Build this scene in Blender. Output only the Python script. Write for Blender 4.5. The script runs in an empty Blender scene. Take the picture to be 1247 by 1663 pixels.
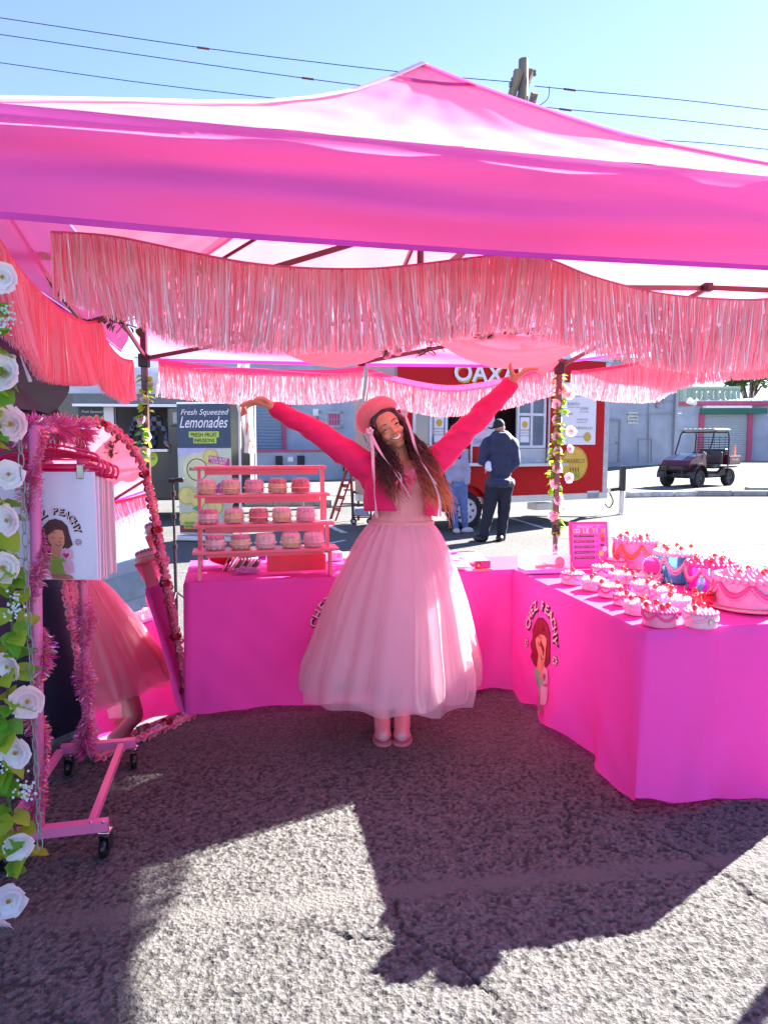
import bpy, bmesh, math, random
import numpy as np
from mathutils import Vector, Matrix, Euler, noise
from mathutils.bvhtree import BVHTree
random.seed(7); np.random.seed(7)
S = bpy.context.scene
PI = math.pi
# ------------------------------------------------------------ camera, sky, sun, exposure
FPX = 1150.0; PITCH = math.atan(111 / 1150); CAMH = 1.48
cam = bpy.data.cameras.new('camera'); camo = bpy.data.objects.new('camera', cam)
S.collection.objects.link(camo); S.camera = camo
cam.sensor_fit = 'HORIZONTAL'; cam.sensor_width = 36; cam.lens = 36 * FPX / 1247
cam.clip_start = 0.05; cam.clip_end = 600
camo.location = (0, 0, CAMH); camo.rotation_euler = (PI / 2 - PITCH, 0, 0)
SUN = Vector((1.29, 1.11, 1.0)).normalized()
w = bpy.data.worlds.new('World'); S.world = w; w.use_nodes = True
nt = w.node_tree; sky = nt.nodes.new('ShaderNodeTexSky'); sky.sky_type = 'NISHITA'; sky.sun_disc = False
sky.sun_elevation = math.asin(SUN.z); sky.sun_rotation = math.atan2(SUN.x, SUN.y)
sky.air_density = 1.0; sky.dust_density = 0.05; sky.ozone_density = 3
wb = nt.nodes.new('ShaderNodeVectorMath'); wb.operation = 'MULTIPLY'; wb.inputs[1].default_value = (1.04, .94, 1.12)   # the camera's violet-leaning white balance of the sky
nt.links.new(sky.outputs[0], wb.inputs[0]); nt.links.new(wb.outputs[0], nt.nodes['Background'].inputs[0]); nt.nodes['Background'].inputs[1].default_value = 0.05
sl = bpy.data.lights.new('sun', 'SUN'); so = bpy.data.objects.new('sun', sl); S.collection.objects.link(so)
sl.energy = 4.7; sl.angle = math.radians(0.5); sl.color = (1, .965, .91)
so.rotation_euler = (-SUN).to_track_quat('-Z', 'Y').to_euler(); so.location = (20, 18, 16)
S.view_settings.view_transform = 'Standard'; S.view_settings.look = 'None'
S.view_settings.exposure = 2.82; S.view_settings.gamma = 1; S.view_settings.use_curve_mapping = False
S.cycles.max_bounces = 10; S.cycles.transparent_max_bounces = 24; S.cycles.diffuse_bounces = 5
S.cycles.transmission_bounces = 6; S.cycles.caustics_reflective = False; S.cycles.caustics_refractive = False
S.cycles.sample_clamp_indirect = 6
# ------------------------------------------------------------ placing by sight lines
def ray(px, py):
    u = (px - 623.5) / FPX; v = (831.5 - py) / FPX
    return Vector((u, math.cos(PITCH) + v * math.sin(PITCH), -math.sin(PITCH) + v * math.cos(PITCH)))
def at(px, py, Y):
    r = ray(px, py); t = Y / r.y
    return Vector((r.x * t, Y, CAMH + r.z * t))
def gz(px, py, z=0.0):
    r = ray(px, py); t = (z - CAMH) / r.z
    return Vector((r.x * t, r.y * t, z))
class Wall:                                  # a vertical plane through P along T
    def __init__(s, P, T):
        s.P = Vector((P[0], P[1], 0)); s.T = Vector((T[0], T[1], 0)).normalized(); s.N = Vector((s.T.y, -s.T.x, 0))
    def sz(s, px, py):
        r = ray(px, py); t = s.P.dot(s.N) / r.dot(s.N)
        p = r * t; return (p - s.P).dot(s.T), CAMH + p.z
    def pt(s, a, z, o=0.0): return s.P + s.T * a + s.N * o + Vector((0, 0, z))
    def rect(s, x0, y0, x1, y1):
        a, z1 = s.sz(x0, y0); b, _ = s.sz(x1, y0); _, z0 = s.sz((x0 + x1) / 2, y1); _, z1 = s.sz((x0 + x1) / 2, y0)
        return a, b, z0, z1
def interp(tab, x):
    if x <= tab[0][0]: return tab[0][1]
    for a, b in zip(tab, tab[1:]):
        if x <= b[0]: return a[1] + (b[1] - a[1]) * (x - a[0]) / (b[0] - a[0])
    return tab[-1][1]
def smooth_pts(pts, n=8):                    # Catmull-Rom through points
    P = [Vector(p) for p in pts]; P = [P[0] * 2 - P[1]] + P + [P[-1] * 2 - P[-2]]; out = []
    for i in range(1, len(P) - 2):
        a, b, c, d = P[i - 1:i + 3]
        for k in range(n):
            t = k / n
            out.append(.5 * ((2 * b) + (c - a) * t + (2 * a - 5 * b + 4 * c - d) * t * t + (3 * b - a - 3 * c + d) * t ** 3))
    out.append(P[-2].copy()); return out
# ------------------------------------------------------------ materials
def srgb(r, g, b):
    f = lambda c: (c / 255 / 12.92) if c / 255 <= .04045 else ((c / 255 + .055) / 1.055) ** 2.4
    return (f(r), f(g), f(b))
MC = {}
def mat(name, col, rough=.6, metal=0, var=.12, vs=8, bump=0, bs=60, transl=0, transp=0, spec=.5, sheen=0, coat=0, emit=0, tcol=None, stretch=None, alpha_view=False):
    if name in MC: return MC[name]
    m = bpy.data.materials.new(name); m.use_nodes = True; n = m.node_tree; N = n.nodes; L = n.links
    b = N['Principled BSDF']; out = N['Material Output']
    b.inputs['Roughness'].default_value = rough; b.inputs['Metallic'].default_value = metal
    b.inputs['Specular IOR Level'].default_value = spec
    if sheen: b.inputs['Sheen Weight'].default_value = sheen
    if coat: b.inputs['Coat Weight'].default_value = coat; b.inputs['Coat Roughness'].default_value = .1
    tc = N.new('ShaderNodeTexCoord'); mp = N.new('ShaderNodeMapping'); L.new(tc.outputs['Object'], mp.inputs[0])
    if stretch: mp.inputs['Scale'].default_value = stretch
    ns = N.new('ShaderNodeTexNoise'); ns.inputs['Scale'].default_value = vs; ns.inputs['Detail'].default_value = 5; L.new(mp.outputs[0], ns.inputs[0])
    mr = N.new('ShaderNodeMapRange'); mr.inputs[1].default_value = .25; mr.inputs[2].default_value = .75
    mr.inputs[3].default_value = 1 - var; mr.inputs[4].default_value = 1 + var; L.new(ns.outputs[0], mr.inputs[0])
    mx = N.new('ShaderNodeVectorMath'); mx.operation = 'SCALE'; mx.inputs[0].default_value = col[:3]; L.new(mr.outputs[0], mx.inputs['Scale'])
    L.new(mx.outputs[0], b.inputs['Base Color'])
    if bump:
        bn = N.new('ShaderNodeTexNoise'); bn.inputs['Scale'].default_value = bs; bn.inputs['Detail'].default_value = 4; L.new(mp.outputs[0], bn.inputs[0])
        bp = N.new('ShaderNodeBump'); bp.inputs['Strength'].default_value = bump; bp.inputs['Distance'].default_value = .01
        L.new(bn.outputs[0], bp.inputs['Height']); L.new(bp.outputs[0], b.inputs['Normal'])
    sh = b.outputs[0]
    if transl:
        t = N.new('ShaderNodeBsdfTranslucent'); ms = N.new('ShaderNodeMixShader'); ms.inputs[0].default_value = transl
        if tcol: t.inputs[0].default_value = (*tcol, 1)
        else: L.new(mx.outputs[0], t.inputs[0])
        L.new(sh, ms.inputs[1]); L.new(t.outputs[0], ms.inputs[2]); sh = ms.outputs[0]
    if transp:
        t = N.new('ShaderNodeBsdfTransparent'); ms = N.new('ShaderNodeMixShader'); ms.inputs[0].default_value = transp
        L.new(sh, ms.inputs[1]); L.new(t.outputs[0], ms.inputs[2]); sh = ms.outputs[0]
    if emit: b.inputs['Emission Color'].default_value = (*col[:3], 1); b.inputs['Emission Strength'].default_value = emit
    L.new(sh, out.inputs[0]); MC[name] = m; return m
# ------------------------------------------------------------ objects
WM = {}; CH = {}                             # world matrices and children by object name
def setp(o, label=None, cat=None, group=None, kind=None):
    if label: o['label'] = label
    if cat: o['category'] = cat
    if group: o['group'] = group
    if kind: o['kind'] = kind
    return o
def thing(name, label, cat, loc=(0, 0, 0), rz=0, group=None):
    o = bpy.data.objects.new(name, None); S.collection.objects.link(o); o.empty_display_size = .1
    o.location = loc; o.rotation_euler = (0, 0, rz)
    WM[o.name] = Matrix.Translation(loc) @ Matrix.Rotation(rz, 4, 'Z')
    return setp(o, label, cat, group)
class MB:
    def __init__(s): s.v = []; s.f = []; s.mi = []; s.cur = 0
    def add(s, vs, fs):
        b = len(s.v); s.v.extend([tuple(p) for p in vs]); s.f.extend([tuple(b + i for i in f) for f in fs]); s.mi.extend([s.cur] * len(fs)); return s
    def quad(s, a, b, c, d): return s.add([a, b, c, d], [(0, 1, 2, 3)])
    def hexa(s, p): return s.add(p, [(0, 3, 2, 1), (4, 5, 6, 7), (0, 1, 5, 4), (1, 2, 6, 5), (2, 3, 7, 6), (3, 0, 4, 7)])
    def box(s, lo, hi, M=None):
        x0, y0, z0 = lo; x1, y1, z1 = hi
        p = [Vector(q) for q in ((x0, y0, z0), (x1, y0, z0), (x1, y1, z0), (x0, y1, z0), (x0, y0, z1), (x1, y0, z1), (x1, y1, z1), (x0, y1, z1))]
        if M is not None: p = [M @ q for q in p]
        return s.hexa(p)
    def bbox(s, lo, hi, bv=.01, M=None, taper=1):          # box with bevelled edges
        bm = bmesh.new(); bmesh.ops.create_cube(bm, size=1)
        c = (Vector(lo) + Vector(hi)) / 2; d = Vector(hi) - Vector(lo)
        for v in bm.verts:
            k = taper if v.co.z > 0 else 1
            v.co = Vector((v.co.x * d.x * k, v.co.y * d.y * k, v.co.z * d.z)) + c
        bmesh.ops.bevel(bm, geom=bm.edges[:], offset=min(bv, min(d) * .45), segments=2, affect='EDGES', profile=.5)
        if M is not None: bm.transform(M)
        bm.verts.index_update(); s.add([v.co.copy() for v in bm.verts], [[v.index for v in f.verts] for f in bm.faces]); bm.free(); return s
    def tube(s, pts, r, n=8, cap=True, flat=1):
        P = [Vector(p) for p in pts]; rr = r if isinstance(r, (list, tuple)) else [r] * len(P)
        vs = []; fs = []; up = None
        for i, p in enumerate(P):
            t = (P[min(i + 1, len(P) - 1)] - P[max(i - 1, 0)])
            if t.length < 1e-9: t = Vector((0, 0, 1))
            t.normalize()
            if up is None: up = Vector((0, 0, 1)) if abs(t.z) < .9 else Vector((1, 0, 0))
            a = t.cross(up)
            if a.length < 1e-4: a = t.cross(Vector((1, .3, 0)))
            a.normalize(); b = a.cross(t).normalized(); up = b
            for k in range(n):
                th = 2 * PI * k / n; vs.append(p + a * math.cos(th) * rr[i] + b * math.sin(th) * rr[i] * flat)
        for i in range(len(P) - 1):
            for k in range(n):
                fs.append((i * n + k, i * n + (k + 1) % n, (i + 1) * n + (k + 1) % n, (i + 1) * n + k))
        if cap: fs.append(tuple(range(n - 1, -1, -1))); fs.append(tuple(range((len(P) - 1) * n, len(P) * n)))
        return s.add(vs, fs)
    def bar(s, a, b, w, h):                                # rectangular bar, h measured upward
        a = Vector(a); b = Vector(b); t = (b - a).normalized()
        x = t.cross(Vector((0, 0, 1)))
        if x.length < .01: x = Vector((1, 0, 0))
        x.normalize(); y = x.cross(t).normalized(); p = []
        for q in (a, b):
            for i, j in ((-1, -1), (1, -1), (1, 1), (-1, 1)): p.append(q + x * w / 2 * i + y * h / 2 * j)
        return s.hexa(p)
    def lathe(s, prof, n=24, c=(0, 0, 0), M=None, closed=False, mod=None):
        vs = []; fs = []; c = Vector(c)
        for j, (r, z) in enumerate(prof):
            for k in range(n):
                th = 2 * PI * k / n; q = r * (mod(th, j) if mod else 1)
                p = Vector((q * math.cos(th), q * math.sin(th), z))
                if M is not None: p = M @ p
                vs.append(p + c)
        for j in range(len(prof) - 1):
            for k in range(n): fs.append((j * n + k, j * n + (k + 1) % n, (j + 1) * n + (k + 1) % n, (j + 1) * n + k))
        if closed: fs.append(tuple(range(n - 1, -1, -1))); fs.append(tuple(range((len(prof) - 1) * n, len(prof) * n)))
        return s.add(vs, fs)
    def ell(s, c, r, n=10, M=None):
        r = (r, r, r) if isinstance(r, (int, float)) else r; m = max(4, n // 2 + 1)
        vs = []; fs = []; c = Vector(c)
        for j in range(1, m):
            ph = PI * j / m
            for k in range(n):
                th = 2 * PI * k / n; p = Vector((r[0] * math.sin(ph) * math.cos(th), r[1] * math.sin(ph) * math.sin(th), r[2] * math.cos(ph)))
                vs.append((M @ p if M is not None else p) + c)
        T = Vector((0, 0, r[2])); B = Vector((0, 0, -r[2]))
        if M is not None: T = M @ T; B = M @ B
        vs += [T + c, B + c]; t = len(vs) - 2
        for j in range(m - 2):
            for k in range(n): fs.append((j * n + (k + 1) % n, j * n + k, (j + 1) * n + k, (j + 1) * n + (k + 1) % n))
        for k in range(n): fs.append((t, k, (k + 1) % n)); fs.append((t + 1, (m - 2) * n + (k + 1) % n, (m - 2) * n + k))
        return s.add(vs, fs)
    def cap(s, a, b, r0, r1, n=12):                        # tapered capsule
        a = Vector(a); b = Vector(b); t = (b - a).normalized(); pts = []; rr = []
        for i in range(5):
            q = PI / 2 * (1 - i / 4.0); pts.append(a - t * r0 * math.sin(q)); rr.append(max(r0 * math.cos(q), r0 * .03))
        for i in range(5):
            q = PI / 2 * i / 4.0; pts.append(b + t * r1 * math.sin(q)); rr.append(max(r1 * math.cos(q), r1 * .03))
        return s.tube(pts, rr, n)
    def grid(s, f, nu, nv, closed_u=False):
        vs = [f(i / nu, j / nv) for j in range(nv + 1) for i in range(nu + (0 if closed_u else 1))]
        W = nu if closed_u else nu + 1; fs = []
        for j in range(nv):
            for i in range(nu): fs.append((j * W + i, j * W + (i + 1) % W, (j + 1) * W + (i + 1) % W, (j + 1) * W + i))
        return s.add(vs, fs)
    def poly(s, pts): return s.add(pts, [tuple(range(len(pts)))])
    def prism(s, pts, d):                                  # polygon extruded by vector d
        n = len(pts); P = [Vector(p) for p in pts]; Q = [p + Vector(d) for p in P]
        return s.add(P + Q, [tuple(range(n - 1, -1, -1)), tuple(range(n, 2 * n))] + [(i, (i + 1) % n, n + (i + 1) % n, n + i) for i in range(n)])
    def mesh(s, name, mats, smooth=False, inv=None):
        me = bpy.data.meshes.new(name); V = s.v if inv is None else [inv @ Vector(p) for p in s.v]
        me.from_pydata([tuple(p) for p in V], [], s.f)
        for m in (mats if isinstance(mats, (list, tuple)) else [mats]): me.materials.append(m)
        if any(s.mi): me.polygons.foreach_set('material_index', s.mi)
        if smooth: me.shade_smooth()
        me.update(); return me
    def build(s, name, mats, parent=None, smooth=False, local=False, label=None, kind=None, fix=False):
        inv = None
        if parent is not None and not local: inv = WM[parent.name].inverted()
        me = s.mesh(name, mats, smooth, inv)
        if fix:
            bm = bmesh.new(); bm.from_mesh(me); bmesh.ops.recalc_face_normals(bm, faces=bm.faces[:]); bm.to_mesh(me); bm.free()
        return link(name, me, parent, label, kind)
def link(name, me, parent=None, label=None, kind=None, M=None):
    o = bpy.data.objects.new(name, me); S.collection.objects.link(o); P = Matrix.Identity(4)
    if parent is not None: o.parent = parent; P = WM[parent.name]; CH.setdefault(parent.name, []).append(o)
    if M is not None: o.matrix_basis = M; P = P @ M
    WM[o.name] = P
    return setp(o, label, None, None, kind)
def inst(name, me, parent, loc, rot=(0, 0, 0), sc=1, label=None):      # a piece sharing mesh data, at local loc
    o = bpy.data.objects.new(name, me); S.collection.objects.link(o); o.parent = parent; CH.setdefault(parent.name, []).append(o)
    o.location = loc; o.rotation_euler = rot; o.scale = (sc, sc, sc) if isinstance(sc, (int, float)) else sc
    WM[o.name] = WM[parent.name] @ Matrix.LocRotScale(Vector(loc), Euler(rot), Vector(o.scale))
    return setp(o, label)
def copy_tree(o, parent=None):
    c = o.copy(); S.collection.objects.link(c); c.parent = parent
    if parent is not None: CH.setdefault(parent.name, []).append(c)
    for ch in list(CH.get(o.name, [])): copy_tree(ch, c)
    return c
def clone(o, loc, rz=0, label=None, sc=None):
    c = copy_tree(o); c.location = loc; c.rotation_euler = (0, 0, rz)
    if sc: c.scale = (sc, sc, sc)
    WM[c.name] = Matrix.Translation(loc) @ Matrix.Rotation(rz, 4, 'Z')
    if label: c['label'] = label
    return c
# ------------------------------------------------------------ text
TX = {}
def text2d(s, bold=0, shear=0, space=1.0):
    k = (s, bold, shear, space)
    if k in TX: return TX[k]
    c = bpy.data.curves.new('lettering', 'FONT'); c.body = s; c.size = 1; c.align_x = 'CENTER'; c.align_y = 'CENTER'
    c.offset = bold; c.shear = shear; c.space_character = space; c.fill_mode = 'FRONT'; c.resolution_u = 3
    o = bpy.data.objects.new('lettering', c); S.collection.objects.link(o)
    dg = bpy.context.evaluated_depsgraph_get(); dg.update()
    me = bpy.data.meshes.new_from_object(o.evaluated_get(dg))
    v = [(p.co.x, p.co.y) for p in me.vertices]; f = [tuple(p.vertices) for p in me.polygons]
    bpy.data.objects.remove(o); bpy.data.curves.remove(c); bpy.data.meshes.remove(me)
    TX[k] = (v, f); return TX[k]
class Frame:
    def __init__(s, O, U, V=(0, 0, 1), surf=None):
        s.O = Vector(O); s.U = Vector(U).normalized(); s.V = Vector(V).normalized(); s.N = s.U.cross(s.V).normalized(); s.surf = surf
    def __call__(s, u, v, o=0.0):
        if s.surf: return s.surf(u, v, o)
        return s.O + s.U * u + s.V * v + s.N * o
def wtext(mb, fr, s, x, y, size, off=.004, bold=0, shear=0, wid=None, rot=0, space=1.0):
    v, f = text2d(s, bold, shear, space)
    if not v: return
    ys = [q[1] for q in v]; cy = (max(ys) + min(ys)) / 2; xs = [q[0] for q in v]; cxm = (max(xs) + min(xs)) / 2
    kx = size if wid is None else wid / (max(xs) - min(xs))
    ca, sa = math.cos(rot), math.sin(rot); out = []
    for a, b in v:
        a = (a - cxm) * kx; b = (b - cy) * size; out.append(fr(x + a * ca - b * sa, y + a * sa + b * ca, off))
    mb.add(out, f)
def wshape(mb, fr, pts, off=.004, n=1):                    # flat print outline (fan-safe ngon)
    mb.poly([fr(a, b, off) for a, b in pts])
def disc(cx, cy, rx, ry=None, n=20, a0=0): ry = ry or rx; return [(cx + rx * math.cos(2 * PI * k / n + a0), cy + ry * math.sin(2 * PI * k / n + a0)) for k in range(n)]
def blob(name, mb, vox, material, parent=None, smooth=4, extra=None, label=None, wr=None):
    me = bpy.data.meshes.new(name); me.from_pydata(mb.v, [], mb.f)
    bm = bmesh.new(); bm.from_mesh(me); bmesh.ops.recalc_face_normals(bm, faces=bm.faces[:]); bm.to_mesh(me); bm.free()
    o = bpy.data.objects.new('tmp', me); S.collection.objects.link(o)
    r = o.modifiers.new('r', 'REMESH'); r.mode = 'VOXEL'; r.voxel_size = vox; r.use_smooth_shade = True
    if smooth: q = o.modifiers.new('s', 'SMOOTH'); q.factor = .5; q.iterations = smooth
    dg = bpy.context.evaluated_depsgraph_get(); dg.update()
    m2 = bpy.data.meshes.new_from_object(o.evaluated_get(dg)); bpy.data.objects.remove(o)
    if wr:                                                       # cloth creases pushed along the normals
        amp, fq, st = wr; nr = [v.normal.copy() for v in m2.vertices]
        for v, q in zip(m2.vertices, nr):
            p = Vector((v.co.x * st[0], v.co.y * st[1], v.co.z * st[2])) * fq; a = noise.noise(p); v.co += q * amp * (1.35 - 2.2 * abs(a) + .5 * noise.noise(p * 2.3))
    m2.name = name; m2.materials.clear(); m2.materials.append(material)
    if parent is not None: m2.transform(WM[parent.name].inverted())
    m2.shade_smooth()
    return link(name, m2, parent, label)
# ============================================================ THE SETTING
def rise(x, y):
    t = min(max((y - 28) / 12, 0), 1); q = min(max((x + 1) / 9, 0), 1)
    return .38 * t * t * (3 - 2 * t) * q
# ---- ground: one sheet, finely modelled near the camera
xs = np.concatenate([-np.geomspace(160, 2.2, 26), np.arange(-1.75, 1.95, .0065), np.geomspace(2.2, 160, 30)])
ys = np.concatenate([-np.geomspace(60, .5, 8), np.arange(.2, 1.5, .2), np.arange(1.55, 3.6, .0068), np.geomspace(3.75, 260, 46)])
X, Y = np.meshgrid(xs, ys)
def hsh(i, j, k):
    q = np.sin(i * 127.1 + j * 311.7 + k * 74.7) * 43758.5453
    return q - np.floor(q)
def pebbles(X, Y, p, seed):
    ci = np.floor(X / p); cj = np.floor(Y / p); d1 = np.full(X.shape, 9.0); hh = np.zeros(X.shape)
    for di in (-1, 0, 1):
        for dj in (-1, 0, 1):
            i = ci + di; j = cj + dj
            qx = (i + .15 + .7 * hsh(i, j, seed)) * p; qy = (j + .15 + .7 * hsh(i, j, seed + 1)) * p
            an = hsh(i, j, seed + 2) * PI; el = 1 + .6 * hsh(i, j, seed + 3)
            dx = X - qx; dy = Y - qy; u = dx * np.cos(an) + dy * np.sin(an); v = -dx * np.sin(an) + dy * np.cos(an)
            d = np.sqrt((u / el) ** 2 + (v * el) ** 2) / p; m = d < d1; d1 = np.where(m, d, d1); hh = np.where(m, hsh(i, j, seed + 4), hh)
    return d1, hh
d1, hh = pebbles(X, Y, .0165, 3.0); d2, h2 = pebbles(X, Y, .0115, 11.0)
st = np.clip(1 - (d1 / .60) ** 6, -.2, 1) * (.72 + .28 * hh) * np.where(hh < .19, -.9, 1)
st2 = np.clip(1 - (d2 / .6) ** 2, 0, 1) * (.3 + .7 * h2)
def ns2(X, Y, f, s): return (np.sin(X * f + 1.3 * np.sin(Y * f * .7 + s)) + np.sin(Y * f * 1.1 + 1.7 * np.sin(X * f * .8 + s * 2))) / 2
sy = 2.06 + (X + 1.0) * .15 + .03 * ns2(X, Y, 4, 1)
seam = np.exp(-((Y - sy) / .045) ** 2) * (X < 1.7)
seam = np.clip(seam * (1 + .4 * ns2(X, Y, 21, 3)), 0, 1)
crk = np.zeros(X.shape)
def crack(p):
    global crk
    for (x0, y0), (x1, y1) in zip(p, p[1:]):
        dx, dy = x1 - x0, y1 - y0; t = np.clip(((X - x0) * dx + (Y - y0) * dy) / (dx * dx + dy * dy), 0, 1)
        d = np.hypot(X - x0 - t * dx + .010 * ns2(X, Y, 55, 2) + .005 * ns2(X, Y, 160, 4), Y - y0 - t * dy + .010 * ns2(X, Y, 50, 7))
        crk = np.maximum(crk, np.exp(-(d / .0055) ** 2))
def gp(l): return [tuple(gz(a, b)[:2]) for a, b in l]
crack(gp([(905, 1290), (925, 1322), (1010, 1345), (1090, 1375), (1160, 1410), (1222, 1455), (1290, 1500)])); crack(gp([(925, 1322), (922, 1400)]))
crack(gp([(640, 1460), (655, 1515), (735, 1560), (790, 1610), (830, 1680)])); crack(gp([(480, 1500), (560, 1520), (640, 1530)]))
amp = ((X > -1.7) & (X < 1.9) & (Y > 1.5) & (Y < 3.55)).astype(float) * np.clip((3.55 - Y) / .5, 0, 1)
Z = amp * ((st * .0034 + st2 * .0007) * (1 - .85 * seam) + .0012 * seam - .011 * crk + .0007 * ns2(X, Y, 30, 2))
Z += np.vectorize(rise)(X, Y) * (Y > 20) - .1 * ((Y > 20.6) & (X > -17) & (X < 70))
nx, ny = len(xs), len(ys)
me = bpy.data.meshes.new('ground'); me.vertices.add(nx * ny)
me.vertices.foreach_set('co', np.stack([X, Y, Z], -1).reshape(-1))
ii, jj = np.meshgrid(np.arange(nx - 1), np.arange(ny - 1)); a = (jj * nx + ii).reshape(-1)
q = np.stack([a, a + 1, a + 1 + nx, a + nx], -1).reshape(-1)
me.loops.add(len(q)); me.loops.foreach_set('vertex_index', q); me.polygons.add(len(a)); me.polygons.foreach_set('loop_start', np.arange(len(a)) * 4)
me.polygons.foreach_set('loop_total', np.full(len(a), 4)); me.update(calc_edges=True)
at_ = me.color_attributes.new('wear', 'FLOAT_COLOR', 'POINT')
pit = np.maximum(.8 * np.clip(-st * 2.0, 0, 1), .42 * np.clip((.45 - st) / .5, 0, 1)) * (1 - seam) * amp
at_.data.foreach_set('color', np.stack([seam * amp, crk * amp, pit, amp * hh], -1).reshape(-1))
gm = bpy.data.materials.new('worn_asphalt'); gm.use_nodes = True; N = gm.node_tree.nodes; L = gm.node_tree.links; B = N['Principled BSDF']
B.inputs['Roughness'].default_value = .9; B.inputs['Specular IOR Level'].default_value = .25
tc = N.new('ShaderNodeTexCoord')
def nd(t, **k):
    n = N.new(t)
    for a, b in k.items():
        if a in n.inputs: n.inputs[a].default_value = b
        else: setattr(n, a, b)
    return n
v1 = nd('ShaderNodeTexVoronoi', Scale=75.0); v2 = nd('ShaderNodeTexVoronoi', Scale=16.0); n1 = nd('ShaderNodeTexNoise', Scale=.35, Detail=6.0); n2 = nd('ShaderNodeTexNoise', Scale=190.0, Detail=3.0); n3 = nd('ShaderNodeTexNoise', Scale=9.0, Detail=8.0)
for t in (v1, v2, n1, n2, n3): L.new(tc.outputs['Object'], t.inputs['Vector'])
cr = N.new('ShaderNodeValToRGB'); L.new(v1.outputs['Color'], cr.inputs[0])
e = cr.color_ramp.elements; e[0].position = 0; e[0].color = (.07, .066, .06, 1); e[1].position = 1; e[1].color = (.21, .205, .195, 1)
for p_, c_ in ((.2, (.10, .096, .087, 1)), (.5, (.142, .139, .132, 1)), (.85, (.172, .168, .16, 1))): x = e.new(p_); x.color = c_
cr2 = N.new('ShaderNodeValToRGB'); L.new(n2.outputs[0], cr2.inputs[0]); e = cr2.color_ramp.elements; e[0].position = .3; e[0].color = (.72, .72, .73, 1); e[1].position = .62; e[1].color = (1.12, 1.12, 1.1, 1)
m1 = nd('ShaderNodeMix', data_type='RGBA', blend_type='MULTIPLY'); m1.inputs[0].default_value = 1; L.new(cr.outputs[0], m1.inputs[6]); L.new(cr2.outputs[0], m1.inputs[7])
mr = N.new('ShaderNodeMapRange'); mr.inputs[1].default_value = .3; mr.inputs[2].default_value = .7; mr.inputs[3].default_value = .82; mr.inputs[4].default_value = 1.15; L.new(n1.outputs[0], mr.inputs[0])
vm = nd('ShaderNodeVectorMath', operation='SCALE'); L.new(m1.outputs[2], vm.inputs[0]); L.new(mr.outputs[0], vm.inputs['Scale'])
wa = nd('ShaderNodeVertexColor'); wa.layer_name = 'wear'; sp = N.new('ShaderNodeSeparateColor'); L.new(wa.outputs[0], sp.inputs[0])
m2 = nd('ShaderNodeMix', data_type='RGBA'); L.new(sp.outputs[0], m2.inputs[0]); L.new(vm.outputs[0], m2.inputs[6]); m2.inputs[7].default_value = (.145, .139, .128, 1)
m3 = nd('ShaderNodeMix', data_type='RGBA'); L.new(sp.outputs[1], m3.inputs[0]); L.new(m2.outputs[2], m3.inputs[6]); m3.inputs[7].default_value = (.03, .028, .026, 1)
m4 = nd('ShaderNodeMix', data_type='RGBA'); L.new(sp.outputs[2], m4.inputs[0]); L.new(m3.outputs[2], m4.inputs[6]); m4.inputs[7].default_value = (.035, .033, .033, 1)
L.new(m4.outputs[2], B.inputs['Base Color'])
ad = nd('ShaderNodeMath', operation='ADD'); L.new(n2.outputs[0], ad.inputs[0]); L.new(v1.outputs['Distance'], ad.inputs[1])
bp = N.new('ShaderNodeBump'); bp.inputs['Strength'].default_value = .75; bp.inputs['Distance'].default_value = .006; L.new(ad.outputs[0], bp.inputs['Height'])
bp2 = N.new('ShaderNodeBump'); bp2.inputs['Strength'].default_value = .12; bp2.inputs['Distance'].default_value = .01; L.new(v2.outputs['Distance'], bp2.inputs['Height']); L.new(bp.outputs[0], bp2.inputs['Normal'])
L.new(bp2.outputs[0], B.inputs['Normal'])
me.materials.append(gm); me.shade_smooth()
link('ground', me, None, None, 'structure')
# ---- concrete yard beyond the kerb, painted lines
conc = mat('yard_concrete', (.175, .168, .15), .9, var=.25, vs=.5, bump=.3, bs=30, spec=.2)
mb = MB()
def yardv(u, v):
    x = -18 + 95 * u; y0 = 18.6 + (x + 18) * .0; y = y0 + (31 - y0) * v if False else 20.1 + 50 * v
    return (x, y, rise(x, y) + .012)
mb.grid(yardv, 60, 40); mb.build('concrete_yard', conc, kind='structure', smooth=True)
paint = mat('worn_white_paint', (.62, .62, .58), .8, var=.35, vs=14, bump=.2)
def stripe(a, b, w=.1, name='parking_line'):
    a = gz(*a); b = gz(*b); t = (b - a).normalized(); n = Vector((-t.y, t.x, 0)) * w / 2; mb = MB(); K = 14
    for k in range(K):
        p = a.lerp(b, k / K); q = a.lerp(b, (k + 1) / K); r1 = 1 + .25 * random.random(); z = Vector((0, 0, .007))
        mb.quad(p - n * r1 + z, q - n * r1 + z, q + n * r1 + z, p + n * r1 + z)
    mb.build(name, paint, kind='structure')
stripe((985, 821), (1262, 866)); stripe((1099, 809), (1300, 838)); stripe((823, 840), (900, 863)); stripe((512, 845), (560, 866)); stripe((430, 842), (500, 856)); stripe((1100, 884), (1290, 930)); stripe((560, 878), (300, 930), .08)
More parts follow.
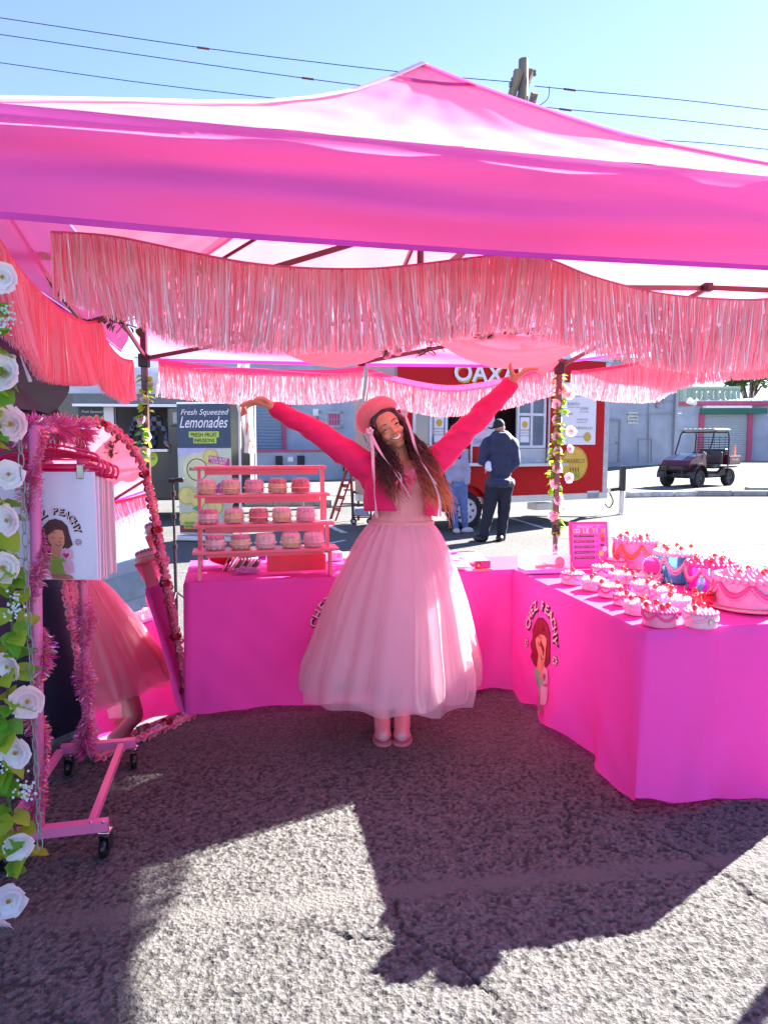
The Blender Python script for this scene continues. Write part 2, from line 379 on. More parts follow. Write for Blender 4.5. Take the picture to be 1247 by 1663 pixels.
# dashes of light-coloured cracks in the mid lot
dk = mat('crack_filler', (.05, .05, .048), .9)
for l in ([(1030, 868), (1110, 874), (1180, 883), (1260, 884)], [(1060, 880), (1140, 896), (1200, 893), (1262, 890)], [(880, 872), (960, 876), (1030, 868)]):
    P = [gz(*p) for p in l]; mb = MB(); P = smooth_pts(P, 6)
    for p, q_ in zip(P, P[1:]):
        t = (q_ - p).normalized(); n = Vector((-t.y, t.x, 0)) * random.uniform(.008, .02); z = Vector((0, 0, .006)); mb.quad(p - n + z, q_ - n + z, q_ + n + z, p + n + z)
    mb.build('asphalt_crack', dk, kind='structure')
kerbm = mat('kerb_concrete', (.36, .36, .33), .9, var=.25, vs=5, bump=.5, bs=25); kerbw = mat('kerb_white_paint', (.66, .64, .58), .8, var=.35, vs=7, bump=.5, bs=30)
def kerb(a, b, m, n, h=.15, w=.25):
    a = gz(*a); b = gz(*b); t = (b - a) / n; mb = MB(); L_ = t.length; an = math.atan2(t.y, t.x)
    for i in range(n):
        M = Matrix.Translation(a + t * i) @ Matrix.Rotation(an + random.uniform(-.01, .01), 4, 'Z')
        mb.bbox((.01, 0, 0), (L_ - .01, w, h * random.uniform(.9, 1.05)), .025, M)
    mb.build('kerb', m, kind='structure', smooth=False)
kerb((1022, 808), (1131, 806), kerbw, 3, .17); kerb((1132, 806), (1420, 806), kerbm, 5, .17); kerb((1215, 797), (1400, 797), kerbm, 3, .12, .3)
kerb((300, 823), (540, 822), kerbm, 5, .16)
# ============================================================ BUILDINGS
stucco = mat('grey_blue_stucco', (.33, .37, .44), .9, var=.16, vs=1.3, bump=.5, bs=18, spec=.2)
pinkp = mat('faded_pink_paint', (.42, .07, .14), .7, var=.15); dark = mat('dark_opening', (.015, .02, .025), .3, var=.2)
shut = mat('shutter_slats', (.2, .26, .33), .5, var=.06); shut2 = mat('shutter_grey', (.36, .4, .42), .5, var=.06)
greenm = mat('dark_green_canvas', (.02, .13, .09), .7); white = mat('white_paint', (.78, .78, .76), .6, var=.05); glass = mat('window_glass', (.05, .07, .09), .06, spec=1)
W1 = Wall((-5.5, 29.5), (21.15, 8.5))
b1 = thing('stucco_building', 'long grey-blue stucco warehouse behind the food trailer with a loading dock and shutter', 'building', W1.pt(0, 0))
a0 = W1.sz(345, 700)[0]; a1 = W1.sz(1097, 700)[0]
mb = MB()
def wbox(mb, W, a, b, z0, z1, o0, o1):
    mb.hexa([W.pt(a, z0, o1), W.pt(b, z0, o1), W.pt(b, z0, o0), W.pt(a, z0, o0), W.pt(a, z1, o1), W.pt(b, z1, o1), W.pt(b, z1, o0), W.pt(a, z1, o0)])
def prect(mb, W, x0, y0, x1, y1, o0, o1): a, b, z0, z1 = W.rect(x0, y0, x1, y1); wbox(mb, W, a, b, z0, z1, o0, o1)
wbox(mb, W1, a0, a1, -.3, 5.7, -12, 0); mb.build('wall', stucco, b1)
mb = MB(); wbox(mb, W1, a0 - .1, a1 + .1, 5.7, 5.85, -12, .12); mb.build('parapet_cap', mat('grey_metal', (.25, .27, .3), .4, metal=.6), b1)
# loading dock
mb = MB(); d0, d1_, dz0, dz1 = W1.rect(350, 738, 640, 778); wbox(mb, W1, a0, d1_ + 3, -.1, 1.14, .002, 1.6); dock = mb.build('loading_dock', stucco, b1)
mb = MB(); wbox(mb, W1, a0, d1_ + 3, 1.143, 1.24, 1.5, 1.63); mb.build('dock_rail', pinkp, b1)
for px in (505 - 60, 470, 492): 
    pass
for x0 in (433, 467, 538):
    mb = MB(); a, b, z0, z1 = W1.rect(x0, 742 if x0 < 500 else 742, x0 + 10, 765); wbox(mb, W1, a, b, .35, 1.0, 1.602, 1.72); mb.build('dock_bumper', mat('black_rubber', (.015, .016, .018), .7), b1)
mb = MB(); prect(mb, W1, 452, 741, 460, 748, 1.602, 1.62); mb.build('notice', white, b1)
def shutter(W, x0, y0, x1, y1, m, parent, pitch=.12, ztop=None):
    a, b, z0, z1 = W.rect(x0, y0, x1, y1)
    if ztop: z1 = ztop
    mb = MB(); z = z0; 
    while z < z1:
        mb.add([W.pt(a, z, .04), W.pt(b, z, .04), W.pt(b, z + pitch * .5, .075), W.pt(a, z + pitch * .5, .075), W.pt(b, z + pitch, .04), W.pt(a, z + pitch, .04)], [(0, 1, 2, 3), (3, 2, 4, 5)]); z += pitch
    wbox(mb, W, a, b, z0, z0 + .05, .03, .1); o = mb.build('roller_shutter', m, parent)
    return a, b, z0, z1
a, b, z0, z1 = shutter(W1, 398, 660, 457, 735, shut, b1, .13, 4.0)
mb = MB(); wbox(mb, W1, b, b + .16, z0, 4.15, .0, .13); wbox(mb, W1, a - .16, a, z0, 4.15, 0, .13); wbox(mb, W1, a - .16, b + .16, 4.0, 4.2, 0, .14); mb.build('door_frame', pinkp, b1)
# barred window
a, b, z0, z1 = W1.rect(517, 668, 556, 694); mb = MB()
for (p, q_, r, s_) in ((a, a + .12, z0, z1), (b - .12, b, z0, z1), (a, b, z0, z0 + .1), (a, b, z1 - .1, z1)): wbox(mb, W1, p, q_, r, s_, 0, .1)
wf = mb.build('window', mat('window_frame_grey', (.4, .43, .47), .5), b1)
mb = MB(); wbox(mb, W1, a + .12, a + .42, z0 + .1, z1 - .1, .01, .04); mb.build('pane', mat('pale_blind', (.5, .55, .62), .5), wf)
mb = MB(); wbox(mb, W1, a + .44, b - .12, z0 + .1, z1 - .1, .01, .04); mb.build('pane', mat('pink_curtain', (.6, .08, .2), .7, var=.35, vs=2.5), wf)
mb = MB()
for k in range(9): s_ = a + (b - a) * (k + .5) / 9; mb.tube([W1.pt(s_, z0 + .03, .14), W1.pt(s_, z1 - .03, .14)], .012, 5)
mb.tube([W1.pt(a, (z0 + z1) / 2, .14), W1.pt(b, (z0 + z1) / 2, .14)], .012, 5); mb.build('window_bars', mat('grey_bars', (.35, .38, .42), .5), wf)
mb = MB(); prect(mb, W1, 508, 664, 517, 675, .0, .03); sg = mb.build('wall_sign', white, b1)
mb = MB(); prect(mb, W1, 504, 678, 507, 684, 0, .1); mb.build('conduit_box', mat('black_plastic', (.02, .02, .022), .4), b1)
mb = MB(); prect(mb, W1, 511, 679, 516, 684, 0, .12); mb.build('meter_box', MC['black_plastic'], b1)
mb = MB(); prect(mb, W1, 459, 656, 471, 664, 0, .2); mb.build('wall_lamp', MC['black_plastic'], b1)
# right end: door, notice, pipes
a, b, z0, z1 = W1.rect(986, 684, 1004, 751)
mb = MB(); wbox(mb, W1, a, b, z0, z1, 0, .04); dr = mb.build('door', mat('grey_door', (.3, .33, .38), .6), b1)
mb = MB(); wbox(mb, W1, a - .1, a, z0, z1 + .1, 0, .08); wbox(mb, W1, b, b + .1, z0, z1 + .1, 0, .08); wbox(mb, W1, a, b, z1, z1 + .1, 0, .08); mb.build('door_frame', mat('frame_grey', (.2, .22, .26), .6), b1)
mb = MB(); mb.ell(W1.pt(b - .12, z0 + 1.0, .09), .05, 8); mb.build('handle', MC['grey_metal'], dr)
mb = MB(); prect(mb, W1, 1019, 669, 1036, 688, .0, .03); nt_ = mb.build('notice', mat('cream_board', (.55, .55, .5), .6), b1)
fr = Frame(W1.pt(*W1.sz(1027.5, 678.5), .035), W1.T); mb = MB()
for k, t_ in enumerate(('NO PARKING', 'LOADING', 'ZONE ONLY')): wtext(mb, fr, t_, 0, .17 - k * .17, .13, .003, bold=.01)
mb.build('lettering', mat('ink_dark', (.04, .04, .05), .6), nt_)
mb = MB()
for l in ([(1052, 712), (1052, 652), (1093, 652)], [(1052, 750), (1052, 672), (1105, 672)], [(1054, 712), (1054, 672)], [(1077, 640), (1077, 656)], [(1036, 750), (1036, 713), (1057, 713), (1057, 750)]):
    mb.tube([W1.pt(*W1.sz(*p), .07) for p in l], .035, 6)
mb.build('conduit_pipes', mat('pipe_grey', (.3, .32, .37), .5, metal=.2), b1)
mb = MB(); p = W1.pt(*W1.sz(1066, 659), .12); mb.ell(p, .14, 10); mb.build('wall_lamp', MC['pipe_grey'], b1)
mb = MB(); p0 = W1.sz(1093, 700)[0]; wbox(mb, W1, p0 - .05, p0 + .12, .35, 4.2, .005, .16); mb.build('downpipe', MC['pipe_grey'], b1)
# ---- low right building
W2 = Wall((15.2, 45), (1, -.02))
b2 = thing('low_workshop', 'low grey-blue workshop at the far right with pink fascia and grey roll-up door', 'building', W2.pt(0, 0))
zf = W2.sz(1200, 659)[1]
mb = MB(); wbox(mb, W2, 0, 24, 0, zf, -10, 0); mb.build('wall', stucco, b2)
mb = MB(); wbox(mb, W2, -.05, 24.1, zf, zf + .28, -10, .14); mb.build('fascia', pinkp, b2)
roofm = mat('white_metal_roof', (.6, .62, .65), .45, var=.06)
mb = MB(); s0 = W2.sz(1125, 660)[0]; zr = W2.sz(1247, 634)[1]
for k in range(20):
    a = s0 + k * .9; mb.prism([W2.pt(a, zf + .284, .1), W2.pt(a + .88, zf + .284, .1), W2.pt(a + .88, zf + .3 + .075 * (k + 1), -8), W2.pt(a, zf + .3 + .075 * k, -8)], (0, 0, .05))
    mb.bar(W2.pt(a + .89, zf + .33, .1), W2.pt(a + .89, zf + .38 + .075 * k, -8), .05, .08)
mb.build('metal_roof', roofm, b2)
x0, x1 = 1138, 1217
a, b, z0, z1 = shutter(W2, x0, 672, x1, 748, shut2, b2, .14)
for s_ in (a, b): mb = MB(); wbox(mb, W2, s_ - .14, s_ + .14, z0, z1 + .1, 0, .22); mb.build('door_post', pinkp, b2)
mb = MB(); aa, bb, q0, q1 = W2.rect(1134, 662, 1238, 672); wbox(mb, W2, aa, bb, q0, q1 - .05, .22, .6); mb.build('awning', greenm, b2)
mb = MB(); wbox(mb, W2, aa + .2, bb - 1, q1 - .05, q1 + .09, .1, .72); mb.build('awning_roll', white, b2)
mb = MB()
for s_ in (.3, 1.5): mb = MB(); wbox(mb, W2, s_, s_ + .05, zf - 2.6, zf - .05, .0, .08); mb.build('pipe', MC['pipe_grey'], b2)
rw = thing('razor_wire', 'coils of razor wire running along the roof edge of the low workshop', 'razor wire', W2.pt(3, zf + .3))
mb = MB(); P = []
s1 = W2.sz(1127, 655)[0]
for k in range(16 * 34):
    th = k / 16 * 2 * PI; s_ = s1 + k / 16 * .36; P.append(W2.pt(s_, zf + .62 + .29 * math.sin(th), .05 + .26 * math.cos(th)))
mb.tube(P, .014, 3); mb.build('coil', mat('wire_grey', (.4, .42, .44), .4, metal=.7), rw)
wp = thing('cloth_bundle', 'white cloth bundle snagged on the corner of the workshop roof', 'cloth', W2.pt(*W2.sz(1122, 652), 0))
mb = MB()
for k in range(9): p = W2.pt(*W2.sz(1114 + random.random() * 18, 648 + random.random() * 8), random.uniform(-.1, .2)); mb.ell(p, (random.uniform(.12, .28), .15, random.uniform(.08, .2)), 8)
blob('wrap', mb, .05, white, wp, 2)
# ---- green shed behind + far tree
g = thing('green_shed', 'pale green metal-clad shed rising behind the low workshop', 'building', (28, 62, 0))
mb = MB(); W3 = Wall((22, 60), (1, 0)); a_ = W3.sz(1097, 640)[0]; b_ = W3.sz(1197, 640)[0]; zt = W3.sz(1140, 631)[1]
k = a_
while k < b_: wbox(mb, W3, k, k + .28, .2, zt, -8, 0); wbox(mb, W3, k + .28, k + .34, .2, zt - .01, -8, -.03); k += .34
mb.build('cladding', mat('pale_green_cladding', (.2, .33, .24), .6), g)
mb = MB(); wbox(mb, W3, a_ - .2, b_ + .2, zt + .002, zt + .2, -8.1, .1); mb.build('roof_edge', mat('green_trim', (.3, .42, .34), .6), g)
mb = MB(); q_ = W3.pt(*W3.sz(1100, 640), 1.5); mb.tube([q_ - Vector((0, 0, 5)), q_ + Vector((0, 0, 2.3))], .16, 8); vp = thing('vent_pipe', 'slim pale green pipe standing at the corner by the green shed', 'pipe', (q_.x, q_.y, 0)); mb.build('pipe', MC['green_trim'], vp)
bark = mat('bark', (.12, .085, .06), .9, var=.3, bump=.6, bs=20); leafm = mat('tree_leaves', (.07, .16, .035), .6, var=.45, vs=1.2, transl=.35)
def tree(loc, h, r, label, n=1500, ls=.22, name='leafy_tree'):
    t = thing(name, label, 'tree', loc); mb = MB(); L0 = Vector(loc)
    top = L0 + Vector((0, 0, h * .55)); mb.tube([L0, L0 + Vector((.1, 0, h * .3)), top], [h * .035, h * .028, h * .02], 8); cs = []
    for k in range(9):
        th = k * 2.4; d = Vector((math.cos(th) * r * .6, math.sin(th) * r * .6, h * random.uniform(.12, .42))); c = top + d; cs.append((c, r * random.uniform(.35, .6)))
        mb.tube([top - Vector((0, 0, h * .1 * random.random())), top + d * .55 + Vector((0, 0, .1)), c], [h * .014, h * .01, h * .004], 6)
    mb.build('trunk', bark, t, smooth=True); lb = MB()
    for k in range(n):
        c, q = random.choice(cs); d = Vector((random.gauss(0, 1), random.gauss(0, 1), random.gauss(0, .8))).normalized() * q * random.random() ** .4
        p = c + d; u = Vector((random.gauss(0, 1), random.gauss(0, 1), random.gauss(0, .5))).normalized(); v = u.cross(Vector((random.gauss(0, 1), random.gauss(0, 1), 1))).normalized(); s_ = ls * random.uniform(.6, 1.3)
        lb.add([p - u * s_, p - v * s_ * .45, p + u * s_, p + v * s_ * .45], [(0, 1, 2, 3)])
    lb.build('crown', leafm, t, kind='stuff'); return t
p = at(1218, 640, 62); tree((p.x, 62, .3), 9.0, 2.3, 'leafy green tree showing above the workshop roof at the far right', 2600, .2)
p = at(14, 560, 40); tree((p.x, 40, 0), 9.4, 2.4, 'leafy green tree half hidden behind the flower garland at the far left', 1800, .2)
# ============================================================ UTILITY POLE AND WIRES
wood = mat('weathered_pole_wood', (.19, .16, .12), .9, var=.35, vs=6, bump=.7, bs=40, stretch=(1, 1, .15))
PY = 21.0; tp = at(850, 96, PY)
up = thing('utility_pole', 'weathered wooden utility pole with crossarms rising behind the pink canopy', 'utility pole', (tp.x, PY, 0))
mb = MB(); mb.tube([(tp.x + .05, PY, 0), (tp.x + .02, PY, 6), tp], [.2, .17, .14], 10); mb.build('pole', wood, up, smooth=True)
for (a, b, o) in (((843, 112), (829, 162), -.22), ((862, 112), (840, 172), .2), ((868, 150), (862, 172), -.1)):
    mb = MB(); mb.bar(at(*a, PY + o), at(*b, PY + o + .2), .14, .2); mb.build('brace', wood, up)
for (x, y) in ((832, 130), (868, 118), (836, 118), (866, 160), (829, 137)):
    mb = MB(); c = at(x, y, PY - .1); mb.lathe([(.03, -.08), (.06, -.04), (.035, 0), (.055, .04), (.02, .09)], 8, c, closed=True); mb.build('insulator', mat('grey_porcelain', (.12, .12, .13), .3), up)
mb = MB(); mb.tube(smooth_pts([at(892, 140, PY), at(890, 158, PY), at(880, 168, PY), at(870, 172, PY)]), .012, 5); mb.build('jumper_wire', MC['black_rubber'], up)
wirem = mat('black_wire', (.02, .022, .025), .5)
def wire(pts, Ys, label, knots=(), r=.0125):
    P = [at(x, y, Y) for (x, y), Y in zip(pts, Ys)]; t = thing('power_line', label, 'power line', P[0], group='overhead power lines')
    mb = MB(); mb.tube(smooth_pts(P, 6), r, 4); mb.build('wire', wirem, t); mb = MB()
    for (x, y, Y) in knots: mb.cap(at(x - 9, y - 1.2, Y), at(x + 9, y + 1.2, Y), r * 2.2, r * 2.2, 6)
    if knots: mb.build('splice', mat('dull_red_splice', (.12, .03, .03), .6), t)
wire([(-120, 12), (0, 28), (330, 77), (650, 116), (838, 133)], [21, 21, 21, 21, 21], 'topmost overhead wire crossing the sky left of the pole', [(330, 77.5, 21)])
wire([(868, 139), (960, 148), (1100, 161), (1247, 178), (1400, 197)], [21] * 5, 'topmost overhead wire crossing the sky right of the pole', [(925, 145, 21)])
wire([(-120, 38), (0, 55), (300, 99), (500, 127), (640, 145), (700, 151)], [21.4] * 6, 'second overhead wire from the top on the left', [(500, 127, 21.4)])
wire([(866, 171), (920, 177), (1080, 192), (1247, 210), (1400, 228)], [21.4] * 5, 'second overhead wire from the top on the right', [(918, 177.5, 21.4)])
wire([(-120, 85), (0, 101), (250, 136), (520, 167), (700, 185)], [22.5] * 5, 'lowest overhead wire on the left, dipping behind the canopy')
wire([(870, 196), (1040, 223), (1150, 232), (1247, 242), (1400, 258)], [22.5] * 5, 'lowest overhead wire on the right, rising from behind the canopy')
# ============================================================ RED FOOD TRAILER
red = mat('red_trailer_paint', (.50, .003, .006), .5, var=.05, spec=.25); alu = mat('brushed_aluminium', (.62, .63, .65), .35, metal=.7, var=.08, bump=.15, bs=40)
plate = mat('tread_plate', (.5, .5, .52), .35, metal=.8, bump=.9, bs=55); tyre = mat('tyre_rubber', (.018, .018, .02), .8, bump=.4, bs=60)
rimw = mat('white_steel_rim', (.75, .75, .76), .35); ink = mat('black_ink', (.02, .02, .025), .6); whitep = mat('white_print', (.8, .79, .8), .55, var=.02)
TA = Vector((.217, 11.57, 0)); TW = Wall(TA, (2.9, 1.4))
tl = TW.sz(985, 810)[0]; zb0 = .44; zt0 = 3.0
ft = thing('food_trailer', 'red food trailer with serving windows, white menu board and round yellow badge', 'food trailer', TW.pt(0, 0))
def tbox(mb, a, b, z0, z1, o0, o1): wbox(mb, TW, a, b, z0, z1, o0, o1)
def trect(mb, x0, y0, x1, y1, o0, o1): prect(mb, TW, x0, y0, x1, y1, o0, o1)
# hatches as px rectangles
H1 = TW.rect(672, 634, 764, 752); H2 = TW.rect(802, 642, 890, 752)
mb = MB(); lo, hi = zb0 + .12, zt0
for (a, b, z0, z1) in ((0, H1[0], lo, hi), (H1[0], H1[1], lo, H1[2]), (H1[0], H1[1], H1[3], hi), (H1[1], H2[0], lo, hi), (H2[0], H2[1], lo, H2[2]), (H2[0], H2[1], H2[3], hi), (H2[1], tl - .12, lo, hi)):
    tbox(mb, a, b, z0, z1, -.08, 0)
body = mb.build('body_side', red, ft)
mb = MB(); tbox(mb, .08, tl - .12, lo, lo + .05, -1.53, -.09); tbox(mb, .08, tl - .12, hi - .06, hi, -1.53, -.09); tbox(mb, 0, tl - .12, lo, hi, -1.6, -1.54); mb.build('shell', mat('trailer_interior', (.16, .15, .15), .6), ft)
mb = MB(); tbox(mb, -.06, -.003, lo, hi, -1.6, 0); mb.build('rear_wall', mat('rear_cladding', (.36, .2, .2), .5, var=.1), ft)
mb = MB(); tbox(mb, tl - .118, tl, lo, hi, -1.6, .004); mb.build('corner_plate', plate, ft)
mb = MB(); tbox(mb, -.06, tl, zb0, zb0 + .117, -1.6, .012); mb.build('sill_trim', alu, ft)
mb = MB(); tbox(mb, -.06, tl, hi + .003, hi + .08, -1.62, .03); mb.build('roof_trim', alu, ft)
for H, nm in ((H1, 0), (H2, 1)):
    a, b, z0, z1 = H; mb = MB()
    tbox(mb, a - .03, b + .03, z1 + .003, z1 + .05, 0, .03); tbox(mb, a - .03, a, z0, z1, 0, .03); tbox(mb, b, b + .03, z0, z1, 0, .03)
    wf = mb.build('serving_hatch', alu, ft)
    zc = TW.sz(720, 723)[1]
    mb = MB(); tbox(mb, a, b, z0, zc - .06, -.06, -.02); mb.build('quilted_panel', plate, wf)
    mb = MB(); tbox(mb, a - .05, b + .25, z0 - .05, z0, .001, .30); mb.build('counter_shelf', alu, wf)
    pane0 = a if nm == 0 else TW.sz(840, 700)[0]; pane1 = TW.sz(727, 700)[0] if nm == 0 else b - .03
    zlo = zc - .05; zm = zlo + (z1 - zlo) * .62; mb = MB(); F = .045
    mid = (pane0 + pane1) / 2
    for (p, q) in ((pane0, pane0 + F), (mid - F / 2, mid + F / 2), (pane1 - F, pane1)): tbox(mb, p, q, zlo, z1, -.05, -.005)
    for (p, q) in ((pane0 + F, mid - F / 2), (mid + F / 2, pane1 - F)):
        for zz in (zlo, zm, z1 - F): tbox(mb, p, q, zz, zz + F, -.05, -.006)
    wn = mb.build('sliding_window', mat('white_window_frame', (.68, .7, .72), .4), ft)
    for (p, q) in ((pane0 + F, mid - F / 2), (mid + F / 2, pane1 - F)):
        for (u, v) in ((zlo + F, zm), (zm + F, z1 - F)): mb = MB(); tbox(mb, p, q, u, v, -.035, -.025); mb.build('pane', mat('tinted_glass', (.14, .17, .2), .05, spec=1, var=.4, vs=1.5), wn)
    p = mid + .07 if nm == 0 else pane0 + .07; q = pane1 - .07 if nm == 0 else mid - .05
    mb = MB(); tbox(mb, p, q, zlo + .1, zm - .03, -.02, -.012); pp = mb.build('paper_notice', whitep, wn)
    fr = Frame(TW.pt((p + q) / 2, (zlo + zm) / 2 + .03, -.01), TW.T); mb = MB(); mb.cur = 1; wshape(mb, fr, disc(0, .1, .06), .003); mb.cur = 0
    wtext(mb, fr, 'ORDER HERE', 0, 0, .035, .003); wtext(mb, fr, 'THANK YOU', 0, -.05, .03, .003); wtext(mb, fr, 'CASH OR CARD', 0, -.1, .03, .003)
    mb.build('lettering', [ink, mat('mustard_print', (.6, .4, .04), .6)], wn)
# inside dark back + workers
for (px, Yo, hz, lab, col) in ((743, .45, 1.98, 'person with dark curly hair bending behind the left serving hatch', (.05, .05, .06)), (822, .6, 1.9, 'person in dark clothes working behind the right serving hatch of the trailer', (.04, .045, .07))):
    s_, _ = TW.sz(px, 700); c = TW.pt(s_, 0, -Yo); t = thing('person', lab, 'person', c); mb = MB()
    mb.cap(c + Vector((0, 0, .9)), c + Vector((0, 0, hz - .45)), .17, .19); mb.cap(c + Vector((-.2, 0, hz - .42)), c + Vector((-.28, -.12, hz - .75)), .06, .045); mb.cap(c + Vector((.2, 0, hz - .42)), c + Vector((.26, -.15, hz - .75)), .06, .045)
    mb.cap(c + Vector((-.1, .02, .5)), c + Vector((-.1, 0, .95)), .08, .1); mb.cap(c + Vector((.1, .02, .5)), c + Vector((.1, 0, .95)), .08, .1)
    blob('clothes', mb, .025, mat('worker_clothes%d' % (px > 800), col, .8), t, 2)
    mb = MB(); mb.cap(c + Vector((0, -.02, hz - .35)), c + Vector((0, -.02, hz - .25)), .055, .055); mb.ell(c + Vector((0, -.03, hz - .13)), (.08, .095, .115)); blob('head', mb, .02, mat('skin_brown', (.3, .14, .08), .5), t, 2)
    mb = MB()
    for k in range(26): mb.ell(c + Vector((random.gauss(0, .06), random.uniform(.0, .1), hz - .1 + random.gauss(.02, .06))), random.uniform(.03, .06), 6)
    blob('hair', mb, .02, mat('black_hair', (.012, .01, .01), .6), t, 1)
# name sign on top
fr = Frame(TW.pt(0, 0), TW.T)
mb = MB(); mb2 = MB(); s0, zz = TW.sz(812, 614); 
for mm, dx, dz, of in ((mb2, .03, -.03, .006), (mb, 0, 0, .03)): wtext(mm, fr, 'OAXARICO', s0 + .23 + dx, zz + .07 + dz, .42, of, bold=.02, wid=2.35)
mb2.build('sign_shadow_letters', mat('mustard_print', (.6, .4, .04), .6), ft); mb.build('sign_letters', whitep, ft)
# order board pink white
a, b, z0, z1 = TW.rect(766, 640, 803, 725); mb = MB(); tbox(mb, a, b - .02, z0, z1, .002, .025); ob = mb.build('order_board', mat('pinkish_board', (.62, .52, .64), .5, var=.04), ft)
mb = MB(); fo = Frame(TW.pt((a + b) / 2, (z0 + z1) / 2, .026), TW.T)
wtext(mb, fo, 'OAXARICO', 0, -(z1 - z0) / 2 + .09, .13, .002, wid=(b - a) * .85)
for k in range(7): wtext(mb, fo, ('TACOS 3', 'TORTAS 9', 'MOLE 12', 'HORCHATA 4', 'JAMAICA 4', 'AGUAS 4', 'ELOTE 5')[k], 0, .33 - k * .08, .05, .002)
mb.build('lettering', mat('grey_ink', (.25, .25, .33), .6), ob)
# menu board
a, b, z0, z1 = TW.rect(910, 622, 968, 722); mb = MB(); tbox(mb, a, b, z0, z1, .002, .02); mbd = mb.build('menu_board', whitep, ft)
mb = MB(); fo = Frame(TW.pt((a + b) / 2, (z0 + z1) / 2, .021), TW.T)
for (t_, u, v, s_) in (('TACOS', -.16, .42, .07), ('ASADA  CHORIZO  POLLO', -.1, .36, .03), ('AL PASTOR  LENGUA', -.1, .32, .03), ('ALAMBRE', .15, .48, .06), ('CHEESE ONION PEPPER', .15, .43, .03), ('HAM BACON', .15, .39, .03), ('BURRITO', -.13, .18, .07), ('BEANS RICE CHEESE', -.12, .12, .03), ('SOPES', .13, .1, .07), ('LETTUCE CREAM', .13, .04, .03), ('TORTAS', -.25, 0, .06), ('HUARACHES', .1, -.1, .045), ('MASA BEANS MEAT', .08, -.15, .03), ('MULITAS', -.2, -.26, .06), ('QUESADILLAS', .12, -.26, .07), ('FLOUR TORTILLA', -.15, -.33, .03), ('COCINA OAXAQUENA', -.05, -.42, .035)):
    wtext(mb, fo, t_, u, v, s_, .002)
mb.build('lettering', mat('grey_ink2', (.1, .12, .14), .6), mbd)
mb = MB(); wshape(mb, fo, disc(.22, -.42, .09), .003); mb.build('round_logo', mat('mustard_print', (.6, .4, .04), .6), mbd)
# yellow badge
c = TW.sz(932, 753); a_, _, r0, r1 = TW.rect(903, 725, 960, 781); R_ = (r1 - r0) / 2; fo = Frame(TW.pt(c[0], c[1], .002), TW.T)
mb = MB(); mb.poly([fo(*p, .004) for p in disc(0, 0, R_ * 1.0, n=40)]); bd = mb.build('round_badge', mat('mustard_yellow', (.62, .33, .02), .5), ft)
mb = MB(); mb.poly([fo(*p, .008) for p in disc(0, 0, R_ * .88, n=40)]); mb.build('badge_field', mat('badge_yellow', (.7, .46, .06), .5), bd)
mb = MB(); wtext(mb, fo, 'OAXARICO', 0, .05, .12, .012, wid=R_ * 1.5); mb.build('lettering', mat('brown_ink', (.16, .09, .02), .6), bd)
mb = MB()
for k in range(9):
    u = -.12 + k * .03; mb.add([fo(u - .012, -.26, .012), fo(u + .012, -.26, .012), fo(u + random.uniform(-.03, .03), -.12, .012)], [(0, 1, 2)])
mb.build('grass_mark', mat('leaf_green_print', (.2, .35, .03), .6), bd)
mb = MB()
for k in range(4): u = -.09 + k * .06; mb.tube([fo(u, -.14, .015), fo(u, -.07, .015)], .009, 5)
mb.build('reed_mark', mat('brown_ink', (.16, .09, .02)), bd)
mb = MB(); trect(mb, 953, 797, 972, 809, .004, .012); st_ = mb.build('permit_sticker', mat('pale_sticker', (.55, .62, .66), .5), ft)
mb = MB(); a, b, z0, z1 = TW.rect(878, 818, 905, 829); tbox(mb, a, b, z0, z1, -.4, -.1); mb.build('step_box', alu, ft)
# wheel + fender
def wheel(parent, c, ax, R, wdt, rimr, rimmat, slots=8, name='wheel'):
    c = Vector(c); ax = Vector(ax).normalized(); M = ax.to_track_quat('Z', 'Y').to_matrix().to_4x4(); h = wdt / 2; mb = MB()
    mb.lathe([(rimr, -h * .8), (R * .88, -h), (R * .97, -h * .75), (R, -h * .4), (R, h * .4), (R * .97, h * .75), (R * .88, h), (rimr, h * .8)], 28, c, M)
    for k in range(28):
        th = 2 * PI * k / 28; q = M.to_3x3() @ Vector((math.cos(th) * R, math.sin(th) * R, 0)); mb.bar(c + q * .99 - ax * h * .7, c + q * .99 + ax * h * .7, R * .07, R * .04)
    t = mb.build(name, tyre, parent, smooth=False); mb = MB()
    mb.lathe([(rimr, -h * .8), (rimr * .96, h * .75), (rimr * .85, h * .45), (rimr * .5, h * .5), (rimr * .3, h * .75), (rimr * .28, h * .95), (.001, h)], 28, c, M)
    mb.build('rim', rimmat, t, smooth=True); mb = MB()
    for k in range(slots):
        th = 2 * PI * k / slots; q = M.to_3x3() @ Vector((math.cos(th) * rimr * .68, math.sin(th) * rimr * .68, 0)); mb.ell(c + q + ax * h * .47, (rimr * .11, rimr * .11, .02), 8, M.to_3x3())
    mb.build('rim_holes', mat('black_plastic', (.02, .02, .022), .4), t); return t
s_, _ = TW.sz(754, 830); wc = TW.pt(s_, .33, -.02); wheel(ft, wc, TW.N, .33, .2, .225, rimw)
mb = MB(); pts = [wc + TW.T * (.42 * math.cos(t)) + Vector((0, 0, .44 * math.sin(t))) for t in [PI * k / 12 for k in range(13)]]
for p, q in zip(pts, pts[1:]): mb.hexa([p - TW.N * .1, p + TW.N * .14, q + TW.N * .14, q - TW.N * .1, p * 1 - TW.N * .1 + Vector((0, 0, .02)), p + TW.N * .14 + Vector((0, 0, .02)), q + TW.N * .14 + Vector((0, 0, .02)), q - TW.N * .1 + Vector((0, 0, .02))])
mb.build('fender', red, ft)
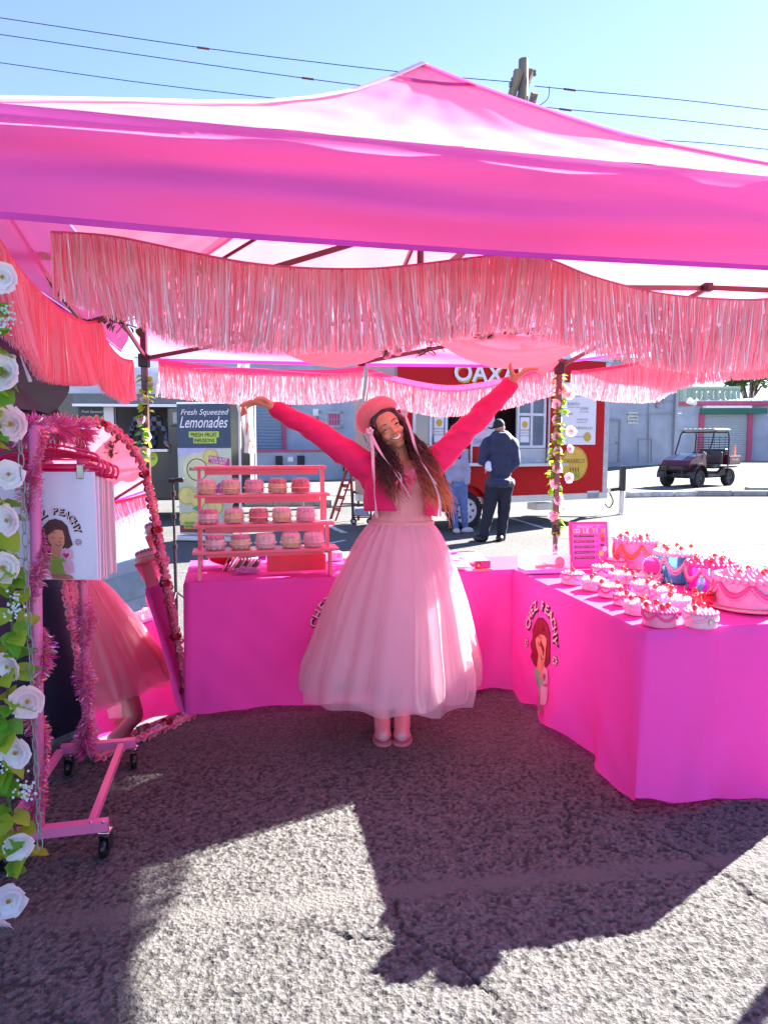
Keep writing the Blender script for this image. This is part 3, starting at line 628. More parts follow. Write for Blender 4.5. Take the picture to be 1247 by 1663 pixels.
# drawbar
e0 = TW.pt(tl, .5, -1.0); fwd = TW.T; mb = MB(); tip = e0 + fwd * 1.0; tip.z = .52
mb.bar(TW.pt(tl + .005, .5, -.3), tip, .08, .1); mb.bar(TW.pt(tl + .005, .5, -1.7), tip, .08, .1); mb.bar(TW.pt(tl + .1, .53, -.6), TW.pt(tl + .1, .53, -1.5), .06, .08); mb.build('drawbar', mat('galvanised_grey', (.16, .165, .17), .5, metal=.4, var=.2), ft)
tip2 = at(1038, 808, tip.y); mb = MB(); mb.cap(tip, tip + fwd * .3 + Vector((0, 0, .02)), .05, .05); mb.build('coupler', mat('black_rubber', (.015, .016, .018), .7), ft)
jk = at(1009, 830, tip.y - .1); mb = MB(); mb.tube([(jk.x, jk.y, .0), (jk.x, jk.y, .5)], .05, 10); mb.lathe([(.1, 0), (.1, .02), (.04, .03)], 12, (jk.x, jk.y, 0), closed=True); mb.build('jack_leg', alu, ft)
mb = MB(); mb.bbox((jk.x - .055, jk.y - .06, .5), (jk.x + .055, jk.y + .06, 1.02), .01); mb.build('jack_head', mat('black_plastic', (.02, .02, .022), .4), ft)
mb = MB(); mb.tube(smooth_pts([tip + Vector((0, 0, -.04)), tip + fwd * .12 + Vector((0, 0, -.25)), tip + fwd * .02 + Vector((0, 0, -.38)), tip - fwd * .1 + Vector((0, 0, -.3))]), .015, 5); mb.build('safety_chain', MC['black_rubber'], ft)
# ============================================================ BLACK LEMONADE TRUCK, left
K = Wall((-6.9, 13.2), (1, .12))
tk = thing('lemonade_truck', 'black and white food truck with an open serving window at the left', 'food truck', K.pt(0, 0))
blk = mat('black_truck_paint', (.022, .024, .027), .25, coat=.5); whi = mat('white_truck_roof', (.62, .63, .67), .4)
x0, x1 = 60, 405
a0, b0 = K.sz(x0, 700)[0], K.sz(x1, 700)[0]
zr0, zr1 = K.sz(250, 640)[1], K.sz(250, 606)[1]
Hk = K.rect(188, 656, 272, 729); mb = MB()
for (a, b, z0, z1) in ((a0, Hk[0], .45, zr0), (Hk[0], Hk[1], .45, Hk[2]), (Hk[0], Hk[1], Hk[3], zr0), (Hk[1], b0, .45, zr0)): wbox(mb, K, a, b, z0, z1, -.08, 0)
mb.build('body_side', blk, tk)
mb = MB(); wbox(mb, K, a0, b0, zr0 + .003, zr1, -2.2, .0); wbox(mb, K, a0 + .2, b0 - .3, zr1, zr1 + .12, -2.0, -.2); mb.build('roof', whi, tk)
mb = MB(); wbox(mb, K, a0, b0, .45, zr0, -2.2, -2.1); wbox(mb, K, a0, b0, .45, .5, -2.1, -.09); wbox(mb, K, b0 - .1, b0, .5, zr0, -2.1, -.09); mb.build('shell', MC['trailer_interior'], tk)
za = K.sz(200, 657)[1]; mb = MB(); wbox(mb, K, K.sz(125, 650)[0], K.sz(312, 650)[0], za, zr0 - .02, .002, .25); mb.build('awning_box', mat('grey_awning', (.15, .17, .17), .5, var=.15), tk)
mb = MB(); wbox(mb, K, K.sz(125, 650)[0], K.sz(318, 650)[0], za - .05, za - .002, 0, .3); mb.build('awning_rail', alu, tk)
mb = MB(); prect(mb, K, 234, 621, 248, 626, .002, .06); mb.build('marker_lamp', mat('amber_lens', (.45, .17, .03), .3), tk)
mb = MB(); prect(mb, K, 169, 655, 185, 700, .002, .05); mb.build('white_panel', whitep, tk)
mb = MB(); prect(mb, K, 133, 655, 151, 661, .003, .04); mb.build('white_card', whitep, tk)
a, b, z0, z1 = K.rect(128, 662, 170, 690); z0 -= .35; mb = MB(); wbox(mb, K, a, b, z0, z1, .002, .04); sg = mb.build('menu_sign', mat('slate_print', (.035, .05, .06), .5), tk)
fo = Frame(K.pt((a + b) / 2, z1, .042), K.T); mb = MB(); wtext(mb, fo, 'Fresh Squeezed', .02, -.08, .06, .002, shear=.3); wtext(mb, fo, 'LEMONADE  $5.00', -.02, -.33, .045, .002, bold=.01)
for k in range(3): wtext(mb, fo, ('Strawberry  Mango  Peach', 'Blueberry  Watermelon', 'Pineapple  Lavender')[k], 0, -.42 - k * .08, .04, .002)
mb.build('lettering', whitep, sg); mb = MB(); wtext(mb, fo, 'Lemonades', .02, -.18, .13, .002, shear=.35); mb.build('green_lettering', mat('lime_print', (.5, .68, .08), .5), sg)
# hatch surround, door
mb = MB(); a, b, z0, z1 = Hk; wbox(mb, K, a - .02, b + .02, z0 - .05, z0 - .002, .001, .25); mb.build('counter_shelf', alu, tk)
mb = MB(); wbox(mb, K, a + .6, b - .02, z0 + .05, z1 - .2, -1.9, -1.8); mb.build('back_window', mat('pale_backwall', (.35, .33, .36), .5, var=.3, vs=3), tk)
mb = MB(); wbox(mb, K, b + .05, b + .95, .55, z1 + .1, .002, .03); dr = mb.build('door', mat('door_black', (.03, .032, .036), .2, coat=.5), tk)
mb = MB(); a, b, z0, z1 = K.rect(281, 668, 300, 689); mb.bbox((0, 0, 0), (b - a, .04, z1 - z0), .1, Matrix.Translation(K.pt(a, z0, .06)) @ Matrix.Rotation(math.atan2(K.T.y, K.T.x), 4, 'Z')); mb.build('pane', mat('grey_glass', (.3, .32, .34), .1), dr)
mb = MB(); prect(mb, K, 279, 690, 291, 693, .03, .1); mb.build('handle', MC['black_plastic'], dr)
mb = MB(); c = K.sz(241, 744); mb.poly([K.pt(c[0] + p[0], c[1] + p[1], .02) for p in disc(0, 0, .18)]); lg = mb.build('round_logo', mat('lime_print', (.5, .68, .08), .5), tk)
mb = MB(); wtext(mb, Frame(K.pt(c[0], c[1], .024), K.T), 'Lemon', 0, 0, .09, .003, shear=.3); mb.build('lettering', ink, lg)
for px in (150, 360): s_ = K.sz(px, 800)[0]; wheel(tk, K.pt(s_, .4, -.14), K.N, .4, .24, .24, alu)
mb = MB(); wbox(mb, K, a0, b0, .4, .447, -.3, .02); mb.build('sill_trim', mat('black_plastic', (.02, .02, .022), .4), tk)
# something on the roof
mb = MB(); p = K.pt(K.sz(236, 600)[0], zr1 + .123, -1.0); mb.bbox((-.35, -.3, 0), (.35, .3, .28), .04, Matrix.Translation(p)); mb.build('roof_vent', alu, tk)
# worker leaning at the hatch
plaid = mat('plaid_shirt', (.04, .045, .06), .9); n = plaid.node_tree; br = n.nodes.new('ShaderNodeTexChecker'); br.inputs['Scale'].default_value = 11
br.inputs[1].default_value = (.02, .022, .03, 1); br.inputs[2].default_value = (.17, .18, .24, 1); n.links.new(n.nodes['Texture Coordinate'].outputs['Object'], br.inputs[0]); n.links.new(br.outputs[0], n.nodes['Principled BSDF'].inputs['Base Color'])
c = K.pt(K.sz(236, 700)[0], 0, -.35); wk = thing('person', 'worker in a black and grey plaid shirt leaning on the lemonade truck window sill', 'person', c); zs = Hk[2]
mb = MB(); hip = c + Vector((-.1, .15, .95)); sh = c + Vector((0, -.05, zs + .58))
mb.cap(hip, sh - Vector((0, 0, .12)), .17, .19); mb.cap(sh + Vector((-.2, 0, 0)), c + Vector((-.36, -.02, zs + .3)), .075, .06); mb.cap(c + Vector((-.36, -.02, zs + .3)), c + Vector((-.3, -.25, zs + .08)), .058, .045)
mb.cap(sh + Vector((.2, 0, 0)), c + Vector((.34, -.05, zs + .32)), .075, .065); mb.cap(c + Vector((.34, -.05, zs + .32)), c + Vector((.42, -.3, zs + .1)), .06, .05); mb.cap(sh + Vector((-.2, 0, 0)), sh + Vector((.2, 0, 0)), .085, .085)
blob('shirt', mb, .02, plaid, wk, 2)
mb = MB(); mb.cap(sh + Vector((0, 0, .02)), sh + Vector((0, -.02, .13)), .055, .05); mb.ell(sh + Vector((0, -.05, .22)), (.078, .095, .115)); mb.cap(c + Vector((.42, -.3, zs + .1)), c + Vector((.47, -.38, zs + .06)), .04, .03)
for k in range(4): mb.cap(c + Vector((.45 + k * .012, -.37, zs + .06)), c + Vector((.5, -.42 + k * .02, zs + .035)), .011, .009, 6)
mb.cap(c + Vector((-.3, -.25, zs + .08)), c + Vector((-.28, -.33, zs + .05)), .035, .028); blob('skin', mb, .012, mat('skin_mid', (.36, .18, .11), .5), wk, 2)
mb = MB(); mb.ell(sh + Vector((0, -.02, .26)), (.088, .1, .1)); blob('hair', mb, .02, MC['black_hair'], wk, 1)
mb = MB(); mb.cap(hip, (hip.x, hip.y, .55), .12, .08); blob('trousers', mb, .03, MC['worker_clothes0'], wk, 1)
# ============================================================ ROLL-UP BANNER
F0 = gz(298, 878); F1 = gz(372, 880); T_ = (F1 - F0).normalized(); BW = Wall(F0, T_)
rb = thing('rollup_banner', 'tall roll-up banner advertising lemonades, navy above lemon slices', 'banner', BW.pt(0, 0))
wB = .86; zT = BW.sz(340, 655)[1]
Bf = Frame(BW.pt(wB / 2 - .05, .1, 0), T_)
mb = MB(); mb.grid(lambda u, v: Bf((u - .5) * wB, v * (zT - .1), .008 * math.sin(v * 3)), 4, 16); bn = mb.build('banner_sheet', mat('pale_green_print', (.55, .62, .45), .5, var=.25, vs=2), rb)
BF = Frame(Bf.O, T_); BF.surf = lambda u, v, o: Bf(u, v, o + .008 * math.sin(v / (zT - .1) * 3)); Ht = zT - .1
def bprint(name, m, pts, off=.004): mb = MB(); wshape(mb, BF, pts, off); return mb.build(name, m, bn)
slate = mat('slate_blue_print', (.035, .065, .11), .5, var=.05); lime = mat('lime_print', (.5, .68, .08), .5)
mb = MB(); nseg = 6
mb.grid(lambda u, v: BF((u - .5) * wB, Ht * .665 + v * Ht * .335, .003), 4, 8); mb.build('navy_field', slate, bn)
bprint('lavender_field', mat('lavender_print', (.5, .5, .72), .5), [(-wB / 2, Ht * .60), (wB / 2 - .2, Ht * .66), (wB / 2, Ht * .664), (-wB / 2, Ht * .664)], .0035)
mb = MB(); wtext(mb, BF, 'Fresh Squeezed', .02, Ht * .93, .12, .006, shear=.3, bold=.005); wtext(mb, BF, 'Lemonades', 0, Ht * .86, .24, .006, shear=.35, bold=.008, wid=wB * .9); mb.build('lettering', whitep, bn)
bprint('lime_label', lime, [(-.24, Ht * .79), (.24, Ht * .79), (.24, Ht * .745), (.2, Ht * .745), (.2, Ht * .70), (-.17, Ht * .70), (-.17, Ht * .745), (-.24, Ht * .745)], .005)
mb = MB(); wtext(mb, BF, 'FRESH FRUIT', 0, Ht * .765, .085, .008, bold=.015, wid=.42); wtext(mb, BF, 'INFUSIONS', .01, Ht * .722, .08, .008, bold=.015, wid=.32); mb.build('lettering', ink, bn)
lem = mat('lemon_print', (.75, .68, .2), .5, var=.2, vs=6); lem2 = mat('lemon_rind_print', (.62, .5, .05), .5)
for (u, v, r) in ((.1, .60, .12), (-.3, .3, .14), (-.12, .27, .13), (-.34, .12, .1), (.15, .22, .13), (-.2, .12, .12)):
    bprint('lemon_slice', lem2, disc(u, Ht * v, r), .0045); bprint('lemon_slice', lem, disc(u, Ht * v, r * .86), .006)
bprint('pale_glow', mat('pale_lemon_print', (.7, .72, .4), .5), disc(-.15, Ht * .5, .2, .26), .004)
bprint('pink_label', mat('magenta_print', (.6, .03, .2), .5), [(.08, Ht * .61), (.4, Ht * .585), (.4, Ht * .53), (.06, Ht * .555)], .008)
mb = MB(); wtext(mb, BF, 'BOOK US FOR', .23, Ht * .583, .06, .011, bold=.015, rot=-.13, wid=.28); wtext(mb, BF, 'YOUR NEXT', .23, Ht * .557, .055, .011, bold=.015, rot=-.13, wid=.24); mb.build('lettering', whitep, bn)
mb = MB()
for k in range(24):
    t0 = 2 * PI * k / 24; t1 = 2 * PI * (k + 1) / 24
    mb.poly([BF(-.12 + .17 * q * math.cos(t), Ht * .5 + .17 * q * math.sin(t), .008) for q, t in ((1, t0), (1, t1), (.93, t1), (.93, t0))])
wtext(mb, BF, 'Blackjack', -.12, Ht * .5, .07, .009, shear=.2, wid=.26); mb.build('ring_logo', ink, bn)
bprint('berry', mat('berry_purple', (.1, .03, .25), .5, var=.5, vs=30), disc(.12, Ht * .35, .09), .0065); bprint('berry', mat('berry_pink', (.5, .03, .22), .5), disc(.27, Ht * .36, .09), .0065)
bprint('mint_leaf', mat('mint_print', (.03, .4, .08), .5), [(-.22, Ht * .2), (-.12, Ht * .23), (-.03, Ht * .2), (-.12, Ht * .18)], .007)
bprint('lime_label', lime, [(-.36, Ht * .1), (.28, Ht * .1), (.28, Ht * .045), (-.36, Ht * .045)], .008)
mb = MB(); wtext(mb, BF, 'FOLLOW @BLACKJACKINFUSIONS', -.04, Ht * .085, .05, .011, bold=.01, wid=.6); wtext(mb, BF, 'BLACKJACKINFUSIONS@GMAIL.COM', -.04, Ht * .06, .045, .011, bold=.01, wid=.6); mb.build('lettering', ink, bn)
bprint('berry_band', mat('berry_print', (.3, .02, .08), .5, var=.5, vs=12), [(-wB / 2, .03), (wB / 2, .03), (wB / 2, .12), (-wB / 2, .14)], .0045)
mb = MB(); Mx = Matrix.Translation(BW.pt(-.05, 0, 0)) @ Matrix.Rotation(math.atan2(T_.y, T_.x), 4, 'Z'); mb.bbox((-.02, -.1, .005), (wB + .02, .1, .09), .02, Mx); mb.build('cassette_base', alu, rb)
mb = MB(); mb.bar(BW.pt(-.05, zT + .01, 0), BW.pt(wB - .05, zT + .01, 0), .02, .03); mb.build('top_rail', alu, rb)
mb = MB(); mb.tube([BW.pt(wB / 2, .09, -.05), BW.pt(wB / 2, zT, -.03)], .012, 6); mb.build('support_pole', alu, rb)
# ---- feather flag with pizza print
FY = 9.6; ff = thing('feather_flag', 'tall white feather flag printed with red pizza slices beside the lemonade banner', 'flag', (at(393, 700, FY).x, FY, 0))
fl = [(386, 585), (384, 640), (393, 700), (395, 735)]; frr = [(404, 585), (406, 640), (408, 690), (413, 737)]
flm = mat('cream_flag', (.78, .72, .62), .6, transl=.3)
fL = smooth_pts([at(*p, FY) for p in [(388, 560)] + fl], 5); fR = smooth_pts([at(*p, FY + .12) for p in [(403, 560)] + frr], 5); mb = MB(); n_ = min(len(fL), len(fR))
ff_s = lambda u, v, o=0: fL[min(int(v * (n_ - 1)), n_ - 1)].lerp(fR[min(int(v * (n_ - 1)), n_ - 1)], u) + Vector((.02 * math.sin(v * 9), -.03 * math.sin(u * 5 + v * 6) - o, 0))
mb.grid(ff_s, 6, n_ - 1); mb.build('cloth', flm, ff, smooth=True)
for (u, v) in ((.55, .78), (.6, .93), (.45, .62), (.4, .48)):
    mb = MB(); mb.poly([ff_s(u + a, v + b, .012) for a, b in ((-.35, .03), (.35, .035), (.05, -.05))]); mb.build('pizza_slice', mat('pizza_red', (.62, .09, .02), .6), ff)
mb = MB(); mb.tube([(at(386, 640, FY + .1).x, FY + .1, 0), at(389, 640, FY + .1), at(388, 560, FY + .1)], .018, 8); mb.build('pole', mat('white_pole', (.7, .7, .7), .4), ff)
# ============================================================ RED STEP LADDER, HAND CART
LY = 13.5; a = thing('step_ladder', 'red folding step ladder standing open left of the woman', 'ladder', (gz(560, 846).x, LY, 0)); lr = mat('dark_red_ladder', (.22, .02, .02), .45)
apx = at(567, 762, LY); legs = [gz(537, 843), gz(545, 846), gz(574, 846), gz(582, 845)]
for i, g_ in enumerate(legs):
    mb = MB(); q = apx + Vector((-.03 if i < 2 else .05, 0, 0)) + Vector((.12 if i % 2 else -.02, .0, 0)); mb.bar(g_, q, .05, .03); mb.build('rail', lr, a)
for f in (.22, .45, .68):
    mb = MB(); mb.bar(legs[0].lerp(apx, f), legs[2].lerp(apx, f) if False else legs[1].lerp(apx + Vector((.1, 0, 0)), f) , .04, .07); mb.build('step', lr, a)
mb = MB(); mb.bar(legs[1].lerp(apx, .33), legs[3].lerp(apx, .33), .02, .03); mb.bar(legs[1].lerp(apx, .6), legs[3].lerp(apx, .6), .02, .03); mb.build('spreader', lr, a)
hc = thing('utility_cart', 'small black wire-frame cart holding pale boxes, standing behind the woman', 'cart', (gz(588, 846).x, 12.9, 0))
c0 = at(572, 800, 12.9); c1 = at(602, 843, 12.9); mb = MB(); bkm = MC['black_plastic']
for dx in (0, c1.x - c0.x):
    for dy in (0, .35): mb.bar((c0.x + dx, 12.9 + dy, .1), (c0.x + dx, 12.9 + dy, c0.z), .03, .03)
for dy in (0, .35):
    for z in (c0.z, .35, .14): mb.bar((c0.x, 12.9 + dy, z), (c1.x, 12.9 + dy, z), .025, .025)
mb.build('frame', bkm, hc)
mb = MB(); mb.bbox((c0.x + .04, 12.93, .17), (c1.x - .03, 13.2, .3), .01); mb.build('basket', mat('pale_blue_box', (.4, .47, .62), .6), hc)
for dx in (.02, c1.x - c0.x - .02): wheel(hc, (c0.x + dx, 12.95, .06), (0, -1, 0), .06, .03, .03, alu, 4)
# ============================================================ BLACK LIGHT STAND
TY = 5.35; ts = thing('light_stand', 'thin black tripod stand with a phone clamp beside the mirror', 'tripod stand', (at(284, 950, TY).x, TY, 0)); x = at(284, 900, TY).x
ztp = at(284, 782, TY).z; mb = MB(); mb.tube([(x, TY, .1), (x, TY, .7)], .013, 8); mb.tube([(x, TY, .7), (x, TY, ztp)], .010, 8); mb.build('pole', bkm, ts)
for z in (.7, .93, ztp - .09): mb = MB(); mb.lathe([(.014, -.02), (.02, -.018), (.02, .018), (.014, .02)], 10, (x, TY, z), closed=True); mb.build('collar', bkm, ts)
mb = MB(); mb.bbox((x - .035, TY - .02, ztp - .012), (x + .02, TY + .02, ztp + .022), .006); mb.bbox((x + .02, TY - .018, ztp - .006), (x + .085, TY + .018, ztp + .03), .008); mb.build('phone_clamp', bkm, ts)
for k in range(3): th = k * 2.094 + .5; mb = MB(); mb.tube([(x, TY, .35), (x + .38 * math.cos(th), TY + .38 * math.sin(th), .012)], .009, 6); mb.build('leg', bkm, ts)
# ============================================================ UTILITY VEHICLE
ux = gz(1126, 790); ut = thing('utility_vehicle', 'maroon and black open utility buggy with a cargo bed and roll cage', 'buggy', (.443 * 24.9, 24.9, 0), math.radians(180 + 36))
maroon = mat('maroon_plastic', (.12, .006, .025), .35, coat=.3); bkp = mat('black_plastic', (.02, .02, .022), .4); seatm = mat('seat_vinyl', (.03, .032, .035), .5)
# local: +x forward, y left, z up. wheelbase 1.98, track 1.1
for sx in (.99, -.95):
    for sy_ in (.56, -.56):
        t = wheel(None if False else ut, WM[ut.name] @ Vector((sx, sy_, .31)), WM[ut.name].to_3x3() @ Vector((0, 1 if sy_ > 0 else -1, 0)), .31, .24, .16, mat('dark_rim', (.07, .07, .075), .4, metal=.5), 6)
LB = dict(parent=ut, local=True)
mb = MB(); mb.bbox((-1.3, -.45, .3), (1.1, .45, .5), .04); mb.bbox((-.55, -.6, .36), (.4, .6, .46), .03); mb.build('chassis', bkp, **LB)
mb = MB()
prof = [(1.40, .58), (1.45, .74), (1.34, .92), (.98, 1.05), (.42, 1.14), (.40, .6), (1.2, .52)]
mb.prism([(p[0], -.52, p[1]) for p in prof], (0, 1.04, 0)); mb.build('hood', maroon, fix=True, **LB)
mb = MB(); mb.prism([(p[0] * 1.0, -.18, p[1] + .012) for p in ((1.33, .922), (.98, 1.052), (.5, 1.13), (.5, 1.11), (.98, 1.03), (1.33, .905))], (0, .36, 0)); mb.build('hood_stripe', mat('grey_stripe', (.3, .3, .32), .4), fix=True, **LB)
mb = MB(); mb.bbox((1.36, -.4, .6), (1.44, .4, .76), .02); mb.build('grille', bkp, **LB)
for s_ in (-1, 1):
    mb = MB(); mb.ell((1.36, s_ * .42, .79), (.05, .09, .06), 10); mb.build('headlight', mat('headlight_lens', (.7, .72, .75), .1), smooth=True, **LB)
    mb = MB()
    for k in range(8):
        t0 = PI * k / 8; t1 = PI * (k + 1) / 8
        p0 = (.99 + .43 * math.cos(t0), .32 + .45 * math.sin(t0)); p1 = (.99 + .43 * math.cos(t1), .32 + .45 * math.sin(t1)); y0, y1 = sorted((s_ * .42, s_ * .7))
        mb.hexa([(p0[0], y0, p0[1]), (p0[0], y1, p0[1]), (p1[0], y1, p1[1]), (p1[0], y0, p1[1]), (p0[0] * 1.0, y0, p0[1] + .03), (p0[0], y1, p0[1] + .03), (p1[0], y1, p1[1] + .03), (p1[0], y0, p1[1] + .03)])
    mb.build('front_fender', bkp, **LB)
    mb = MB(); mb.bbox((-1.4, min(s_ * .44, s_ * .7), .64), (-.5, max(s_ * .44, s_ * .7), .7), .02); mb.prism([(-.55, s_ * .69, .4), (-.1, s_ * .6, .4), (-.5, s_ * .69, .7)], (0, -s_ * .12, 0)); mb.build('rear_fender', bkp, fix=True, **LB)
    mb = MB(); pts = [(.55, s_ * .6, .98), (.28, s_ * .62, 1.5), (.05, s_ * .6, 1.9), (-.75, s_ * .6, 1.9), (-.82, s_ * .62, 1.3), (-.8, s_ * .62, .45)]
    mb.tube(smooth_pts(pts, 5), .026, 8); mb.build('roll_bar', bkp, smooth=True, **LB)
mb = MB(); 
for (p, q) in (((.05, -.6, 1.88), (.05, .6, 1.88)), ((-.75, -.6, 1.88), (-.75, .6, 1.88)), ((-.8, -.62, 1.0), (-.8, .62, 1.0))): mb.tube([p, q], .024, 6)
for k in range(8): mb.tube([(-.79, -.6, 1.08 + k * .09), (-.79, .6, 1.08 + k * .09)], .009, 4)
for k in range(6): mb.tube([(-.79, -.5 + k * .2, 1.0), (-.78, -.5 + k * .2, 1.75)], .009, 4)
mb.build('rear_screen', bkp, **LB)
mb = MB(); mb.bbox((-.86, -.66, 1.92), (.2, .66, 1.99), .03)
for k in range(7): mb.bbox((-.8, -.58 + k * .18, 1.985), (.14, -.5 + k * .18, 2.01), .008)
mb.build('roof', mat('pale_roof', (.22, .26, .24), .5, var=.15), **LB)
mb = MB()
for (p, q) in (((1.5, -.5, .4), (1.5, .5, .4)), ((1.52, -.55, .75), (1.52, .55, .75)), ((1.52, -.5, .6), (1.52, .5, .6)), ((1.5, -.3, .35), (1.52, -.3, .78)), ((1.5, .3, .35), (1.52, .3, .78)), ((1.52, -.55, .75), (1.1, -.5, .6)), ((1.52, .55, .75), (1.1, .5, .6)), ((1.5, 0, .35), (1.5, 0, .5))): mb.tube([p, q], .025, 6)
mb.build('brush_guard', bkp, **LB)
mb = MB(); mb.bbox((-.5, -.56, .62), (.0, .56, .78), .05); mb.bbox((-.62, -.56, .75), (-.5, .56, 1.2), .05); mb.build('bench_seat', seatm, **LB)
mb = MB()
for (lo, hi) in (((-1.6, -.66, .74), (-.85, .66, .78)), ((-1.6, -.66, .78), (-.85, -.62, 1.05)), ((-1.6, .62, .78), (-.85, .66, 1.05)), ((-1.64, -.66, .78), (-1.6, .66, 1.05)), ((-.88, -.62, .78), (-.85, .62, 1.1))): mb.bbox(lo, hi, .01)
bed = mb.build('cargo_bed', maroon, **LB)
mb = MB(); fb = Frame((-1.22, .664, .94), (-1, 0, 0)); wtext(mb, fb, 'Kawasaki', 0, 0, .12, .004, bold=.02); o = mb.build('lettering', whitep, bed, local=True)
mb = MB(); fb = Frame((.75, .524, .8), (-1, 0, 0)); wtext(mb, fb, 'MULE', 0, 0, .11, .003, bold=.02); mb.build('lettering', whitep, **LB)
mb = MB(); mb.bbox((-1.15, -.5, .8), (-.9, .45, 1.3), .03); mb.build('tool_box', bkp, **LB)
mb = MB(); M = Matrix.Translation((.22, .28, 1.06)) @ Matrix.Rotation(-1.0, 4, 'Y'); P = [M @ Vector((.17 * math.cos(t), .17 * math.sin(t), 0)) for t in [2 * PI * k / 16 for k in range(17)]]; mb.tube(P, .015, 6); mb.tube([M @ Vector((0, 0, 0)), (.45, .28, .85)], .02, 6); mb.tube([P[0], P[8]], .012, 5); mb.build('steering_wheel', bkp, **LB)
mb = MB(); mb.poly([(-1.58, .5, 1.06), (-1.3, .56, 1.06), (-1.52, .5, 1.5)]); mb.poly([(-1.6, .3, 1.06), (-1.3, .5, 1.1), (-1.56, .42, 1.42)]); mb.build('orange_flag', mat('safety_orange', (.8, .1, .01), .6, transl=.3), **LB)
mb = MB(); mb.ell((.5, .72, 1.2), (.04, .09, .07), 8); mb.tube([(.5, .7, 1.2), (.42, .6, 1.2)], .012, 5); mb.build('side_mirror', bkp, **LB)
# ============================================================ TWO CUSTOMERS
def P_(px, py, Y, dy=0): return at(px, py, Y) + Vector((0, dy, 0))
Ym = 10.75; A = lambda x, y, d=0: P_(x, y, Ym, d)
man = thing('person', 'man in navy jacket, dark trousers and black cap seen from behind at the red trailer', 'person', gz(796, 880))
navy = mat('navy_softshell', (.012, .022, .065), .7, sheen=.2, bump=.3, bs=14)
mb = MB(); mb.ell(A(812, 782), (.2, .14, .1), 12); mb.ell(A(812, 755), (.2, .15, .24), 12); mb.ell(A(813, 728), (.235, .14, .16), 12); mb.cap(A(798, 716), A(828, 716), .085, .085)
mb.cap(A(790, 720), A(783, 748), .082, .066); mb.cap(A(783, 748), A(794, 757, -.06), .064, .05); mb.cap(A(832, 720), A(837, 750), .085, .07); mb.cap(A(837, 750), A(829, 759, -.05), .066, .055)
mb.ell(A(812, 712, -.1), (.14, .07, .09), 12); mb.cap(A(806, 707, -.02), A(820, 707, -.02), .07, .07); mb.lathe([(.205, 0), (.215, .04), (.2, .1)], 16, A(812, 789), closed=True)
blob('jacket', mb, .016, navy, man, 3, wr=(.012, 9, (1, 1, .7)))
mb = MB(); dk_ = mat('dark_navy_trousers', (.01, .014, .028), .8, bump=.3, bs=14)
mb.cap(A(801, 790), A(793, 830), .115, .085); mb.cap(A(793, 830), A(784, 872, -.06), .082, .066); mb.cap(A(821, 790), A(818, 832), .11, .085); mb.cap(A(818, 832), A(814, 873, .02), .08, .066); mb.ell(A(811, 786), (.19, .13, .12), 12)
blob('trousers', mb, .016, dk_, man, 3, wr=(.010, 9, (1, 1, .6)))
mb = MB(); mb.cap(A(812, 706, -.02), A(812, 698), .055, .055); mb.ell(A(811, 692), (.078, .095, .11), 12); mb.ell(A(803, 696), (.012, .02, .03), 6); mb.ell(A(819, 695), (.012, .02, .03), 6)
mb.cap(A(792, 758, -.06), A(788, 762, -.1), .035, .03)
for k in range(4): mb.cap(A(789, 761 + k, -.1), A(786, 765 + k * 1.3, -.12), .011, .009, 6)
blob('skin', mb, .012, mat('skin_light', (.42, .23, .16), .5), man, 2)
mb = MB(); M = Matrix.Rotation(.25, 3, 'X'); mb.ell(A(810, 689), (.088, .105, .085), 14, M); mb.ell(A(803, 693, .0), (.03, .07, .02), 10); mb.ell(A(797, 695, .07), (.05, .08, .012), 10, Matrix.Rotation(.3, 3, 'Y')); blob('cap', mb, .012, mat('black_cap', (.012, .014, .02), .8), man, 2)
mb = MB(); mb.ell(A(806, 706, -.03), (.08, .05, .03), 10); blob('collar', mb, .012, mat('pale_collar', (.4, .4, .5), .8), man, 1)
for (x, y, d, r) in ((776, 879, -.08, .35), (811, 880, -.02, -.1)):
    mb = MB(); c = A(x, 876, d); c.z = .05; M = Matrix.Rotation(r, 3, 'Z'); mb.ell(c, (.06, .14, .055), 12, M); mb.ell(c + Vector((0, .02, -.02)), (.062, .15, .03), 12, M); blob('shoe', mb, .012, mat('black_shoe', (.015, .015, .02), .5), man, 1)
bag = thing('crumpled_bag', 'crumpled white paper bag held at the side of the man in navy', 'bag', A(790, 757, -.13))
mb = MB()
for k in range(8): mb.ell(A(790 + random.uniform(-3, 3), 757 + random.uniform(-5, 5), -.14), random.uniform(.03, .05), 6)
blob('paper', mb, .012, mat('white_paper', (.65, .68, .8), .6, bump=.4, bs=30), bag, 1)
Yg = 11.7; A = lambda x, y, d=0: P_(x, y, Yg, d)
girl = thing('person', 'person in pale lavender sweater and blue jeans standing by the trailer wheel', 'person', gz(748, 865))
mb = MB(); mb.ell(A(741, 772), (.16, .12, .14), 12); mb.ell(A(741, 752), (.165, .12, .16), 12); mb.cap(A(731, 740), A(750, 740), .075, .075); mb.cap(A(752, 742), A(758, 765), .06, .055); mb.cap(A(758, 765), A(757, 783, -.05), .052, .045); mb.cap(A(730, 742), A(726, 762), .06, .05); mb.cap(A(726, 762), A(729, 780, -.08), .05, .04)
blob('sweater', mb, .02, mat('lavender_sweater', (.36, .38, .5), .9, sheen=.3, bump=.4, bs=40), girl, 3, wr=(.012, 9, (1, 1, .7)))
mb = MB(); jm = mat('blue_denim', (.12, .2, .42), .8, var=.25, vs=9); mb.ell(A(742, 788), (.155, .12, .1), 12); mb.cap(A(736, 792), A(737, 825), .092, .062); mb.cap(A(737, 825), A(740, 856), .06, .045); mb.cap(A(750, 792), A(753, 823), .09, .06); mb.cap(A(753, 823), A(756, 855, .05), .058, .045)
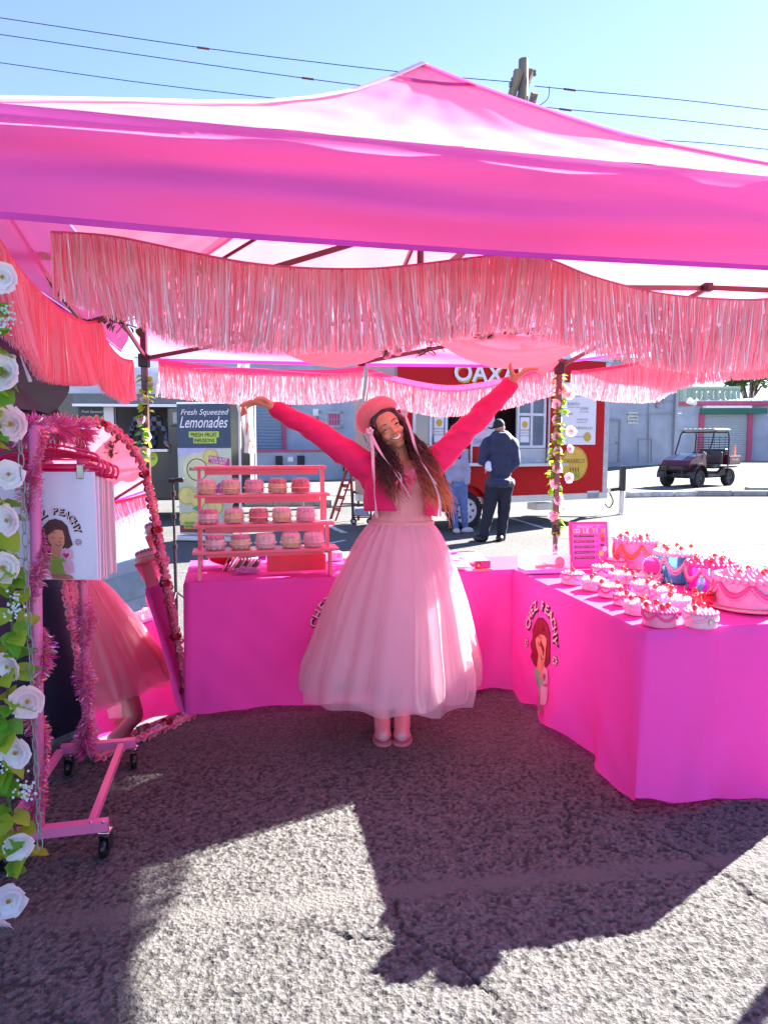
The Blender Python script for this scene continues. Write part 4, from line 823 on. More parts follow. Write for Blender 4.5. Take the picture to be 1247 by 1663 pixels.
blob('jeans', mb, .016, jm, girl, 3, wr=(.008, 12, (.6, .6, 1)))
mb = MB(); mb.cap(A(742, 735), A(743, 725), .05, .05); mb.ell(A(743, 718), (.075, .09, .11), 12); mb.cap(A(729, 781, -.08), A(731, 786, -.1), .03, .025); blob('skin', mb, .014, mat('skin_light', (.42, .23, .16), .5), girl, 2)
mb = MB(); mb.ell(A(743, 716, -.02), (.088, .1, .12), 12); mb.cap(A(743, 720, -.05), A(743, 742, -.08), .08, .05); blob('hair', mb, .014, MC['black_hair'], girl, 2)
for (x, d, r) in ((741, -.02, .2), (759, .03, -1.1)):
    mb = MB(); c = A(x, 860, d); c.z = .045; M = Matrix.Rotation(r, 3, 'Z'); mb.ell(c, (.05, .12, .05), 12, M); mb.ell(c - Vector((0, 0, .02)), (.055, .13, .025), 12, M); blob('shoe', mb, .012, mat('cream_sneaker', (.6, .58, .53), .7), girl, 1)
# ============================================================ THE PINK CANOPY TENT
FLc, FRc, BLc, BRc = Vector((-1.168, 2.09, 0)), Vector((2.45, 2.895, 0)), Vector((-1.70, 4.95, 0)), Vector((1.36, 5.45, 0))
PEAK = Vector((.19, 3.8, 3.40)); ZE = 2.44; ZH = 2.10
canm = mat('pink_canopy_fabric', (.93, .50, .75), .6, var=.04, vs=2, bump=.12, bs=7, transl=.42, tcol=(.97, .25, .33), spec=.3)
valm = mat('pink_valance_fabric', (.84, .15, .60), .6, var=.08, vs=1.6, bump=.25, bs=5, transl=.5, tcol=(1, .30, .50), stretch=(.6, .6, 3), spec=.25)
hemm = mat('purple_pink_hem', (.62, .05, .42), .6, transl=.2); seamm = mat('sunlit_seam_tape', (.9, .84, .87), .6, transl=.3); seamd = mat('magenta_seam_tape', (.66, .05, .3), .6, transl=.3)  # whitish tape has the sun's highlight along two hips painted into its colour
HZ = [(0, 3.40), (.05, 3.33), (.125, 3.225), (.25, 3.065), (.375, 2.935), (.5, 2.82), (.625, 2.722), (.75, 2.63), (.875, 2.535), (1, ZE)]
HZR = [(0, 3.40), (.1, 3.265), (.2, 3.142), (.3, 3.023), (.4, 2.91), (.5, 2.819), (.6, 2.736), (.7, 2.655), (.8, 2.575), (.9, 2.505), (1, ZE)]
def hip(C, t): p = PEAK.lerp(C, t); p.z = interp(HZR if C is FRc else HZ, t); return p
tent = thing('canopy_tent', 'pink pop-up canopy tent with steel frame over the whole stall', 'canopy tent', (.1, 3.8, 0))
sides = [(FLc, FRc), (FRc, BRc), (BRc, BLc), (BLc, FLc)]
def roofpt(A, B, u, t):
    p = hip(A, t).lerp(hip(B, t), u); q = 4 * u * (1 - u)
    p.z -= .035 * q * math.sin(PI * t) - .0 
    p.z += .006 * t * math.sin(u * 37 + t * 5) * q + .010 * noise.noise(Vector((p.x * 5, p.y * 5, 1))) * min(1, 4 * t) * (1 - t * .6)
    p.z += .012 * q * math.sin(t * 22 + u * 3 + 4 * noise.noise(Vector((u * 3, t * 2, 9)))) * (1 - t) * t
    return p
for A, B in sides: mb = MB(); mb.grid(lambda u, v: roofpt(A, B, u, v), 60, 40); mb.build('roof_panel', canm, tent, smooth=True)
def valp(A, B, u, v, o=0):
    p = A.lerp(B, u); n = Vector(((B - A).y, -(B - A).x, 0)).normalized(); q = 4 * u * (1 - u)
    p.z = ZE + ((ZH if A.y < 4 or B.y < 4 else ZH - .04) - ZE) * v - .012 * q * v - .03 * q * (1 - v) * 0
    w_ = .018 * math.sin(v * 9 + u * 5 + 2 * noise.noise(Vector((u * 3, v * 1.5, A.x)))) + .03 * noise.noise(Vector((u * 2.2, v * 3.5, A.y + 5)))
    return p + n * (.004 + .05 * min(1, v * 5) + .03 * v * (.4 + .6 * q) + w_ * min(1, v * 3) + o)
for A, B in sides:
    mb = MB(); mb.grid(lambda u, v: valp(A, B, u, v * .945), 90, 16); vo = mb.build('valance', valm, tent, smooth=True)
    mb = MB(); mb.grid(lambda u, v: valp(A, B, u, .945 + .055 * v, .003), 90, 2); mb.build('hem', hemm, vo, smooth=True)
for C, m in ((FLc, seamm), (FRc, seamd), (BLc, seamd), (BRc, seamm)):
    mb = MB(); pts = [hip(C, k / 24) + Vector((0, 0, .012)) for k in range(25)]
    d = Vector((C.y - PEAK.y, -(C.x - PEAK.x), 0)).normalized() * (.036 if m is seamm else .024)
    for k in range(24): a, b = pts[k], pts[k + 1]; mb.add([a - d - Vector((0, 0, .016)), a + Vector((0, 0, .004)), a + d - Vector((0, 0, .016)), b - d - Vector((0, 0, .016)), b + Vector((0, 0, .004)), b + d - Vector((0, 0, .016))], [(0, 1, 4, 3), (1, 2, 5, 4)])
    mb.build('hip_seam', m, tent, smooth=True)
mb = MB(); mb.cur = 0
for A, B in sides: mb.grid(lambda u, v: roofpt(A, B, u, .10 + .018 * v) + Vector((0, 0, .006)), 8, 1)
mb.build('peak_cap_seam', seamd, tent)
# frame
fm = mat('brown_grey_steel', (.14, .085, .085), .4, metal=.6, var=.1); jm_ = mat('black_joint_plastic', (.012, .012, .013), .45)
legp = {}
for nm, C in (('a', FLc), ('b', FRc), ('c', BLc), ('d', BRc)):
    inn = (Vector((.1, 3.8, 0)) - C).normalized() * .075; c = C + (inn if C is not FLc else Vector((-.14, .05, 0))); legp[nm] = c
    mb = MB(); mb.bbox((-.019, -.019, .8), (.019, .019, 2.36), .003, Matrix.Translation(c)); mb.bbox((-.015, -.015, .02), (.015, .015, .8), .003, Matrix.Translation(c)); lg = mb.build('leg', fm, tent)
    mb = MB(); mb.bbox((-.05, -.05, 0), (.05, .05, .02), .004, Matrix.Translation(c)); mb.build('foot_plate', jm_, lg)
    for lo_b, hi_b in (((-.03, -.03, 2.33), (.03, .03, 2.43)), ((-.033, -.033, 2.0), (.033, .033, 2.09)), ((-.026, -.032, .78), (.026, .026, .86))): mb = MB(); mb.bbox(lo_b, hi_b, .007, Matrix.Translation(c)); mb.build('bracket', jm_, lg)
ZT, ZL = 2.37, 2.06
def xtruss(a, b, zt_a, zl_a, zt_b, zl_b):
    n = Vector(((b - a).y, -(b - a).x, 0)).normalized() * .012
    mb = MB(); mb.bar(a + n + Vector((0, 0, zt_a)), b + n + Vector((0, 0, zl_b)), .014, .028); mb.build('truss_bar', fm, tent)
    mb = MB(); mb.bar(a - n + Vector((0, 0, zl_a)), b - n + Vector((0, 0, zt_b)), .014, .028); mb.build('truss_bar', fm, tent)
    m = (a + b) / 2; mb = MB(); t = (b - a).normalized(); mb.tube([m - n * 2 + Vector((0, 0, (zt_a + zl_b) / 2)), m + n * 2 + Vector((0, 0, (zt_a + zl_b) / 2))], .02, 8); mb.build('pivot', jm_, tent)
mids = {}
for k, (p, q) in {'f': ('a', 'b'), 'r': ('b', 'd'), 'k': ('d', 'c'), 'l': ('c', 'a')}.items():
    A, B = legp[p], legp[q]; M_ = (A + B) / 2; mids[k] = M_
    zl = 2.2 if k == 'f' else ZL; xtruss(A, M_, ZT, zl, ZT, zl); xtruss(M_, B, ZT, zl, ZT, zl)
    for z in (ZT, zl): mb = MB(); mb.bbox((-.028, -.028, z - .025), (.028, .028, z + .025), .008, Matrix.Translation(M_)); mb.build('mid_joint', jm_, tent)
pc = Vector((PEAK.x, PEAK.y, 0))
for k, M_ in mids.items(): xtruss(M_, pc, ZT, 2.2 if k == 'f' else ZL, 2.62, 2.30)
mb = MB(); mb.tube([pc + Vector((0, 0, 2.2)), pc + Vector((0, 0, 3.36))], .019, 10); mb.build('peak_pole', fm, tent)
for z in (2.30, 2.62): mb = MB(); mb.lathe([(.02, -.03), (.05, -.025), (.05, .025), (.02, .03)], 10, pc + Vector((0, 0, z)), closed=True); mb.build('hub', jm_, tent)
for C in legp.values(): mb = MB(); mb.tube([C + Vector((0, 0, 2.40)), (C.lerp(pc, .5)) + Vector((0, 0, 2.72)), pc + Vector((0, 0, 3.18))], .011, 6); mb.build('roof_strut', fm, tent)
# ============================================================ FOIL FRINGE
fo1 = [mat('pink_foil', (.97, .56, .66), .3, metal=0, transl=.5, tcol=(1, .52, .6), var=.1, spec=.8), mat('pale_pink_foil', (.95, .62, .66), .25, metal=.05, transl=.5, tcol=(1, .6, .66), var=.1, spec=1),
       mat('coral_foil', (.96, .32, .42), .3, metal=.0, transl=.55, tcol=(1, .26, .36), var=.1), mat('silver_pink_foil', (.95, .86, .82), .15, metal=.3, transl=.3, var=.1)]
band_m = mat('dusty_pink_band', (.55, .12, .22), .5, transl=.25); band_h = mat('hot_pink_band', (.8, .03, .13), .5, transl=.3)
def fringe(label, pts, drop, dens=420, wid=.004, layers=2, bandh=.014, bm_=None, weights=(5, 3, 2, 1.2), group=None, sway=.03, jag=.02, spread=.02):
    P = smooth_pts([at(x, y, Y) for (x, y, Y) in pts], 10); L_ = [0]
    for a, b in zip(P, P[1:]): L_.append(L_[-1] + (b - a).length)
    tot = L_[-1]; t = thing('foil_fringe', label, 'fringe garland', P[len(P) // 2])
    def pos(s):
        for i in range(len(P) - 1):
            if s <= L_[i + 1]: return P[i].lerp(P[i + 1], (s - L_[i]) / max(1e-6, L_[i + 1] - L_[i]))
        return P[-1]
    mb = MB(); n = len(P)
    for a, b in zip(P, P[1:]): z = Vector((0, 0, bandh)); mb.quad(a - z, b - z, b, a)
    mb.build('band', bm_ or band_m, t, smooth=True); mb = MB(); N_ = int(tot * dens)
    for l in range(layers):
        for k in range(N_):
            s = (k + random.random()) / N_ * tot; p = pos(s) + Vector((0, random.uniform(-.012, .012), -bandh * .7)); u = s / tot
            d = interp(drop, u) * (1 - abs(random.gauss(0, jag * 2.0))); 
            an = random.uniform(-1.1, 1.1); w_ = Vector((math.cos(an), math.sin(an), 0)) * wid * random.uniform(.55, 1.15) / 2
            sx = random.gauss(0, spread) * d * 3 + sway * math.sin(s * 7); sy_ = random.gauss(0, .012)
            mb.cur = random.choices((0, 1, 2, 3), weights)[0]; q1 = p + Vector((sx * .35, sy_ * .4, -d * .5)); q2 = p + Vector((sx, sy_, -d)); w2 = Vector((w_.y * .5 + w_.x, w_.x * .4 + w_.y, 0))
            mb.add([p - w_, p + w_, q1 + w2, q1 - w2, q2 + w_ * .7, q2 - w_ * .7], [(0, 1, 2, 3), (3, 2, 4, 5)])
    mb.build('strands', fo1, t, kind='stuff'); return t
fringe('long shimmering pink fringe strung across the front of the tent just inside the valance', [(82, 374, 2.34), (140, 377, 2.36), (200, 384, 2.38), (300, 405, 2.42), (400, 424, 2.46), (500, 433, 2.5), (600, 434, 2.54), (680, 427, 2.57), (760, 417, 2.6), (850, 409, 2.62), (900, 422, 2.64), (960, 446, 2.66), (1040, 468, 2.7), (1100, 478, 2.72), (1180, 484, 2.75), (1247, 483, 2.78), (1330, 470, 2.82), (1400, 452, 2.85)],
       [(0, .20), (.04, .26), (.12, .31), (.3, .285), (.5, .275), (.6, .285), (.8, .275), (1, .25)], dens=720, layers=2, jag=.03, weights=(5, 4, 1.4, 3), wid=.0042)
fringe('solid coral pink fringe hanging along the left side of the tent beside the black tent', [(-30, 340, 2.1), (0, 386, 2.2), (30, 431, 2.38), (60, 466, 2.56), (100, 502, 2.9), (140, 521, 3.33), (163, 521, 3.59), (172, 548, 3.75), (185, 568, 4.0), (200, 581, 4.28), (216, 584, 4.7)], [(0, .30), (.3, .29), (.6, .27), (.7, .27), (1, .25)], dens=800, layers=2, weights=(6, .6, 5, .15), bandh=.02, bm_=band_h, spread=.012, jag=.015)
fringe('pink fringe at the back left, hung between the left pole and the back middle', [(257, 583, 4.98), (330, 592, 5.03), (400, 597, 5.08), (500, 600, 5.13), (560, 598, 5.17), (591, 594, 5.2)], [(0, .23), (.5, .225), (1, .20)], dens=430, layers=2, weights=(6, 5, .5, 1), bandh=.05, bm_=mat('sheer_pink_band', (.8, .1, .3), .5, transl=.5), wid=.0045)
fringe('pink fringe at the back right, sagging in front of the red trailer sign', [(598, 598, 5.2), (650, 613, 5.25), (720, 625, 5.3), (780, 621, 5.35), (840, 607, 5.38), (880, 596, 5.4), (912, 590, 5.42)], [(0, .21), (.5, .2), (1, .2)], dens=430, layers=2, weights=(6, 5, .5, 1), bandh=.05, bm_=MC['sheer_pink_band'], wid=.0045)
fringe('pale pink fringe running along the right side of the tent from the back pole', [(928, 602, 5.35), (975, 597, 4.8), (1045, 583, 4.2), (1126, 545, 3.7), (1188, 525, 3.4), (1247, 512, 3.12), (1330, 480, 2.9)], [(0, .15), (.2, .19), (.5, .24), (1, .25)], dens=560, layers=2, weights=(6, 5, .5, 1.5), bandh=.03, bm_=band_h)
# ============================================================ DRAPED TULLE AND VINES UNDER THE ROOF
tul = mat('peach_pink_tulle', (.93, .48, .5), .7, transl=.5, tcol=(1, .5, .5), var=.1, vs=3, bump=.5, bs=9, stretch=(1, 5, 5), transp=.12)
def swag(label, a, b, low, Y, dep):
    A_, B_, C_ = at(*a, Y), at(*b, Y), at(*low, Y); t = thing('tulle_swag', label, 'draped fabric', C_)
    def f(u, v):
        q = 4 * u * (1 - u); p = A_.lerp(B_, u); p.z += (C_.z - (A_.z + B_.z) / 2) * q; y = (v - .5) * dep
        p.y += y * (.35 + .65 * q); p.z += .10 * (2 * abs(v - .5)) ** 2 * q + .014 * math.sin(v * 26 + u * 4) * (.3 + q) + .008 * math.sin(v * 55 + u * 9); return p
    mb = MB(); mb.grid(f, 40, 40); mb.build('cloth', tul, t, smooth=True)
swag('peach-pink tulle swag slung under the roof left of the tent centre', (405, 530), (672, 540), (530, 588), 4.3, .75)
swag('peach-pink tulle swag slung under the roof right of the tent centre', (690, 535), (965, 548), (825, 591), 4.2, .7)
swag('thin pale pink tulle loop tied near the right back pole', (845, 560), (905, 588), (885, 600), 5.0, .2)
gleaf = [mat('garland_leaf_light', (.36, .52, .04), .45, var=.25, vs=30, transl=.4, tcol=(.5, .72, .06)), mat('garland_leaf_green', (.13, .38, .03), .4, var=.25, vs=30, transl=.35, tcol=(.25, .6, .05))]
dleaf = mat('vine_leaf_dark', (.05, .075, .02), .6, var=.3, transl=.2); petw = mat('white_petal', (.9, .9, .92), .6, var=.03, transl=.35, tcol=(.9, .85, .88)); petp = mat('blush_petal', (.92, .76, .79), .6, var=.04, transl=.35)
yel = mat('yellow_stamens', (.75, .42, .03), .7, bump=.6, bs=90); stemm = mat('green_stem', (.06, .14, .03), .6)
def leaf_mesh(m, n='leaf'):
    mb = MB(); W_ = [0, .32, .5, .52, .42, .22, 0]
    def f(u, v):
        w_ = interp([(0, .02), (.2, .36), (.42, .47), (.65, .38), (.85, .18), (1, .0)], v); s = (u - .5) * 2
        return (s * w_ + .02 * math.sin(v * 22) * s, v, .12 * abs(s) * w_ * 2 - .25 * v * v + .02 * math.sin(v * 19) * abs(s))
    mb.grid(f, 4, 7); return mb.mesh(n, m, True)
leafA, leafB, leafC = leaf_mesh(gleaf[0]), leaf_mesh(gleaf[1]), leaf_mesh(dleaf)
def petal_mesh(m, seed=0, layers=((5, 1, .25), (5, .72, .55), (4, .42, 1.0))):
    mb = MB(); rd = random.Random(seed)
    for (n, r, cup) in layers:
        for k in range(n):
            a0 = 2 * PI * k / n + rd.uniform(-.2, .2) + cup; rr = r * rd.uniform(.9, 1.08); tw = rd.uniform(-.1, .1)
            def f(u, v):
                s = (u - .5) * 2; w_ = .64 * rr * math.sin(min(1, v * 1.15 + .12) * PI * .62); x = v * rr * (1 - .10 * s * s); y = s * w_
                z = cup * rr * (v ** 1.6) * .75 + .10 * s * s * rr * v + .05 * math.sin(s * 6 + k + seed) * v * rr
                return (x * math.cos(a0) - y * math.sin(a0), x * math.sin(a0) + y * math.cos(a0), z + tw * y)
            mb.grid(f, 4, 4)
    return mb.mesh('flower', m, True)
flw = [petal_mesh(petw, 1), petal_mesh(petw, 2), petal_mesh(petp, 3)]
mbc = MB()
for k in range(22): th = k * 2.4; r = .028 * math.sqrt(k); mbc.ell((r * math.cos(th), r * math.sin(th), .2 + .1 * random.random()), (.035, .035, .06), 5)
cenm = mbc.mesh('flower_centre', yel)
def face_rot(d, spin=0): return (Vector(d).to_track_quat('Z', 'Y').to_matrix().to_4x4() @ Matrix.Rotation(spin, 4, 'Z')).to_euler()
def flower(parent, p, d, r, kind):
    loc = WM[parent.name].inverted() @ Vector(p); o = inst('flower', flw[kind], parent, loc, face_rot(d, random.random() * 6), r)
    c = inst('flower_centre', cenm, o, (0, 0, 0)); return o
def leaf(parent, p, d, s, me, spin=0):
    d = Vector(d).normalized(); q = d.to_track_quat('Y', 'Z').to_matrix().to_4x4() @ Matrix.Rotation(spin, 4, 'Y')
    return inst('leaf', me, parent, WM[parent.name].inverted() @ Vector(p), q.to_euler(), (s * .95, s, s))
def pole_garland(label, C, z0, z1, flowers, rf, nl, sl, off, camx=0, spr=1.0, meshes=None, leafz=None):
    t = thing('flower_garland', label, 'flower garland', (C.x, C.y, z0)); mb = MB(); K_ = 60
    def cen(z): th = z * 7; return Vector((C.x + off.x + .022 * math.cos(th), C.y + off.y + .022 * math.sin(th), z))
    mb.tube([cen(z0 + (z1 - z0) * k / K_) for k in range(K_ + 1)], .004, 5); mb.build('stem', stemm, t)
    for k in range(nl):
        z = z0 + (z1 - z0) * (k + random.random() * .8) / nl; th = random.uniform(-PI * .95, .0) if random.random() < .8 else random.uniform(0, PI)
        d = Vector((math.cos(th) * spr, math.sin(th), random.uniform(-.9, .5))); me = random.choices(meshes or (leafA, leafB), (3, 2))[0]
        leaf(t, cen(z) + d.normalized() * .012, d, sl * random.uniform(.7, 1.15), me, random.uniform(-.7, .7))
    for (px, py) in flowers:
        Yf = C.y + off.y - rf * .5; p = at(px, py, Yf); d = Vector((random.uniform(-.5, .6), -1, random.uniform(-.2, .35)))
        flower(t, p, d, rf * random.uniform(.85, 1.1), random.choice((0, 1, 0, 1, 0, 1, 2)) if rf < .045 else random.choice((0, 1, 0, 1, 0, 1, 2)))
    return t
gl = pole_garland('large white-flowered leafy garland with a chain on the front left tent pole', FLc, .18, 2.0, [(6, 450), (10, 605), (22, 688), (14, 770), (16, 845), (40, 762) if False else (6, 920) , (16, 1081), (46, 1138), (28, 1222), (30, 1374), (14, 1462), (2, 1508)], .047, 135, .074, Vector((.035, -.02, 0)), spr=1.1)
mb = MB()
for k in range(34):
    z = 1.55 - k * .039; c = Vector((FLc.x + .115, FLc.y - .03, z)); ax = k % 2
    P = [c + (Vector((.008 * math.cos(a), 0, .024 * math.sin(a))) if ax else Vector((0, .008 * math.cos(a), .024 * math.sin(a)))) for a in [2 * PI * j / 10 for j in range(11)]]; mb.tube(P, .0019, 5, cap=False)
mb.build('clear_chain', mat('grey_green_chain', (.25, .36, .33), .3, transl=.2), gl)
for (px, py) in ((12, 520), (24, 985), (40, 1283), (-4, 1235)):
    mb = MB(); c = at(px, py, 2.0)
    for k in range(40): mb.ell(c + Vector((random.gauss(0, .014), random.gauss(0, .01), random.gauss(0, .022))), random.uniform(.003, .0048), 5)
    mb.build('baby_breath_sprig', mat('pale_mint_buds', (.55, .72, .66), .6), gl, kind='stuff')
pole_garland('slim garland of small blush and white flowers up the back right tent pole', BRc, .78, 2.0, [(913, 632), (903, 656), (904, 682), (903, 708), (925, 729), (904, 733), (905, 760), (923, 776), (900, 786), (906, 812), (898, 838), (907, 866), (902, 890), (927, 700), (924, 640)], .038, 150, .056, Vector((-.045, -.05, 0)), spr=1.6)
pole_garland('slim garland of white flowers and lime leaves on the back left tent pole', BLc, .75, 1.95, [(236, 650), (230, 682), (239, 708), (234, 735)], .038, 110, .056, Vector((.05, -.05, 0)), spr=1.6)
def vine(label, pts, Y, nl, flowers, me=(leafC, leafC), sl=.045):
    P = smooth_pts([at(x, y, Y) for x, y in pts], 8); t = thing('rose_vine', label, 'artificial vine', P[0]); mb = MB(); mb.tube(P, .004, 5)
    for k in range(5):
        i = random.randrange(len(P)); q = P[i] + Vector((random.gauss(0, .08), random.gauss(0, .03), random.gauss(-.02, .03))); mb.tube([P[i], P[i].lerp(q, .5) + Vector((0, 0, .02)), q], .0025, 4)
    mb.build('stem', mat('brown_stem', (.08, .06, .03), .7), t)
    for k in range(nl): p = random.choice(P); leaf(t, p + Vector((random.gauss(0, .012), random.gauss(0, .02), random.gauss(0, .008))), (random.gauss(0, 1), random.gauss(-.3, .6), random.gauss(-.2, .6)), sl * random.uniform(.6, 1.2), random.choice(me))
    for (x, y) in flowers: flower(t, at(x, y, Y - .03), (random.gauss(0, .4), -1, -.3), .028, 2)
vine('rose vine with drooping leaves hanging from the tent centre joint', [(620, 572), (650, 562), (690, 552), (700, 560), (690, 572), (680, 578)], 4.0, 20, [(645, 569), (672, 556), (628, 574), (663, 562)])
vine('rose vine with dark leaves resting on the right tulle swag', [(770, 548), (800, 545), (835, 532), (855, 540), (890, 548)], 3.9, 26, [(797, 543), (866, 546), (828, 541), (782, 546)])
vine('short brown-leaved vine tied to the left side truss', [(165, 517), (185, 522), (205, 526), (222, 532)], 3.6, 16, [], sl=.04)
# ============================================================ TABLES WITH PINK CLOTHS
clo = mat('hot_pink_cloth', (.92, .10, .55), .8, var=.05, vs=2, bump=.1, bs=6, transl=.25, tcol=(1, .1, .5), spec=.2)
logo_b = mat('logo_black', (.02, .012, .02), .6); logo_p = mat('logo_cream_pink', (.9, .62, .62), .6); hairr = mat('logo_red_hair', (.26, .008, .02), .6); skinl = mat('logo_peach_skin', (.78, .3, .2), .6); greenl = mat('logo_green_top', (.3, .6, .33), .6); armp = mat('logo_arm', (.5, .2, .16), .6); pinkl = mat('logo_pink', (.85, .45, .62), .6)
ZTOP = .752
def table(label, clabel, A, T, Ln, Wd, name, corner_drop, hem, camside):
    # A near-left top corner, T along the long side, depth to the left-normal
    T = Vector((*T, 0)).normalized(); D = Vector((-T.y, T.x, 0)); A = Vector((*A, 0)); c = A + T * Ln / 2 + D * Wd / 2
    t = thing('folding_table', label, 'table', (c.x, c.y, 0)); P = lambda a, b, z: A + T * a + D * b + Vector((0, 0, z))
    mb = MB(); M = Matrix.Translation(A) @ Matrix.Rotation(math.atan2(T.y, T.x), 4, 'Z'); mb.bbox((.02, .02, ZTOP - .05), (Ln - .02, Wd - .02, ZTOP - .008), .008, M); mb.build('tabletop', white, t)
    for a in (.2, Ln - .2):
        for b in (.1, Wd - .1): mb = MB(); mb.tube([P(a, b, 0), P(a, b, ZTOP - .055)], .014, 8); mb.build('leg', mat('grey_metal', (.25, .27, .3), .4, metal=.6), t)
    cl = thing('tablecloth', clabel, 'tablecloth', (c.x, c.y, 0))
    # top
    def top(u, v):
        z = ZTOP + .0015 * noise.noise(Vector((u * 9, v * 5, 2))) + .001; return P(Ln * u, Wd * v, z)
    mb = MB(); mb.grid(top, 40, 16); mb.build('top_face', clo, cl, smooth=True)
    # skirt as a closed loop: perimeter param
    R = .03; per = []
    segs = [((0, 0), (Ln, 0)), ((Ln, 0), (Ln, Wd)), ((Ln, Wd), (0, Wd)), ((0, Wd), (0, 0))]
    def side(i, u, v, o=0.0):
        (a0, b0), (a1, b1) = segs[i]; a = a0 + (a1 - a0) * u; b = b0 + (b1 - b0) * u; L_ = Ln if i % 2 == 0 else Wd
        n = (Vector((T.x, T.y, 0)) * (b1 - b0) + D * (-(a1 - a0))).normalized() if True else 0
        n = (T * ((b1 - b0) / L_) - D * ((a1 - a0) / L_))
        ed = min(u, 1 - u) * L_; h0 = hem(i, u); z = ZTOP - (ZTOP - h0) * v
        drop = v ** 1.3; f = .0
        s_ = u * L_
        f += .016 * math.sin(s_ * 9 + i * 2 + .6 * math.sin(s_ * 4)) * drop + .009 * drop * math.sin(s_ * 23 + v * 5 + 3 * noise.noise(Vector((s_ * 1.5, v, i)))) + .004 * math.sin((s_ * 3 - v * 2) * 9 + i) * v + .012 * noise.noise(Vector((s_ * 3.2, v * 1.3, i * 7 + A.x))) * drop * 2
        f += .010 * v ** .6 * (.5 - abs(noise.noise(Vector((s_ * 2.6 + v * 1.5, v * 2.2 - s_, i * 3 + 1))))) + .004 * (.4 - abs(noise.noise(Vector((s_ * 7, v * 3, i)))))
        for sc_ in (.31, .93, 1.24, 1.55): f += .004 * math.exp(-((s_ - sc_) / .006) ** 2)
        f += .003 * math.exp(-((v - .46) / .008) ** 2) + camside(i, u, v)
        f *= min(1, ed / .13) ** 2 * (3 - 2 * min(1, ed / .13))
        rc_ = -.014 * max(0, 1 - ed / .035) ** 2
        flare = corner_drop * max(0, 1 - ed / .22) ** 2 * drop
        edge_in = -.009 * max(0, 1 - v * 36) ** 2
        cdir = T * (1 if u > .5 else -1) * ((a1 - a0) / L_) + D * (1 if u > .5 else -1) * ((b1 - b0) / L_)
        return P(a, b, z) + n * (f + .006 + flare + edge_in + rc_ + o) + cdir * (flare + .006 * max(0, 1 - ed / .22) + rc_)
    for i in range(4):
        mb = MB(); nn = 80 if i % 2 == 0 else 50; mb.grid(lambda u, v: side(i, u, v), nn, 36); sp_ = mb.build('side_panel', clo, cl, smooth=True)
        if i == 0 or i == 3: mb = MB(); mb.tube([side(i, k / 60, 1, .001) for k in range(61)], .0022, 4); mb.build('hem', clo, sp_)
    return t, cl, P, side
noc = lambda i, u, v: 0
t1, c1, P1, side1 = table('folding table under the cloth at the back of the stall', 'hot pink tablecloth with black lettering on the back table behind the woman', (-1.05, 3.665), (1.80, .40), 1.86, .72, 'back', .02, lambda i, u: .045 + .008 * math.sin(u * 11), lambda i, u, v: (-.05 * v * math.exp(-((u - .93) / .06) ** 2) + .012 * v * math.sin(u * 60) * max(0, u - .75)) if i == 0 else 0)
# right table: long side runs away from the camera; near short side faces the camera
N0 = Vector((1.015, 2.712, 0)); Tn = Vector((.982, .188, 0)).normalized()
def hem2(i, u):
    if i == 3:   # left long side, u from far to near
        return .05 + .02 * math.sin(u * 13) + .016 * math.sin(u * 31 + 1) + .03 * max(0, u - .75)
    if i == 0: return .085 - .075 * min(1, u * 1.6) + .006 * math.sin(u * 20)
    return .04
def cam2(i, u, v):
    if i == 3: return .042 * v ** 2.6 * math.sin(u * 21 + 2 * v) * (.3 + u) - .06 * v * math.exp(-((u - .90) / .09) ** 2) + .03 * v * math.exp(-((u - .62) / .05) ** 2)
    if i == 0: return .02 * v * math.sin(u * 9)
    return 0
t2, c2, P2, side2 = table('folding table under the cloth on the right with the cherry trinket boxes', 'hot pink tablecloth printed with a red-haired girl logo on the right table', (N0.x, N0.y), (Tn.x, Tn.y), .78, 1.84, 'right', .035, hem2, cam2)
